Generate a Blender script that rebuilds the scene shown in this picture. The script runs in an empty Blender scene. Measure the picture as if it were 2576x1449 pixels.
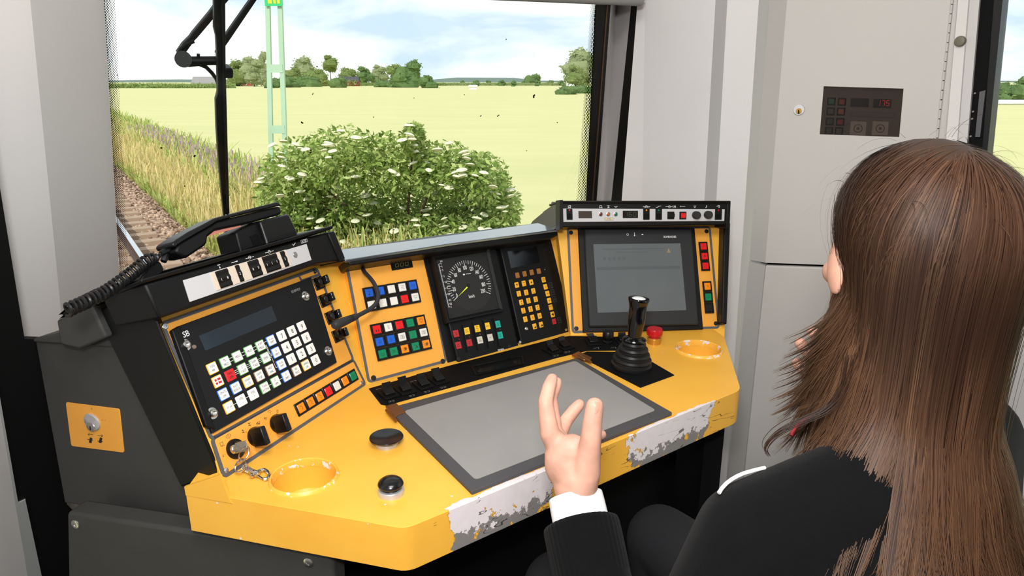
import bpy, bmesh, math, random
from mathutils import Vector, Matrix, noise as mnoise

# ------------------------------------------------------------------ camera
FPX, CX, CY = 1750.0, 1288.0, 724.5
TILT = math.atan(521.5 / FPX)
EYE = Vector((0, 0, 1.36))
scn = bpy.context.scene
COL = scn.collection
cam = bpy.data.cameras.new('camera')
cam.sensor_width = 36.0
cam.lens = FPX * 36.0 / 2576.0
cam.clip_start = 0.02
cam.clip_end = 5000
cam_ob = bpy.data.objects.new('camera', cam)
COL.objects.link(cam_ob)
cam_ob.location = EYE
cam_ob.rotation_euler = (math.pi / 2 - TILT, 0, 0)
scn.camera = cam_ob

# ------------------------------------------------------------------ exposure, sky, sun, lamps
scn.view_settings.view_transform = 'Standard'
scn.view_settings.look = 'None'
scn.view_settings.exposure = 0.0
scn.view_settings.gamma = 1.0
scn.view_settings.use_curve_mapping = False
SKY_STRENGTH = 1.2
SUN_STRENGTH = 3.2
CEIL_WATT = 17.5
FLASH_WATT = 13.5

wd = bpy.data.worlds.new('sky')
scn.world = wd
wd.use_nodes = True
nt = wd.node_tree
nt.nodes.clear()
def wn(t, **k):
    n = nt.nodes.new(t)
    for a, b in k.items(): setattr(n, a, b)
    return n
w_tc = wn('ShaderNodeTexCoord')
w_map = wn('ShaderNodeMapping')
w_map.inputs['Scale'].default_value = (1.0, 1.0, 3.6)
w_no = wn('ShaderNodeTexNoise')
w_no.inputs['Scale'].default_value = 3.1
w_no.inputs['Detail'].default_value = 7
w_no.inputs['Roughness'].default_value = 0.55
w_no.inputs['Distortion'].default_value = 0.3
w_ra = wn('ShaderNodeValToRGB')
w_ra.color_ramp.elements[0].position = 0.40
w_ra.color_ramp.elements[0].color = (0.62, 0.76, 0.95, 1)
w_ra.color_ramp.elements[1].position = 0.56
w_ra.color_ramp.elements[1].color = (1.0, 1.0, 1.0, 1)
w_e = w_ra.color_ramp.elements.new(0.50); w_e.color = (0.90, 0.96, 1.0, 1)
w_bg = wn('ShaderNodeBackground')
w_bg.inputs['Strength'].default_value = SKY_STRENGTH
w_out = wn('ShaderNodeOutputWorld')
L = nt.links.new
L(w_tc.outputs['Generated'], w_map.inputs['Vector'])
L(w_map.outputs['Vector'], w_no.inputs['Vector'])
L(w_no.outputs['Fac'], w_ra.inputs['Fac'])
L(w_ra.outputs['Color'], w_bg.inputs['Color'])
L(w_bg.outputs['Background'], w_out.inputs['Surface'])

def lamp(name, kind, loc, target, energy, color=(1, 1, 1), **k):
    d = bpy.data.lights.new(name, kind)
    d.energy = energy; d.color = color
    for a, b in k.items(): setattr(d, a, b)
    o = bpy.data.objects.new(name, d)
    COL.objects.link(o)
    o.location = loc
    o.rotation_euler = (Vector(target) - Vector(loc)).to_track_quat('-Z', 'Y').to_euler()
    return o
lamp('sun', 'SUN', (-20, -40, 50), (0, 20, 0), SUN_STRENGTH, (1.0, 0.96, 0.88), angle=0.02)
lamp('cab_ceiling_lamp', 'AREA', (0.05, 0.10, 2.12), (0.0, 0.75, 0.7), CEIL_WATT, (1.0, 0.98, 0.97), shape='RECTANGLE', size=0.7, size_y=0.45)
lamp('camera_flash', 'AREA', (-0.04, -0.06, 1.58), (0.0, 1.2, 0.92), FLASH_WATT, (1.0, 0.985, 0.975), shape='RECTANGLE', size=0.16, size_y=0.10)

# ------------------------------------------------------------------ helpers
R = random.Random(11)
CT, ST = math.cos(TILT), math.sin(TILT)
def ray(px, py):
    x, y = (px - CX) / FPX, (CY - py) / FPX
    return Vector((x, CT + y * ST, -ST + y * CT))
def zpt(px, py, z):
    d = ray(px, py); return EYE + d * ((z - EYE.z) / d.z)
def ypt(px, py, y):
    d = ray(px, py); return EYE + d * (y / d.y)
def proj(P):
    v = Vector(P) - EYE
    z = v.y * CT - v.z * ST; yy = v.y * ST + v.z * CT
    return (CX + FPX * v.x / z, CY - FPX * yy / z)
class Plane:
    """A surface in the cab; P() finds the point of it that lies behind a photo position."""
    def __init__(s, p0, n):
        s.p0 = Vector(p0); s.n = Vector(n).normalized()
    def P(s, px, py, h=0.0):
        d = ray(px, py)
        return EYE + d * ((s.p0 + s.n * h - EYE).dot(s.n) / d.dot(s.n))
    def off(s, h): return Plane(s.p0 + s.n * h, s.n)

def solve(A, b):
    n = len(b); M = [r[:] + [v] for r, v in zip(A, b)]
    for i in range(n):
        p = max(range(i, n), key=lambda k: abs(M[k][i])); M[i], M[p] = M[p], M[i]
        for k in range(n):
            if k != i:
                q = M[k][i] / M[i][i]
                M[k] = [a - q * c for a, c in zip(M[k], M[i])]
    return [M[i][n] / M[i][i] for i in range(n)]
def homog(src, dst):
    A, b = [], []
    for (x, y), (u, v) in zip(src, dst):
        A.append([x, y, 1, 0, 0, 0, -u * x, -u * y]); b.append(u)
        A.append([0, 0, 0, x, y, 1, -v * x, -v * y]); b.append(v)
    return solve(A, b) + [1.0]
def happ(H, x, y):
    w = H[6] * x + H[7] * y + H[8]
    return ((H[0] * x + H[1] * y + H[2]) / w, (H[3] * x + H[4] * y + H[5]) / w)
class Grid:
    """Panel area: s runs right and t down, in millimetres, h outward in millimetres."""
    def __init__(s, plane, c4, h0=0.0):
        s.pl = plane.off(h0 / 1000.0)
        p = [s.pl.P(*c) for c in c4]
        s.W = ((p[1] - p[0]).length + (p[2] - p[3]).length) * 500
        s.H = ((p[3] - p[0]).length + (p[2] - p[1]).length) * 500
        src = [(0, 0), (s.W, 0), (s.W, s.H), (0, s.H)]
        s.h = homog(src, c4); s.hi = homog(c4, src); s.h0 = h0
    def at(s, a, b, h=0.0):
        return s.pl.P(*happ(s.h, a, b)) + s.pl.n * (h / 1000.0)
    def st(s, px, py): return happ(s.hi, px, py)
def sub(g, c4, h0): return Grid(g.pl, c4, h0)

def srgb(r, g, b):
    f = lambda c: (c / 12.92 if c <= 0.04045 else ((c + 0.055) / 1.055) ** 2.4)
    return (f(r / 255), f(g / 255), f(b / 255), 1.0)
MATS = {}
def mat(name, col, rough=0.5, metal=0.0, spec=0.5, bump=0.0, bscale=400.0, var=0.0, vscale=8.0, emit=None, estr=1.0, coat=0.0, trans=0.0, sub=0.0):
    if name in MATS: return MATS[name]
    m = bpy.data.materials.new(name); m.use_nodes = True
    t = m.node_tree; b = t.nodes['Principled BSDF']
    b.inputs['Base Color'].default_value = col
    b.inputs['Roughness'].default_value = rough
    b.inputs['Metallic'].default_value = metal
    b.inputs['Specular IOR Level'].default_value = spec
    b.inputs['Coat Weight'].default_value = coat
    if sub:
        b.inputs['Subsurface Weight'].default_value = sub
        b.inputs['Subsurface Radius'].default_value = (1, .35, .2)
        b.inputs['Subsurface Scale'].default_value = .006
    if emit:
        b.inputs['Emission Color'].default_value = emit
        b.inputs['Emission Strength'].default_value = estr
    if bump or var:
        tc = t.nodes.new('ShaderNodeTexCoord')
    if bump:
        n = t.nodes.new('ShaderNodeTexNoise'); n.inputs['Scale'].default_value = bscale; n.inputs['Detail'].default_value = 3
        bp = t.nodes.new('ShaderNodeBump'); bp.inputs['Strength'].default_value = bump; bp.inputs['Distance'].default_value = 0.001
        t.links.new(tc.outputs['Object'], n.inputs['Vector'])
        t.links.new(n.outputs['Fac'], bp.inputs['Height'])
        t.links.new(bp.outputs['Normal'], b.inputs['Normal'])
    if var:
        n = t.nodes.new('ShaderNodeTexNoise'); n.inputs['Scale'].default_value = vscale; n.inputs['Detail'].default_value = 5
        r = t.nodes.new('ShaderNodeValToRGB')
        r.color_ramp.elements[0].position = 0.3; r.color_ramp.elements[1].position = 0.7
        r.color_ramp.elements[0].color = tuple(c * (1 - var) for c in col[:3]) + (1,)
        r.color_ramp.elements[1].color = tuple(min(1, c * (1 + var)) for c in col[:3]) + (1,)
        t.links.new(tc.outputs['Object'], n.inputs['Vector'])
        t.links.new(n.outputs['Fac'], r.inputs['Fac'])
        t.links.new(r.outputs['Color'], b.inputs['Base Color'])
    MATS[name] = m
    return m

class MB:
    def __init__(s): s.v = []; s.f = []; s.mi = []; s.cur = 0
    def add(s, vs, fs):
        o = len(s.v); s.v += [tuple(p) for p in vs]
        for f in fs: s.f.append(tuple(i + o for i in f)); s.mi.append(s.cur)
    def rings(s, rs, cap0=True, cap1=True, closed=True):
        n = len(rs[0]); o = len(s.v)
        for r in rs: s.v += [tuple(p) for p in r]
        for k in range(len(rs) - 1):
            for i in range(n if closed else n - 1):
                j = (i + 1) % n
                s.f.append((o + k * n + i, o + k * n + j, o + (k + 1) * n + j, o + (k + 1) * n + i)); s.mi.append(s.cur)
        if cap0: s.f.append(tuple(o + i for i in range(n))); s.mi.append(s.cur)
        if cap1: s.f.append(tuple(o + (len(rs) - 1) * n + i for i in range(n))); s.mi.append(s.cur)
    def prism(s, pl, poly, h0, h1):
        """poly in photo positions on plane pl, thickness from h0 to h1 metres along its normal"""
        b = [pl.P(*p) for p in poly]
        s.rings([[p + pl.n * h0 for p in b], [p + pl.n * h1 for p in b]])
    def slab(s, pts, vec):
        vec = Vector(vec); s.rings([[Vector(p) for p in pts], [Vector(p) + vec for p in pts]])
    def box(s, c, size, rot=None):
        x, y, z = [k / 2 for k in size]
        pts = [Vector((a * x, b * y, d * z)) for d in (-1, 1) for a, b in ((-1, -1), (1, -1), (1, 1), (-1, 1))]
        if rot: pts = [rot @ p for p in pts]
        pts = [p + Vector(c) for p in pts]
        s.rings([pts[:4], pts[4:]])
    def rbox(s, g, s0, t0, s1, t1, h0, h1, r=1.0, bev=0.5, seg=3):
        r = max(0.01, min(r, (s1 - s0) / 2.01, (t1 - t0) / 2.01))
        def outline(d):
            o = []
            rr = max(r - d, 0.02)
            for cx, cy, a0 in ((s1 - r, t0 + r, -90), (s1 - r, t1 - r, 0), (s0 + r, t1 - r, 90), (s0 + r, t0 + r, 180)):
                for k in range(seg + 1):
                    a = math.radians(a0 + 90 * k / seg)
                    o.append((cx + rr * math.cos(a), cy + rr * math.sin(a)))
            return o
        o0, o1 = outline(0), outline(bev)
        s.rings([[g.at(a, b, h0) for a, b in o0], [g.at(a, b, h1 - bev) for a, b in o0], [g.at(a, b, h1) for a, b in o1]], cap0=False)
    def frame(s, g, s0, t0, s1, t1, w, h0, h1, r=2.0, seg=3, hin=None):
        """raised rectangular band"""
        hin = h0 if hin is None else hin
        def outline(d, rr):
            o = []
            for cx, cy, a0 in ((s1 - r, t0 + r, -90), (s1 - r, t1 - r, 0), (s0 + r, t1 - r, 90), (s0 + r, t0 + r, 180)):
                for k in range(seg + 1):
                    a = math.radians(a0 + 90 * k / seg)
                    sx = 1 if math.cos(math.radians(a0 + 45)) > 0 else -1
                    sy = 1 if math.sin(math.radians(a0 + 45)) > 0 else -1
                    o.append((cx - d * sx * 0 + (rr) * math.cos(a) - (0 if rr > 0.05 else 0), cy + rr * math.sin(a)))
            return o
        A = outline(0, r)
        q = max(r - w, 0.05); d = w - (r - q)
        B = []
        for (cx, cy, a0, dx, dy) in ((s1 - r - d, t0 + r + d, -90, 0, 0), (s1 - r - d, t1 - r - d, 0, 0, 0), (s0 + r + d, t1 - r - d, 90, 0, 0), (s0 + r + d, t0 + r + d, 180, 0, 0)):
            for k in range(seg + 1):
                a = math.radians(a0 + 90 * k / seg)
                B.append((cx + q * math.cos(a), cy + q * math.sin(a)))
        s.rings([[g.at(a, b, h0) for a, b in A], [g.at(a, b, h1) for a, b in A], [g.at(a, b, h1) for a, b in B], [g.at(a, b, hin) for a, b in B]], cap0=False, cap1=False)
    def lathe(s, base, axis, prof, n=24, xdir=None, sx=1.0, sy=1.0, cap0=True, cap1=True):
        ax = Vector(axis).normalized()
        x = (Vector(xdir) if xdir is not None else ax.orthogonal()); x = (x - ax * x.dot(ax)).normalized(); y = ax.cross(x)
        rs = []
        for r, h in prof:
            rs.append([Vector(base) + ax * h + x * (r * sx * math.cos(2 * math.pi * k / n)) + y * (r * sy * math.sin(2 * math.pi * k / n)) for k in range(n)])
        s.rings(rs, cap0, cap1)
    def tube(s, pts, rad, n=8, cap=True):
        pts = [Vector(p) for p in pts]
        rad = rad if isinstance(rad, (list, tuple)) else [rad] * len(pts)
        rs = []; up = None
        for i, p in enumerate(pts):
            t = (pts[min(i + 1, len(pts) - 1)] - pts[max(i - 1, 0)])
            t = t.normalized() if t.length > 1e-9 else Vector((0, 0, 1))
            if up is None: up = t.orthogonal().normalized()
            up = (up - t * up.dot(t)); up = up.normalized() if up.length > 1e-6 else t.orthogonal().normalized()
            w = t.cross(up)
            rs.append([p + up * (rad[i] * math.cos(2 * math.pi * k / n)) + w * (rad[i] * math.sin(2 * math.pi * k / n)) for k in range(n)])
        s.rings(rs, cap, cap)
    def stroke(s, g, pl, w, h=0.15):
        """flat printed line along a list of (s,t)"""
        for (a, b), (c, d) in zip(pl[:-1], pl[1:]):
            l = math.hypot(c - a, d - b)
            if l < 1e-6: continue
            nx, ny = -(d - b) / l * w / 2, (c - a) / l * w / 2
            ex, ey = (c - a) / l * w * .3, (d - b) / l * w * .3
            s.add([g.at(a + nx - ex, b + ny - ey, h), g.at(a - nx - ex, b - ny - ey, h), g.at(c - nx + ex, d - ny + ey, h), g.at(c + nx + ex, d + ny + ey, h)], [(0, 1, 2, 3)])
    def poly(s, g, pts, h=0.15):
        s.add([g.at(a, b, h) for a, b in pts], [tuple(range(len(pts)))])
    def disc(s, g, c, r, h=0.15, n=20, ry=None):
        s.poly(g, [(c[0] + r * math.cos(2 * math.pi * k / n), c[1] + (ry or r) * math.sin(2 * math.pi * k / n)) for k in range(n)], h)
    def ringp(s, g, c, r, w, h=0.15, n=24, a0=0, a1=360):
        pts = [(c[0] + r * math.cos(math.radians(a0 + (a1 - a0) * k / n)), c[1] + r * math.sin(math.radians(a0 + (a1 - a0) * k / n))) for k in range(n + 1)]
        s.stroke(g, pts, w, h)
    def text(s, g, txt, a, b, size, h=0.2, align='C', xs=1.0, rot=0.0, sp=0.06, lead=1.1):
        lines = txt.split('\n')
        for li, ln in enumerate(lines):
            wd = sum(GLY[c][2] + sp for c in ln) - sp
            x = {'C': -wd / 2, 'L': 0, 'R': -wd}[align]
            y0 = (li - (len(lines) - 1) / 2) * lead
            ca, sa = math.cos(rot), math.sin(rot)
            for c in ln:
                vs, fs, adv = GLY[c]
                if vs:
                    P = []
                    for vx, vy in vs:
                        X = (x + vx) * size * xs; Y = (y0 + 0.36 - vy) * size
                        P.append(g.at(a + X * ca - Y * sa, b + X * sa + Y * ca, h))
                    s.add(P, fs)
                x += adv + sp

def build(name, mb, m, parent=None, sharp=0.6, smooth=True, recalc=True, mod=None):
    me = bpy.data.meshes.new(name)
    org = parent.matrix_world.translation if parent is not None else Vector((0, 0, 0))
    if parent is None and mb.v:
        xs = [p[0] for p in mb.v]; ys = [p[1] for p in mb.v]; zs = [p[2] for p in mb.v]
        org = Vector(((min(xs) + max(xs)) / 2, (min(ys) + max(ys)) / 2, min(zs)))
    me.from_pydata([(p[0] - org[0], p[1] - org[1], p[2] - org[2]) for p in mb.v], [], mb.f)
    for k in (m if isinstance(m, (list, tuple)) else [m]): me.materials.append(k)
    if any(mb.mi): me.polygons.foreach_set('material_index', mb.mi)
    if recalc:
        bm = bmesh.new(); bm.from_mesh(me); bmesh.ops.recalc_face_normals(bm, faces=bm.faces); bm.to_mesh(me); bm.free()
    if smooth:
        me.polygons.foreach_set('use_smooth', [True] * len(me.polygons))
        me.set_sharp_from_angle(angle=sharp)
    me.update()
    o = bpy.data.objects.new(name, me); COL.objects.link(o)
    if name in ('printed_symbols', 'symbols', 'dial_markings', 'key_link_lines', 'key_outlines', 'branches', 'screen_image', 'symbol'): o['kind'] = 'stuff'
    if parent is not None:
        o.parent = parent
        o.matrix_world = Matrix.Translation(org)
    else:
        o.location = org
        o.matrix_world = Matrix.Translation(org)
    if mod:
        bv = o.modifiers.new('bevel', 'BEVEL'); bv.width = mod; bv.segments = 2; bv.limit_method = 'ANGLE'; bv.angle_limit = 0.6
    return o
def thing(name, label, cat, loc, group=None):
    o = bpy.data.objects.new(name, None); COL.objects.link(o)
    o.empty_display_size = 0.02
    o.location = loc; o.matrix_world = Matrix.Translation(Vector(loc))
    return tag(o, label, cat, group)
def tag(o, label=None, cat=None, group=None, kind=None):
    if label: o['label'] = label
    if cat: o['category'] = cat
    if group: o['group'] = group
    if kind: o['kind'] = kind
    return o

# glyph outlines, read once from the built-in font
GLY = {}
def load_glyphs():
    chars = "ABCDEFGHIJKLMNOPQRSTUVWXYZabcdefghijklmnopqrstuvwxyz0123456789-+*#!/().,\u00d8\u00c6\u25b2"
    obs = []
    for i, c in enumerate(chars):
        cu = bpy.data.curves.new('g', 'FONT'); cu.body = c; cu.resolution_u = 2; cu.size = 1.0
        o = bpy.data.objects.new('g', cu); COL.objects.link(o); obs.append((c, o))
    dg = bpy.context.evaluated_depsgraph_get()
    for c, o in obs:
        me = o.evaluated_get(dg).to_mesh()
        vs = [(v.co.x, v.co.y) for v in me.vertices]; fs = [tuple(p.vertices) for p in me.polygons]
        if vs:
            x0 = min(v[0] for v in vs); vs = [(x - x0, y) for x, y in vs]; adv = max(v[0] for v in vs)
        else: adv = 0.3
        GLY[c] = (vs, fs, adv)
        o.evaluated_get(dg).to_mesh_clear()
    for c, o in obs:
        cu = o.data; bpy.data.objects.remove(o); bpy.data.curves.remove(cu)
    GLY[' '] = ([], [], 0.25)
load_glyphs()

# ------------------------------------------------------------------ directions of the cab
AXF = Vector((-math.sin(math.radians(34)), math.cos(math.radians(34)), 0))   # the way the train runs
AXR = Vector((math.cos(math.radians(34)), math.sin(math.radians(34)), 0))
DZ = 0.78
DESK = Plane((0, 0, DZ), (0, 0, 1))
def panel(pa, pb, elev, z=DZ):
    a, b = zpt(*pa, z), zpt(*pb, z)
    u = (b - a).normalized(); out = Vector((u.y, -u.x, 0))
    e = math.radians(elev)
    return Plane(a, out * math.cos(e) + Vector((0, 0, 1)) * math.sin(e))
LP = panel((565, 1203), (918, 968), 26)
MP = panel((930, 965), (1121, 912), 28)
RP = panel((1450, 843), (1815, 825), 26)

# ------------------------------------------------------------------ materials
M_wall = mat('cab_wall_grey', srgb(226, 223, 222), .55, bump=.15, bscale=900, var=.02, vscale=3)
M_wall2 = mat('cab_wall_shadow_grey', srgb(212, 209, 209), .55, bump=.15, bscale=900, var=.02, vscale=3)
M_rubber = mat('black_rubber', srgb(8, 8, 8), .5, spec=.3)
M_black = mat('black_powder_coat', srgb(13, 13, 14), .42, bump=.25, bscale=1500, spec=.25)
M_blackm = mat('black_matte', srgb(9, 9, 10), .7, spec=.15)
M_gloss = mat('black_gloss', srgb(10, 10, 12), .12, spec=.6)
M_plastic = mat('black_plastic', srgb(12, 12, 13), .35, spec=.35)
M_grey = mat('desk_body_grey', srgb(60, 60, 58), .55, bump=.3, bscale=1200, spec=.3, var=.06, vscale=20)
M_trim = mat('grey_trim', srgb(84, 84, 88), .5)
M_orange = mat('orange_panel', srgb(238, 166, 66), .5, bump=.12, bscale=1500, var=.03, vscale=14, spec=.3)
M_steel = mat('steel', srgb(200, 198, 194), .25, metal=1)
M_alu = mat('brushed_aluminium', srgb(205, 205, 206), .38, metal=.6)
M_white = mat('white_print', srgb(236, 236, 236), .6)
M_ink = mat('black_print', srgb(22, 20, 20), .6)
M_strip = mat('light_grey_plate', srgb(196, 196, 199), .45, bump=.1, bscale=800)
# ------------------------------------------------------------------ the setting: cab shell
LEAN = math.radians(18)
WS_N = -AXF * math.cos(LEAN) - Vector((0, 0, 1)) * math.sin(LEAN)
WS = Plane(AXF * 1.72 + Vector((0, 0, 0.95)), WS_N)
def struct(name, mb, m, parent=None, **k):
    o = build(name, mb, m, parent, **k)
    if parent is None: o['kind'] = 'structure'
    return o
def quad_on(pl, c4): return [pl.P(*c) for c in c4]

def edge(px0, py0, px1, py1, y0, y1=None, ya=-260, yb=1560):
    """an upright wall edge, passing through two photo positions at the given depths"""
    y1 = y0 if y1 is None else y1
    a, b = ypt(px0, py0, y0), ypt(px1, py1, y1)
    f = lambda py: (py - py0) / (py1 - py0)
    # extend the 3D line to the wanted heights
    d = b - a
    return (a + d * ((1.82 - a.z) / d.z), a + d * ((0.0 - a.z) / d.z))
def facet_rows(mb, a0, a1, b0, b1, off):
    up_ = Vector((0, 0, .48)); N = 8
    A = [a0 + up_] + [a0.lerp(a1, k / N) for k in range(N + 1)]; B_ = [b0 + up_] + [b0.lerp(b1, k / N) for k in range(N + 1)]
    C_ = 6
    mb.rings([[a.lerp(b, c / C_) for c in range(C_ + 1)] + [b + off, a + off] for a, b in zip(A, B_)])
def facets(name, edges, m, thick=0.004, mats=None):
    mb = MB()
    for k, ((a0, a1), (b0, b1)) in enumerate(zip(edges[:-1], edges[1:])):
        n = (b0 - a0).cross(a1 - a0).normalized()
        if n.dot(EYE - a0) > 0: n = -n
        mb.cur = mats[k] if mats else 0
        facet_rows(mb, a0, a1, b0, b1, n * thick)
    return struct(name, mb, m, sharp=.35)
# windscreen: pane, printed border, seals
e_wl0, e_wl1 = WS.P(262, 0), WS.P(300, 690)
# left pillar: reveal beside the glass, then the face towards the cab
def line_edge(P, Q):
    d = Q - P
    return (P + d * ((1.82 - P.z) / d.z), P + d * ((0.0 - P.z) / d.z))
EL0 = line_edge(e_wl0, e_wl1)
def ws_edge(off, a, b): q = WS.off(off); return line_edge(q.P(*a), q.P(*b))
EL1 = ws_edge(.20, (76, 0), (158, 830))
EL2 = ws_edge(.27, (-77, 0), (60, 850))
EL3 = ws_edge(.60, (-700, 0), (-500, 850))
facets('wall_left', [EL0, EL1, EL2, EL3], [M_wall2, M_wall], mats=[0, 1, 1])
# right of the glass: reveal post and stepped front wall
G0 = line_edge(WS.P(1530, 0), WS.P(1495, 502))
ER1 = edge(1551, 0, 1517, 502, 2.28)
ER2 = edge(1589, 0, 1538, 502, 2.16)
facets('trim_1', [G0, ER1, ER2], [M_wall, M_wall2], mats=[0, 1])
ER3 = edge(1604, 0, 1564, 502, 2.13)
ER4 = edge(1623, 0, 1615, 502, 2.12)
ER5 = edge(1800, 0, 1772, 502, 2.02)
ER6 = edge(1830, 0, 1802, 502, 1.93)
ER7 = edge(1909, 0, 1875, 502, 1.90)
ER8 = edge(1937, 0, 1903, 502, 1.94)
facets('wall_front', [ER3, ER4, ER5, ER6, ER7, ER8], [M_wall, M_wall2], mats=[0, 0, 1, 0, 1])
mb = MB()
facet_rows(mb, ER2[0], ER2[1], ER3[0], ER3[1], Vector((0.01, .03, 0)))
struct('trim_2', mb, M_rubber)

# shell behind the camera so the cab is a closed room
def shell(name, pts, vec, m):
    mb = MB(); mb.slab(pts, vec); return struct(name, mb, m)
def fr(f, r, z): return AXF * f + AXR * r + Vector((0, 0, z))
shell('floor', [fr(-1.3, -.75, 0), fr(2.0, -.75, 0), fr(2.0, 2.2, 0), fr(-1.3, 2.2, 0)], (0, 0, -.05), mat('cab_floor_grey', srgb(40, 40, 42), .8, bump=.2))
shell('ceiling', [fr(-1.3, -.75, 2.3), fr(1.28, -.75, 2.3), fr(1.28, 2.2, 2.3), fr(-1.3, 2.2, 2.3)], (0, 0, .05), mat('ceiling_grey', srgb(210, 208, 204), .7))
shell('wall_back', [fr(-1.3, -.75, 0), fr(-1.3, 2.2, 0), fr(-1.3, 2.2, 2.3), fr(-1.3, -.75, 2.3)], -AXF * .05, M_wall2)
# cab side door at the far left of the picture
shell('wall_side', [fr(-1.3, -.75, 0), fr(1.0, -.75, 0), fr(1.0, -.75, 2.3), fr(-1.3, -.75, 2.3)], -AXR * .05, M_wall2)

# windscreen
M_glass = bpy.data.materials.new('window_glass'); M_glass.use_nodes = True
t = M_glass.node_tree; t.nodes.clear()
o_ = t.nodes.new('ShaderNodeOutputMaterial'); mx = t.nodes.new('ShaderNodeMixShader'); tr = t.nodes.new('ShaderNodeBsdfTransparent')
gl = t.nodes.new('ShaderNodeBsdfGlossy'); gl.inputs['Roughness'].default_value = 0.0
fz = t.nodes.new('ShaderNodeFresnel'); fz.inputs['IOR'].default_value = 1.25
tr.inputs['Color'].default_value = (.97, .99, .97, 1)
t.links.new(fz.outputs[0], mx.inputs[0]); t.links.new(tr.outputs[0], mx.inputs[1]); t.links.new(gl.outputs[0], mx.inputs[2]); t.links.new(mx.outputs[0], o_.inputs['Surface'])

# dotted border print: round dots that shrink towards the clear glass (UV: u across 0..1, v along, in dot pitches)
M_frit = bpy.data.materials.new('dotted_glass_print'); M_frit.use_nodes = True
t = M_frit.node_tree; t.nodes.clear()
def nn(tp, **k):
    n = t.nodes.new(tp)
    for a, b in k.items(): setattr(n, a, b)
    return n
def mth(op, a, b=None):
    n = nn('ShaderNodeMath', operation=op)
    for i, x in enumerate((a, b)):
        if x is None: continue
        if isinstance(x, (int, float)): n.inputs[i].default_value = x
        else: t.links.new(x, n.inputs[i])
    return n.outputs[0]
uv = nn('ShaderNodeUVMap'); sp = nn('ShaderNodeSeparateXYZ'); t.links.new(uv.outputs[0], sp.inputs[0])
NC = 9.0
uu = mth('MULTIPLY', sp.outputs[0], NC); col_i = mth('FLOOR', uu)
vv = mth('ADD', sp.outputs[1], mth('MULTIPLY', mth('MODULO', col_i, 2.0), 0.5))
du = mth('SUBTRACT', mth('FRACT', uu), 0.5); dv = mth('SUBTRACT', mth('FRACT', vv), 0.5)
dist = mth('SQRT', mth('ADD', mth('MULTIPLY', du, du), mth('MULTIPLY', dv, dv)))
rad = mth('SUBTRACT', 0.47, mth('MULTIPLY', sp.outputs[0], 0.24))
inside = mth('LESS_THAN', dist, rad)
o_ = nn('ShaderNodeOutputMaterial'); mx = nn('ShaderNodeMixShader'); tr = nn('ShaderNodeBsdfTransparent'); df = nn('ShaderNodeBsdfDiffuse')
df.inputs['Color'].default_value = (.012, .012, .012, 1)
t.links.new(inside, mx.inputs[0]); t.links.new(tr.outputs[0], mx.inputs[1]); t.links.new(df.outputs[0], mx.inputs[2]); t.links.new(mx.outputs[0], o_.inputs['Surface'])

wl = line_edge(WS.P(262, 0), WS.P(300, 690)); wr = line_edge(WS.P(1530, 0), WS.P(1495, 502))
def at_z(e, z): a, b = e; return a + (b - a) * ((z - a.z) / (b.z - a.z))
ZT, ZB = 1.82, 0.78
mb = MB(); mb.slab([at_z(wl, ZT), at_z(wr, ZT), at_z(wr, ZB), at_z(wl, ZB)], -WS.n * .012)
win1 = struct('window_1', mb, M_glass, smooth=False)
def frit(name, a0, b0, a1, b1, n_v):
    """a: solid side, b: clear side; top, bottom"""
    me = bpy.data.meshes.new(name)
    q = [a0 + WS.n * .001, b0 + WS.n * .001, b1 + WS.n * .001, a1 + WS.n * .001]
    me.from_pydata([tuple(p) for p in q], [], [(0, 1, 2, 3)])
    uvl = me.uv_layers.new(name='UVMap')
    for i, c in enumerate([(0, n_v), (1, n_v), (1, 0), (0, 0)]): uvl.data[i].uv = c
    me.materials.append(M_frit)
    o = bpy.data.objects.new(name, me); COL.objects.link(o); o.parent = win1; o.matrix_world = Matrix.Identity(4)
    return o
bpy.context.view_layer.update()
frit('dotted_border', WS.P(258, -60), WS.P(286, -60), WS.P(303, 730), WS.P(325, 730), 135)
frit('dotted_border', WS.P(1500, -20), WS.P(1488, -20), WS.P(1475, 520), WS.P(1448, 520), 60)
wl2 = line_edge(WS.P(1498, 0), WS.P(1474, 502))
mb = MB(); mb.slab([at_z(wl2, ZT), at_z(wr, ZT), at_z(wr, ZB), at_z(wl2, ZB)], WS.n * .012)
build('glass_seal', mb, M_rubber, win1)
mb = MB(); mb.slab([WS.P(1519, 10), WS.P(1522, 10), WS.P(1484.5, 520), WS.P(1481.5, 520)], WS.n * .0135)
build('seal_line', mb, mat('sealant_brown', srgb(74, 50, 22), .6), win1)
# header with rolled blind above the glass
zt = WS.P(1430, -3)
mb = MB(); A, B = WS.P(150, -60), WS.P(1620, 6)
hd = (B - A).normalized()
mb.slab([A + WS.n * .005, B + WS.n * .005, B + WS.n * .005 + Vector((0, 0, .9)), A + WS.n * .005 + Vector((0, 0, .9))], -WS.n * .05)
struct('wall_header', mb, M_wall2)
P0, P1 = WS.P(850, -30), WS.P(1592, 4)
mb = MB(); mb.tube([P0 + WS.n * .03 + Vector((0, 0, .012)), P1 + WS.n * .03 + Vector((0, 0, .012))], .017, 14)
o = build('roller_blind', mb, mat('blind_fabric', srgb(150, 148, 146), .8, bump=.3, bscale=1500)); tag(o, 'grey rolled-up sun blind along the top right of the windscreen', 'blind')
mb = MB(); mb.prism(WS.off(.012), [(262, -60), (300, -60), (1560, 0), (1560, -40)], 0, .01)

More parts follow.
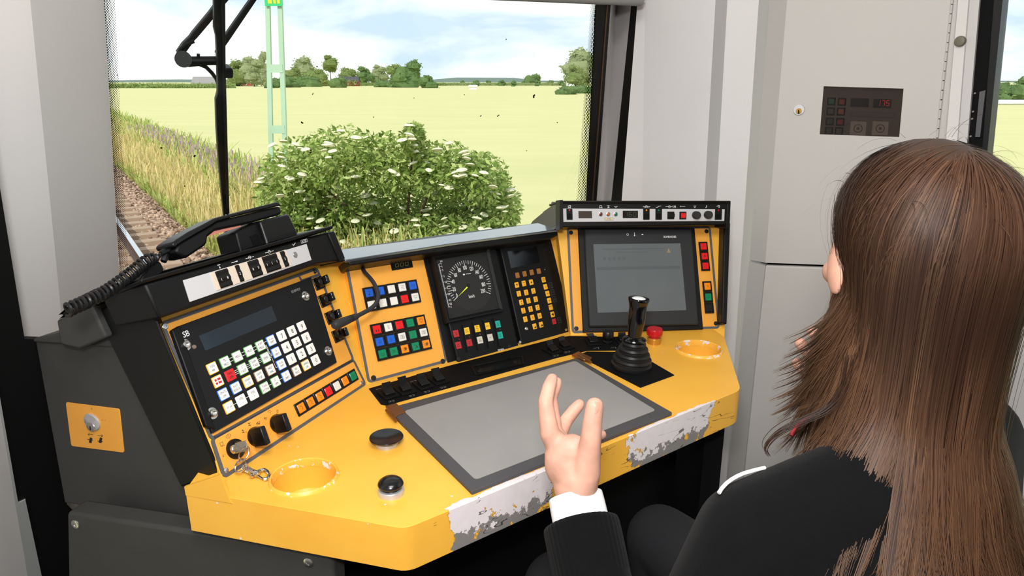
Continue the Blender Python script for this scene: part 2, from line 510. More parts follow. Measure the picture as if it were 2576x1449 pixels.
# bug specks stuck on the outer glass
for px, py, r in ((1344, 242, 5), (1253, 292, 3.5), (1209, 292, 2.5), (760, 309, 3.5), (783, 381, 5), (405, 372, 3.5), (491, 394, 4.5), (465, 468, 2.2), (1402, 308, 2.2), (940, 295, 2), (1041, 247, 2), (1003, 378, 2.4), (993, 392, 2), (1196, 415, 2), (1325, 379, 2), (1257, 398, 2), (1168, 238, 2), (787, 236, 2.4), (798, 168, 2.6), (740, 148, 1.8), (1273, 100, 2), (1043, 544, 2), (295, 189, 2), (990, 578, 2.4), (837, 505, 2)):
    c = WS.P(px, py, -.013); k = (c - EYE).length / FPX
    mb = MB(); u = AXR; v = WS.n.cross(u)
    for q in range(3):
        a = R.uniform(0, 6.3); l = r * k
        cc = c + u * (R.uniform(-.5, .5) * l) + v * (R.uniform(-.6, .6) * l)
        mb.lathe(cc, -WS.n, [(l * .55, 0), (l * .4, l * .3), (l * .1, l * .5)], 6, sx=R.uniform(.5, 1), sy=R.uniform(.6, 1.3))
    build('bug_speck', mb, M_blackm, win1)

# ------------------------------------------------------------------ cabinet on the right
c0, c1 = ypt(1980, 300, 1.80), ypt(2390, 300, 1.62)
u = (c1 - c0); u.z = 0; u.normalize()
CAB = Plane(c0, (u.y, -u.x, 0.0))
M_cab = mat('cabinet_grey', srgb(202, 198, 194), .5, bump=.12, bscale=900, var=.015, vscale=2)
cabinet = thing('wall_cabinet', 'tall light grey wall cabinet with small instrument window to the right of the desk', 'cabinet', CAB.P(2100, 1500))
cabinet['kind'] = 'structure'; cabinet.name = 'wall_right'; del cabinet['label']; del cabinet['category']
bpy.context.view_layer.update()
def ext(px0, py0, px1, py1, py): return px0 + (px1 - px0) * (py - py0) / (py1 - py0)
def cab_piece(name, poly, m, h0=-.02, h1=0.0, bev=.004):
    mb = MB(); mb.prism(CAB, poly, h0, h1); return build(name, mb, m, cabinet, mod=bev)
WIN = [(2072, 217), (2273, 223), (2262, 345), (2062, 338)]
def cx(py, kind):
    return {'L': ext(1980, 0, 1925, 661, py), 'H': ext(2394, 0, 2357, 335, py)}[kind]
# upper door is built round its window opening
T0 = -300
top = [(cx(T0, 'L'), T0), (cx(T0, 'H'), T0)]
mb = MB()
UL, UR, LR, LL = (cx(T0, 'L'), T0), (cx(T0, 'H'), T0), (cx(675, 'H'), 675), (1925, 661)
for q in ([UL, UR, WIN[1], WIN[0]], [UR, LR, WIN[2], WIN[1]], [LR, LL, WIN[3], WIN[2]], [LL, UL, WIN[0], WIN[3]]):
    mb.prism(CAB, q, -.018, 0)
build('cabinet_door', mb, M_cab, cabinet, smooth=False)
cl0 = ER8
mb = MB()
for a, b, c, d in (((cx(T0, 'L'), T0), (1925, 661), (1886, 652), (ext(1935, 0, 1886, 652, T0), T0)),):
    f = [CAB.P(*a), CAB.P(*b), CAB.P(*c, -.05), CAB.P(*d, -.05)]
    mb.slab(f, -CAB.n * .03)
build('door_edge', mb, M_cab, cabinet, smooth=False)
B1 = 1600
lo = lambda py: ext(1925, 668, 1872, 1180, py)
cab_piece('cabinet_door', [(1925, 668), (cx(682, 'H'), 682), (cx(B1, 'H'), B1), (lo(B1), B1)], M_cab)
mb = MB(); f = [CAB.P(1925, 668), CAB.P(lo(B1), B1), CAB.P(ext(1884, 659, 1838, 1125, B1), B1, -.05), CAB.P(1884, 659, -.05)]
mb.slab(f, -CAB.n * .03); build('door_edge', mb, M_cab, cabinet, smooth=False)
mb = MB(); mb.prism(CAB, [(1976, -300), (2420, -300), (2420, 1600), (1808, 1600), (1850, 1125), (1902, 655), (1955, 0)], -.10, -.06)
build('carcass', mb, M_blackm, cabinet)
# piano hinge
for k in range(20):
    y0, y1 = -60 + k * 24, -60 + k * 24 + 22
    mb = MB(); mb.tube([CAB.P(cx(y0, 'H') + 1, y0, .001), CAB.P(cx(y1, 'H') + 1, y1, .001)], .0028, 8)
    build('hinge_knuckle', mb, M_cab, cabinet)
cab_piece('hinge_post', [(cx(T0, 'H') + 4, T0), (ext(2412, 0, 2384, 345, T0), T0), (ext(2412, 0, 2384, 345, B1), B1), (cx(B1, 'H') + 4, B1)], M_cab, -.02, -.002)
# barrel lock
mb = MB(); c = CAB.P(2010, 276)
mb.lathe(c, CAB.n, [(.0135, -.002), (.0135, .002), (.0125, .003), (.006, .003)], 24)
lk = build('barrel_lock', mb, M_alu, cabinet)
mb = MB(); mb.lathe(CAB.P(2010, 279.5), CAB.n, [(.0068, .002), (.0068, .0042), (.0060, .0048)], 20)
build('lock_core', mb, mat('brass', srgb(190, 148, 70), .35, metal=.7), lk)
mb = MB(); mb.prism(CAB, [(2008.6, 276), (2011.4, 276), (2012, 286), (2008, 286)], .0045, .0052); build('keyhole', mb, M_blackm, lk)
# instrument window
ip = thing('cabinet_panel', 'dim instrument panel with red digits behind the dark cabinet window', 'instrument panel', CAB.P(2167, 345))
bpy.context.view_layer.update()
GI = Grid(CAB, WIN, -14)
M_brown = mat('panel_dark_beige', srgb(112, 104, 98), .6)
mb = MB(); mb.rbox(GI, -4, -4, GI.W + 4, GI.H + 4, -3, 0, 1, .3); build('panel_plate', mb, M_brown, ip)
ci = lambda x, y: GI.st(2000 + x / 3.45, y / 3.45)
def isq(name, x, y, w, h, m, h1=2.5, frame_m=M_blackm):
    a, b = ci(x, y); W2, H2 = w / 3.45 * GI.W / 201 / 2, h / 3.45 * GI.W / 201 / 2
    mb = MB(); mb.rbox(GI, a - W2, b - H2, a + W2, b + H2, 0, h1, .8, .4); o = build(name, mb, frame_m, ip)
    mb = MB(); mb.rbox(GI, a - W2 * .66, b - H2 * .66, a + W2 * .66, b + H2 * .66, h1, h1 + 1, .5, .3); build('button_lens', mb, m, o)
    return o
m_dg, m_dr, m_do, m_dk, m_db = [mat('dim_lens_' + n, c, .4) for n, c in (('green', srgb(30, 120, 60)), ('red', srgb(150, 40, 40)), ('orange', srgb(160, 80, 30)), ('grey', srgb(90, 86, 82)), ('dark_green', srgb(50, 70, 50)))]
for x, y, m in ((316, 880, m_dg), (408, 884, m_dr), (310, 966, m_dk), (400, 968, m_do), (302, 1054, m_db), (392, 1058, m_dr), (295, 1135, m_db), (382, 1138, m_dk)):
    isq('push_button', x, y, 72, 72, m)
for x, y, w, h in ((562, 890, 158, 80), (757, 898, 158, 80)):
    a, b = ci(x, y); q = GI.W / 201 / 3.45 / 2
    mb = MB(); mb.rbox(GI, a - w * q, b - h * q, a + w * q, b + h * q, 0, 1.5, .5, .3); dsp = build('digit_display', mb, M_gloss, ip)
M_led = mat('red_digit', srgb(200, 20, 24), .5, emit=srgb(255, 30, 40), estr=1.0)
def seg7(mb, g, ch, a, b, w, h, th, hh):
    S = {'0': 'abcdef', '1': 'bc', '2': 'abged', '3': 'abgcd', '4': 'fgbc', '5': 'afgcd', '6': 'afgedc', '7': 'abc', '8': 'abcdefg', '9': 'abfgcd'}[ch]
    P = {'a': ((0, 0), (1, 0)), 'b': ((1, 0), (1, .5)), 'c': ((1, .5), (1, 1)), 'd': ((0, 1), (1, 1)), 'e': ((0, .5), (0, 1)), 'f': ((0, 0), (0, .5)), 'g': ((0, .5), (1, .5))}
    for k in S:
        (x0, y0), (x1, y1) = P[k]
        mb.stroke(g, [(a + x0 * w + (.06 * h * (1 - y0)) + (.08 * (x1 - x0)) * w, b + y0 * h + .08 * h * (y1 - y0)), (a + x1 * w + (.06 * h * (1 - y1)) - (.08 * (x1 - x0)) * w, b + y1 * h - .08 * h * (y1 - y0))], th, hh)
mb = MB()
for k, ch in enumerate('175'):
    a, b = ci(715 + k * 40, 872); q = GI.W / 201 / 3.45
    seg7(mb, GI, ch, a, b, 24 * q, 48 * q, .9, 1.8)
build('digits', mb, M_led, dsp)
for x in (548, 740):
    a, b = ci(x, 1115); q = GI.W / 201 / 3.45
    mb = MB(); mb.rbox(GI, a - 70 * q, b - 66 * q, a + 70 * q, b + 62 * q, 0, 2, .6, .3); o = build('gauge', mb, mat('gauge_face', srgb(176, 170, 164), .6), ip)
    mb = MB(); mb.ringp(GI, (a, b), 36 * q, 8 * q, 2.2); mb.disc(GI, (a, b), 14 * q, 2.3); build('dial', mb, m_dk, o)
a, b = ci(675, 995); q = GI.W / 201 / 3.45
mb = MB(); mb.rbox(GI, a - 190 * q, b - 24 * q, a + 190 * q, b + 24 * q, 0, 1.5, .5, .3); build('label_strip', mb, m_dk, ip)
M_tint = bpy.data.materials.new('tinted_pane'); M_tint.use_nodes = True
t = M_tint.node_tree; t.nodes.clear()
o_ = t.nodes.new('ShaderNodeOutputMaterial'); mx = t.nodes.new('ShaderNodeMixShader'); tr = t.nodes.new('ShaderNodeBsdfTransparent'); gl = t.nodes.new('ShaderNodeBsdfGlossy')
gl.inputs['Roughness'].default_value = .05; tr.inputs['Color'].default_value = (.66, .62, .60, 1); mx.inputs[0].default_value = .03
t.links.new(tr.outputs[0], mx.inputs[1]); t.links.new(gl.outputs[0], mx.inputs[2]); t.links.new(mx.outputs[0], o_.inputs['Surface'])
mb = MB(); mb.prism(CAB, WIN, -.0065, -.0045); build('tinted_pane', mb, M_tint, cabinet, smooth=False)

# ------------------------------------------------------------------ side window at the far right
sw0, sw1 = ypt(2420, 200, 1.60), ypt(2620, 200, 1.50)
u = (sw1 - sw0); u.z = 0; u.normalize()
SW = Plane(sw0, (u.y, -u.x, 0))
def ev(x0, x1, py): return ext(x0, 0, x1, 345, py)
def sw_piece(name, xa, xb, m, h0, h1, T=-300, B=1600):
    mb = MB(); mb.prism(SW, [(ev(*xa, T), T), (ev(*xb, T), T), (ev(*xb, B), B), (ev(*xa, B), B)], h0, h1); return struct(name, mb, m)
sw_piece('trim_3', (2414, 2384), (2440, 2412), M_wall, -.05, .012)
sw_piece('trim_4', (2438, 2410), (2464, 2434), M_wall2, -.05, .0)
w2 = struct('window_2', (lambda mb: (mb.prism(SW, [(ev(2500, 2470, -250), -250), (3300, -250), (3300, 480), (ev(2500, 2470, 480), 480)], -.046, -.04), mb)[1])(MB()), M_glass, smooth=False)
bpy.context.view_layer.update()
def w2p(name, poly, m, h0, h1):
    mb = MB(); mb.prism(SW, poly, h0, h1); return build(name, mb, m, w2)
w2p('window_seal', [(ev(2462, 2432, -300), -300), (ev(2506, 2476, -300), -300), (ev(2506, 2476, 500), 500), (ev(2462, 2432, 500), 500)], M_blackm, -.06, -.012)
w2p('window_seal', [(ev(2500, 2473, -300), -300), (ev(2522, 2487, -300), -300), (ev(2522, 2487, 500), 500), (ev(2500, 2473, 500), 500)], M_black, -.06, -.002)
w2p('window_stop', [(2463, 231), (2478, 227), (2464, 345), (2452, 345)], M_trim, -.012, -.004)
for px, py in ((2453, 235), (2448, 281), (2446, 299), (2442, 343)):
    mb = MB(); mb.lathe(SW.P(px, py, -.012), SW.n, [(.003, 0), (.0025, .002), (.001, .003)], 10); build('screw', mb, M_steel, w2)
mb = MB(); mb.prism(SW, [(2400, 520), (3300, 520), (3300, 1700), (2330, 1700)], -.06, -.03); struct('wall_below', mb, M_wall2)
mb = MB(); mb.lathe(SW.P(2417, 104, .012), SW.n, [(.011, 0), (.011, .008), (.0095, .011), (.006, .012)], 24)
o = build('rubber_buffer', mb, mat('buffer_olive', srgb(112, 108, 90), .5)); tag(o, 'small round olive buffer knob on the white post beside the side window', 'buffer')

# cab door at the far left: rubber seal and grey leaf
LD = WS.off(.345)
mb = MB(); mb.prism(LD, [(-240, -260), (-122, -260), (4, 500), (62, 856), (120, 858), (170, 1280), (190, 1300), (200, 1449), (225, 1600), (135, 1600), (105, 1449), (64, 1258), (46, 1266), (0, 1000), (-60, 640)], -.012, -.004); struct('door_1', mb, M_rubber, smooth=False)
bpy.context.view_layer.update()
d1 = bpy.data.objects['door_1']
mb = MB(); mb.prism(LD, [(-500, -260), (-236, -260), (-60, 640), (0, 1000), (46, 1266), (64, 1258), (105, 1449), (135, 1600), (-500, 1600)], -.012, 0); build('door_leaf', mb, mat('door_grey', srgb(150, 152, 150), .5), d1)
# ------------------------------------------------------------------ the country outside
GZ, BZ, RZ = -1.90, -1.42, -1.15
def vcol_mat(name, rough=.9, trans=0.0):
    m = bpy.data.materials.new(name); m.use_nodes = True
    t = m.node_tree; b = t.nodes['Principled BSDF']; b.inputs['Roughness'].default_value = rough; b.inputs['Specular IOR Level'].default_value = .15
    a = t.nodes.new('ShaderNodeAttribute'); a.attribute_name = 'tone'
    t.links.new(a.outputs['Color'], b.inputs['Base Color'])
    if trans:
        o = t.nodes['Material Output']; mx = t.nodes.new('ShaderNodeMixShader'); tl = t.nodes.new('ShaderNodeBsdfTranslucent')
        t.links.new(a.outputs['Color'], tl.inputs['Color']); mx.inputs[0].default_value = trans
        t.links.new(b.outputs[0], mx.inputs[1]); t.links.new(tl.outputs[0], mx.inputs[2]); t.links.new(mx.outputs[0], o.inputs['Surface'])
    return m
M_leafv = vcol_mat('leaf_tones', .7, .3)
M_hairv = None
def cloud_mesh(name, vs, fs, cols, m, parent=None):
    """many small faces with one tone per vertex"""
    me = bpy.data.meshes.new(name)
    org = parent.matrix_world.translation if parent is not None else Vector((0, 0, 0))
    me.from_pydata([(p[0] - org[0], p[1] - org[1], p[2] - org[2]) for p in vs], [], fs)
    at = me.attributes.new('tone', 'FLOAT_COLOR', 'POINT')
    at.data.foreach_set('color', [c for q in cols for c in (q[0], q[1], q[2], 1.0)])
    me.materials.append(m); me.update()
    o = bpy.data.objects.new(name, me); COL.objects.link(o)
    if parent is not None: o.parent = parent; o.matrix_world = Matrix.Translation(org)
    return o
def mixc(a, b, f): return tuple(x + (y - x) * f for x, y in zip(a, b))
# wheat field
M_field = mat('ripening_wheat', (.56, .53, .20, 1), .95, spec=.05)
t = M_field.node_tree; b_ = t.nodes['Principled BSDF']
tc = t.nodes.new('ShaderNodeTexCoord'); mp = t.nodes.new('ShaderNodeMapping'); mp.inputs['Scale'].default_value = (.05, .22, 1); mp.inputs['Rotation'].default_value = (0, 0, .1)
n1 = t.nodes.new('ShaderNodeTexNoise'); n1.inputs['Scale'].default_value = 2.0; n1.inputs['Detail'].default_value = 9; n1.inputs['Roughness'].default_value = .65
r1 = t.nodes.new('ShaderNodeValToRGB'); r1.color_ramp.elements[0].position = .34; r1.color_ramp.elements[0].color = (.56, .545, .27, 1)
r1.color_ramp.elements[1].position = .62; r1.color_ramp.elements[1].color = (.61, .58, .30, 1)
t.links.new(tc.outputs['Object'], mp.inputs[0]); t.links.new(mp.outputs[0], n1.inputs['Vector']); t.links.new(n1.outputs['Fac'], r1.inputs[0]); t.links.new(r1.outputs[0], b_.inputs['Base Color'])
mb = MB(); mb.slab([(-900, -60, GZ), (900, -60, GZ), (900, 1500, GZ), (-900, 1500, GZ)], (0, 0, -.2)); struct('field_ground', mb, M_field)
# railway: ballast bed, sleepers, rails
rail_r = zpt(330, 605, RZ).dot(AXR)
bal_r = zpt(420, 548, BZ).dot(AXR)
ver_r = (zpt(470, 355, GZ + .6)).dot(AXR)
print('rail', rail_r, 'ballast edge', bal_r, 'verge', ver_r)
def fr_(f, r, z): return AXF * f + AXR * r + Vector((0, 0, z))
M_bal = mat('ballast_stones', (.42, .27, .19, 1), .95, spec=.1)
t = M_bal.node_tree; b_ = t.nodes['Principled BSDF']; tc = t.nodes.new('ShaderNodeTexCoord'); vo = t.nodes.new('ShaderNodeTexVoronoi'); vo.inputs['Scale'].default_value = 11
r1 = t.nodes.new('ShaderNodeValToRGB'); r1.color_ramp.elements[0].color = (.20, .13, .095, 1); r1.color_ramp.elements[1].color = (.55, .38, .28, 1)
sx = t.nodes.new('ShaderNodeSeparateColor'); t.links.new(tc.outputs['Object'], vo.inputs['Vector']); t.links.new(vo.outputs['Color'], sx.inputs[0]); t.links.new(sx.outputs[0], r1.inputs[0]); t.links.new(r1.outputs[0], b_.inputs['Base Color'])
bp = t.nodes.new('ShaderNodeBump'); bp.inputs['Strength'].default_value = .9; bp.inputs['Distance'].default_value = .05; t.links.new(vo.outputs['Distance'], bp.inputs['Height']); bp.invert = True; t.links.new(bp.outputs[0], b_.inputs['Normal'])
mb = MB()
prof = [(-3.2, GZ), (-2.2, BZ), (bal_r - .15, BZ), (bal_r + .5, GZ)]
mb.rings([[fr_(2.2, r, z) for r, z in prof], [fr_(400, r, z) for r, z in prof]], closed=True)
bed = struct('ballast_bed', mb, M_bal)
bpy.context.view_layer.update()
# loose stones on the bed in view
base = MB(); base.lathe((0, 0, 0), (0, 0, 1), [(.6, -.3), (1, .1), (.55, .7)], 5)
vs, fs, cols = [], [], []
for k in range(9000):
    f = 4 + 30 * R.random() ** 1.6; r = R.uniform(rail_r - 1.9, bal_r + .35)
    z = BZ if r < bal_r - .1 else BZ - (r - bal_r + .1) * .7
    s = R.uniform(.022, .05); c = fr_(f, r, z + s * .2); q = Matrix.Rotation(R.uniform(0, 6.3), 3, Vector((R.uniform(-1, 1), R.uniform(-1, 1), 1)).normalized())
    o = len(vs); tn = mixc((.22, .14, .10), (.60, .42, .32), R.random())
    for p in base.v: vs.append(c + q @ (Vector(p) * s)); cols.append(tn)
    for fc in base.f: fs.append(tuple(i + o for i in fc))
st = cloud_mesh('ballast_stones', vs, fs, cols, vcol_mat('stone_tones'), bed); st['kind'] = 'stuff'
rail_prof = [(-.07, 0), (.07, 0), (.07, .015), (.012, .03), (.012, .12), (.036, .132), (.036, .165), (.03, .172), (-.03, .172), (-.036, .165), (-.036, .132), (-.012, .12), (-.012, .03), (-.07, .015)]
M_railside = mat('rusty_rail', srgb(74, 52, 44), .7); M_railtop = mat('polished_rail', srgb(214, 214, 220), .15, metal=1)
for r0, lab in ((rail_r, 'right steel rail of the track, shiny on top, beside the brown ballast'), (rail_r - 1.5, 'left steel rail of the track, running on behind the left pillar')):
    mb = MB(); mb.rings([[fr_(2.4, r0 + a, RZ - .172 + z) for a, z in rail_prof], [fr_(380, r0 + a, RZ - .172 + z) for a, z in rail_prof]])
    o = build('rail', mb, [M_railside, M_railtop], sharp=.3)
    for p in o.data.polygons:
        if p.normal.z > .6 and p.center.z > .15: p.material_index = 1
    tag(o, lab, 'rail', 'rails of the track')
M_slp = mat('sleeper_concrete', srgb(166, 140, 120), .9, bump=.4, bscale=60, var=.1)
mb = MB()
for k in range(44):
    f = 3.2 + k * .65
    mb.add([fr_(f + a, r, z) for a, r, z in ((-.13, rail_r - 2.05, RZ - .20), (.13, rail_r - 2.05, RZ - .20), (.13, rail_r + .55, RZ - .20), (-.13, rail_r + .55, RZ - .20), (-.15, rail_r - 2.05, BZ - .1), (.15, rail_r - 2.05, BZ - .1), (.15, rail_r + .55, BZ - .1), (-.15, rail_r + .55, BZ - .1))],
           [(0, 1, 2, 3), (0, 1, 5, 4), (1, 2, 6, 5), (2, 3, 7, 6), (3, 0, 4, 7)])
    o = build('sleeper', mb, M_slp, bed, smooth=False); mb = MB()
# verge: dry grass, weeds, purple flowers
M_verge = mat('verge_soil', (.44, .36, .14, 1), .95, var=.35, vscale=1.5, spec=.05)
mb = MB(); prof = [(bal_r + .3, GZ + .05), (bal_r + 1.2, GZ + .20), (ver_r - .6, GZ + .18), (ver_r + .1, GZ + .01), (ver_r + .1, GZ - .1), (bal_r + .3, GZ - .1)]
mb.rings([[fr_(2.5, r, z) for r, z in prof], [fr_(300, r, z) for r, z in prof]]); verge = struct('verge_ground', mb, M_verge)
def blades(name, n, f0, f1, r0, r1, h0, h1, w, tones, pw=2.0, droop=.5, m=M_leafv, tip=None, zoff=.1):
    vs, fs, cols = [], [], []
    for k in range(n):
        f = f0 + (f1 - f0) * R.random() ** pw; r = R.uniform(r0, r1)
        sc = 1 + f / 40.0
        h = R.uniform(h0, h1) * R.uniform(.6, 1); ww = w * sc * R.uniform(.6, 1.3)
        p = fr_(f, r, GZ + zoff); a = R.uniform(0, 6.3); d = Vector((math.cos(a), math.sin(a), 0)); e = Vector((math.cos(a + 1.57), math.sin(a + 1.57), 0)) * ww
        l = d * (droop * h * R.random())
        t0 = mixc(*R.sample(tones, 2), R.random())
        t1 = tip if (tip and R.random() < .8) else t0
        o = len(vs)
        vs += [p - e, p + e, p + l * .35 + e * .8 + Vector((0, 0, h * .6)), p + l * .35 - e * .8 + Vector((0, 0, h * .6)), p + l + e * .35 + Vector((0, 0, h)), p + l - e * .35 + Vector((0, 0, h))]
        fs += [(o, o + 1, o + 2, o + 3), (o + 3, o + 2, o + 4, o + 5)]
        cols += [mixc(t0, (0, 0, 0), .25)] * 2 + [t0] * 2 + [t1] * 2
    return cloud_mesh(name, vs, fs, cols, m)
straw = [(.80, .60, .30), (.74, .58, .25), (.86, .70, .40), (.56, .54, .18), (.66, .58, .24)]
green = [(.30, .42, .10), (.42, .52, .14), (.54, .56, .18), (.62, .58, .24)]
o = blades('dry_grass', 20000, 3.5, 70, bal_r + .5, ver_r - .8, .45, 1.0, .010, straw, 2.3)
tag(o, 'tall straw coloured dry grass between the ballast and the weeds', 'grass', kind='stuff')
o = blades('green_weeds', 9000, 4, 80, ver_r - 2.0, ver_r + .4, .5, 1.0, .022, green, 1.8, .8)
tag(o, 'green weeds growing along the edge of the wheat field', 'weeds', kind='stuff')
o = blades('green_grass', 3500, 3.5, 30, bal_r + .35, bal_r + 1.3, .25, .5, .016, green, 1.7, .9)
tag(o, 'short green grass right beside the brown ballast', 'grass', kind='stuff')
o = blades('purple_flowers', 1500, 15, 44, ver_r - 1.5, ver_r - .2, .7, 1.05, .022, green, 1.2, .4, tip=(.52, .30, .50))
tag(o, 'purple wild flower spikes among the green weeds', 'wild flowers', kind='stuff')

# flowering elder bush
def dome(n=9):
    mb = MB(); mb.lathe((0, 0, 0), (0, 0, 1), [(.35, -.25), (1, .0), (.8, .22), (.35, .34)], n); return mb
def leaves(center_list, n, size, tones, dark=.5):
    vs, fs, cols = [], [], []
    for k in range(n):
        c, rad = R.choice(center_list)
        d = Vector((R.gauss(0, 1), R.gauss(0, 1), R.gauss(0, 1))).normalized(); q = R.random() ** .45
        p = c + Vector((d.x * rad[0], d.y * rad[1], d.z * rad[2])) * q
        a = (d * .6 + Vector((R.uniform(-1, 1), R.uniform(-1, 1), R.uniform(-.8, .3)))).normalized()
        b = a.cross(Vector((R.uniform(-1, 1), R.uniform(-1, 1), R.uniform(-1, 1)))).normalized()
        s = size * R.uniform(.6, 1.3); o = len(vs); t = mixc(*R.sample(tones, 2), R.random())
        vs += [p - a * s, p + b * s * .42, p + a * s, p - b * s * .42]; fs.append((o, o + 1, o + 2, o + 3)); cols += [t] * 4
    return vs, fs, cols
bush_y = 12.0
bl, br = ypt(650, 600, bush_y), ypt(1300, 600, bush_y)
bcx = (bl.x + br.x) / 2
bush = thing('elder_bush', 'large green elder bush full of white flower heads in front of the field', 'bush', (bcx, bush_y + .5, GZ))
bpy.context.view_layer.update()
blobs = []
for px, py, w, h in ((760, 430, 95, 85), (860, 400, 110, 85), (985, 410, 110, 80), (1105, 425, 105, 75), (1205, 450, 80, 70), (735, 500, 90, 80), (870, 510, 120, 90), (1020, 520, 120, 95), (1150, 530, 110, 85), (1255, 520, 60, 70), (900, 600, 120, 80), (1060, 620, 130, 80), (1200, 600, 90, 70), (800, 590, 80, 60), (1040, 350, 20, 40), (1110, 585, 90, 60), (720, 570, 70, 60), (980, 640, 150, 60), (1240, 610, 80, 60)):
    y = bush_y + R.uniform(-.4, .9); c = ypt(px, py, y); k = y / FPX
    blobs.append((c, (w * k, 1.0, h * k)))
vs, fs, cols = leaves(blobs, 30000, .062, [(.20, .30, .06), (.30, .42, .10), (.44, .55, .16), (.58, .64, .26), (.12, .20, .04)])
o = cloud_mesh('foliage', vs, fs, cols, M_leafv, bush); o['kind'] = 'stuff'
mb = MB()
for k in range(14):
    c = R.choice(blobs)[0]; b0 = Vector((bcx + R.uniform(-1.2, 1.2), bush_y + .5 + R.uniform(-.3, .3), GZ)); md = (b0 + c) / 2 + Vector((0, 0, .15))
    mb.tube([b0, md, c], [.035, .025, .012], 6)
build('branches', mb, mat('bark_brown', srgb(96, 76, 56), .9), bush)
dm = dome(); fme = None
M_flower = mat('cream_flower_heads', (.72, .70, .50, 1), .8, bump=1.0, bscale=60, var=.25, vscale=30)
for k in range(170):
    c, rad = blobs[k % len(blobs)]
    a = R.uniform(-2.6, -.5); e = R.uniform(-.3, 1.1)
    p = c + Vector((math.cos(a) * math.cos(e) * rad[0], math.sin(a) * math.cos(e) * rad[1] * 1.05, math.sin(e) * rad[2]))
    if fme is None:
        b_ = MB(); b_.v = [(x * .085, y * .085, z * .085) for x, y, z in dm.v]; b_.f = dm.f; b_.mi = dm.mi
        o = build('flower_head', b_, M_flower); fme = o.data; o.location = (0, 0, 0)
    else:
        o = bpy.data.objects.new('flower_head', fme); COL.objects.link(o)
    o.parent = bush; s = R.uniform(.6, 1.15)
    o.location = p - bush.location; o.scale = (s, s, s); o.rotation_euler = (R.uniform(-.15, .40), R.uniform(-.3, .3), R.uniform(0, 6))

# catenary mast
M_mast = mat('mast_green_paint', srgb(168, 196, 172), .6, var=.06, vscale=1)
MY = 24.0
mast = thing('catenary_mast', 'pale green lattice railway mast standing behind the elder bush', 'mast', ypt(695, 440, MY).xy.to_3d() + Vector((0, 0, GZ)))
bpy.context.view_layer.update()
for x0, x1 in ((673, 682), (704, 718)):
    a, b = ypt(x0, 20, MY), ypt(x1, 420, MY); d = (b - a).normalized()
    lo_, hi_ = a + d * ((GZ - a.z) / d.z), a + d * ((a.z + 3.6 - a.z) / d.z)
    mb = MB()
    ww = .072
    for sx0, sx1, sy0, sy1 in ((-ww, ww, -.02, 0), (-ww, -ww + .02, 0, .1), (ww - .02, ww, 0, .1)):
        mb.rings([[lo_ + Vector((q, w, 0)) for q, w in ((sx0, sy0), (sx1, sy0), (sx1, sy1), (sx0, sy1))], [hi_ + Vector((q, w, 0)) for q, w in ((sx0, sy0), (sx1, sy0), (sx1, sy1), (sx0, sy1))]])
    build('mast_leg', mb, M_mast, mast, smooth=False)
for xa, xb, ya, yb in ((679, 712, 162, 183), (683, 717, 316, 336), (672, 706, -60, -40)):
    a, b = ypt(xa, ya, MY - .03), ypt(xb, yb, MY - .03)
    mb = MB(); mb.box((a + b) / 2, (abs(b.x - a.x), .012, abs(a.z - b.z))); build('batten_plate', mb, M_mast, mast, smooth=False)
a, b = ypt(664, -14, MY - .1), ypt(711, 15, MY - .1)
mb = MB(); mb.box((a + b) / 2, (b.x - a.x, .02, a.z - b.z)); sg = build('mast_sign', mb, mat('sign_green', srgb(40, 190, 120), .6), mast, smooth=False)
mb = MB()
for xa, xb, ya, yb in ((673, 684, -6, 9), (687, 694, -6, 9), (697, 704, -2, 9)):
    p, q = ypt(xa, ya, MY - .115), ypt(xb, yb, MY - .115); mb.box((p + q) / 2, (q.x - p.x, .006, p.z - q.z))
build('sign_mark', mb, mat('sign_yellow', srgb(235, 225, 40), .6), sg, smooth=False)

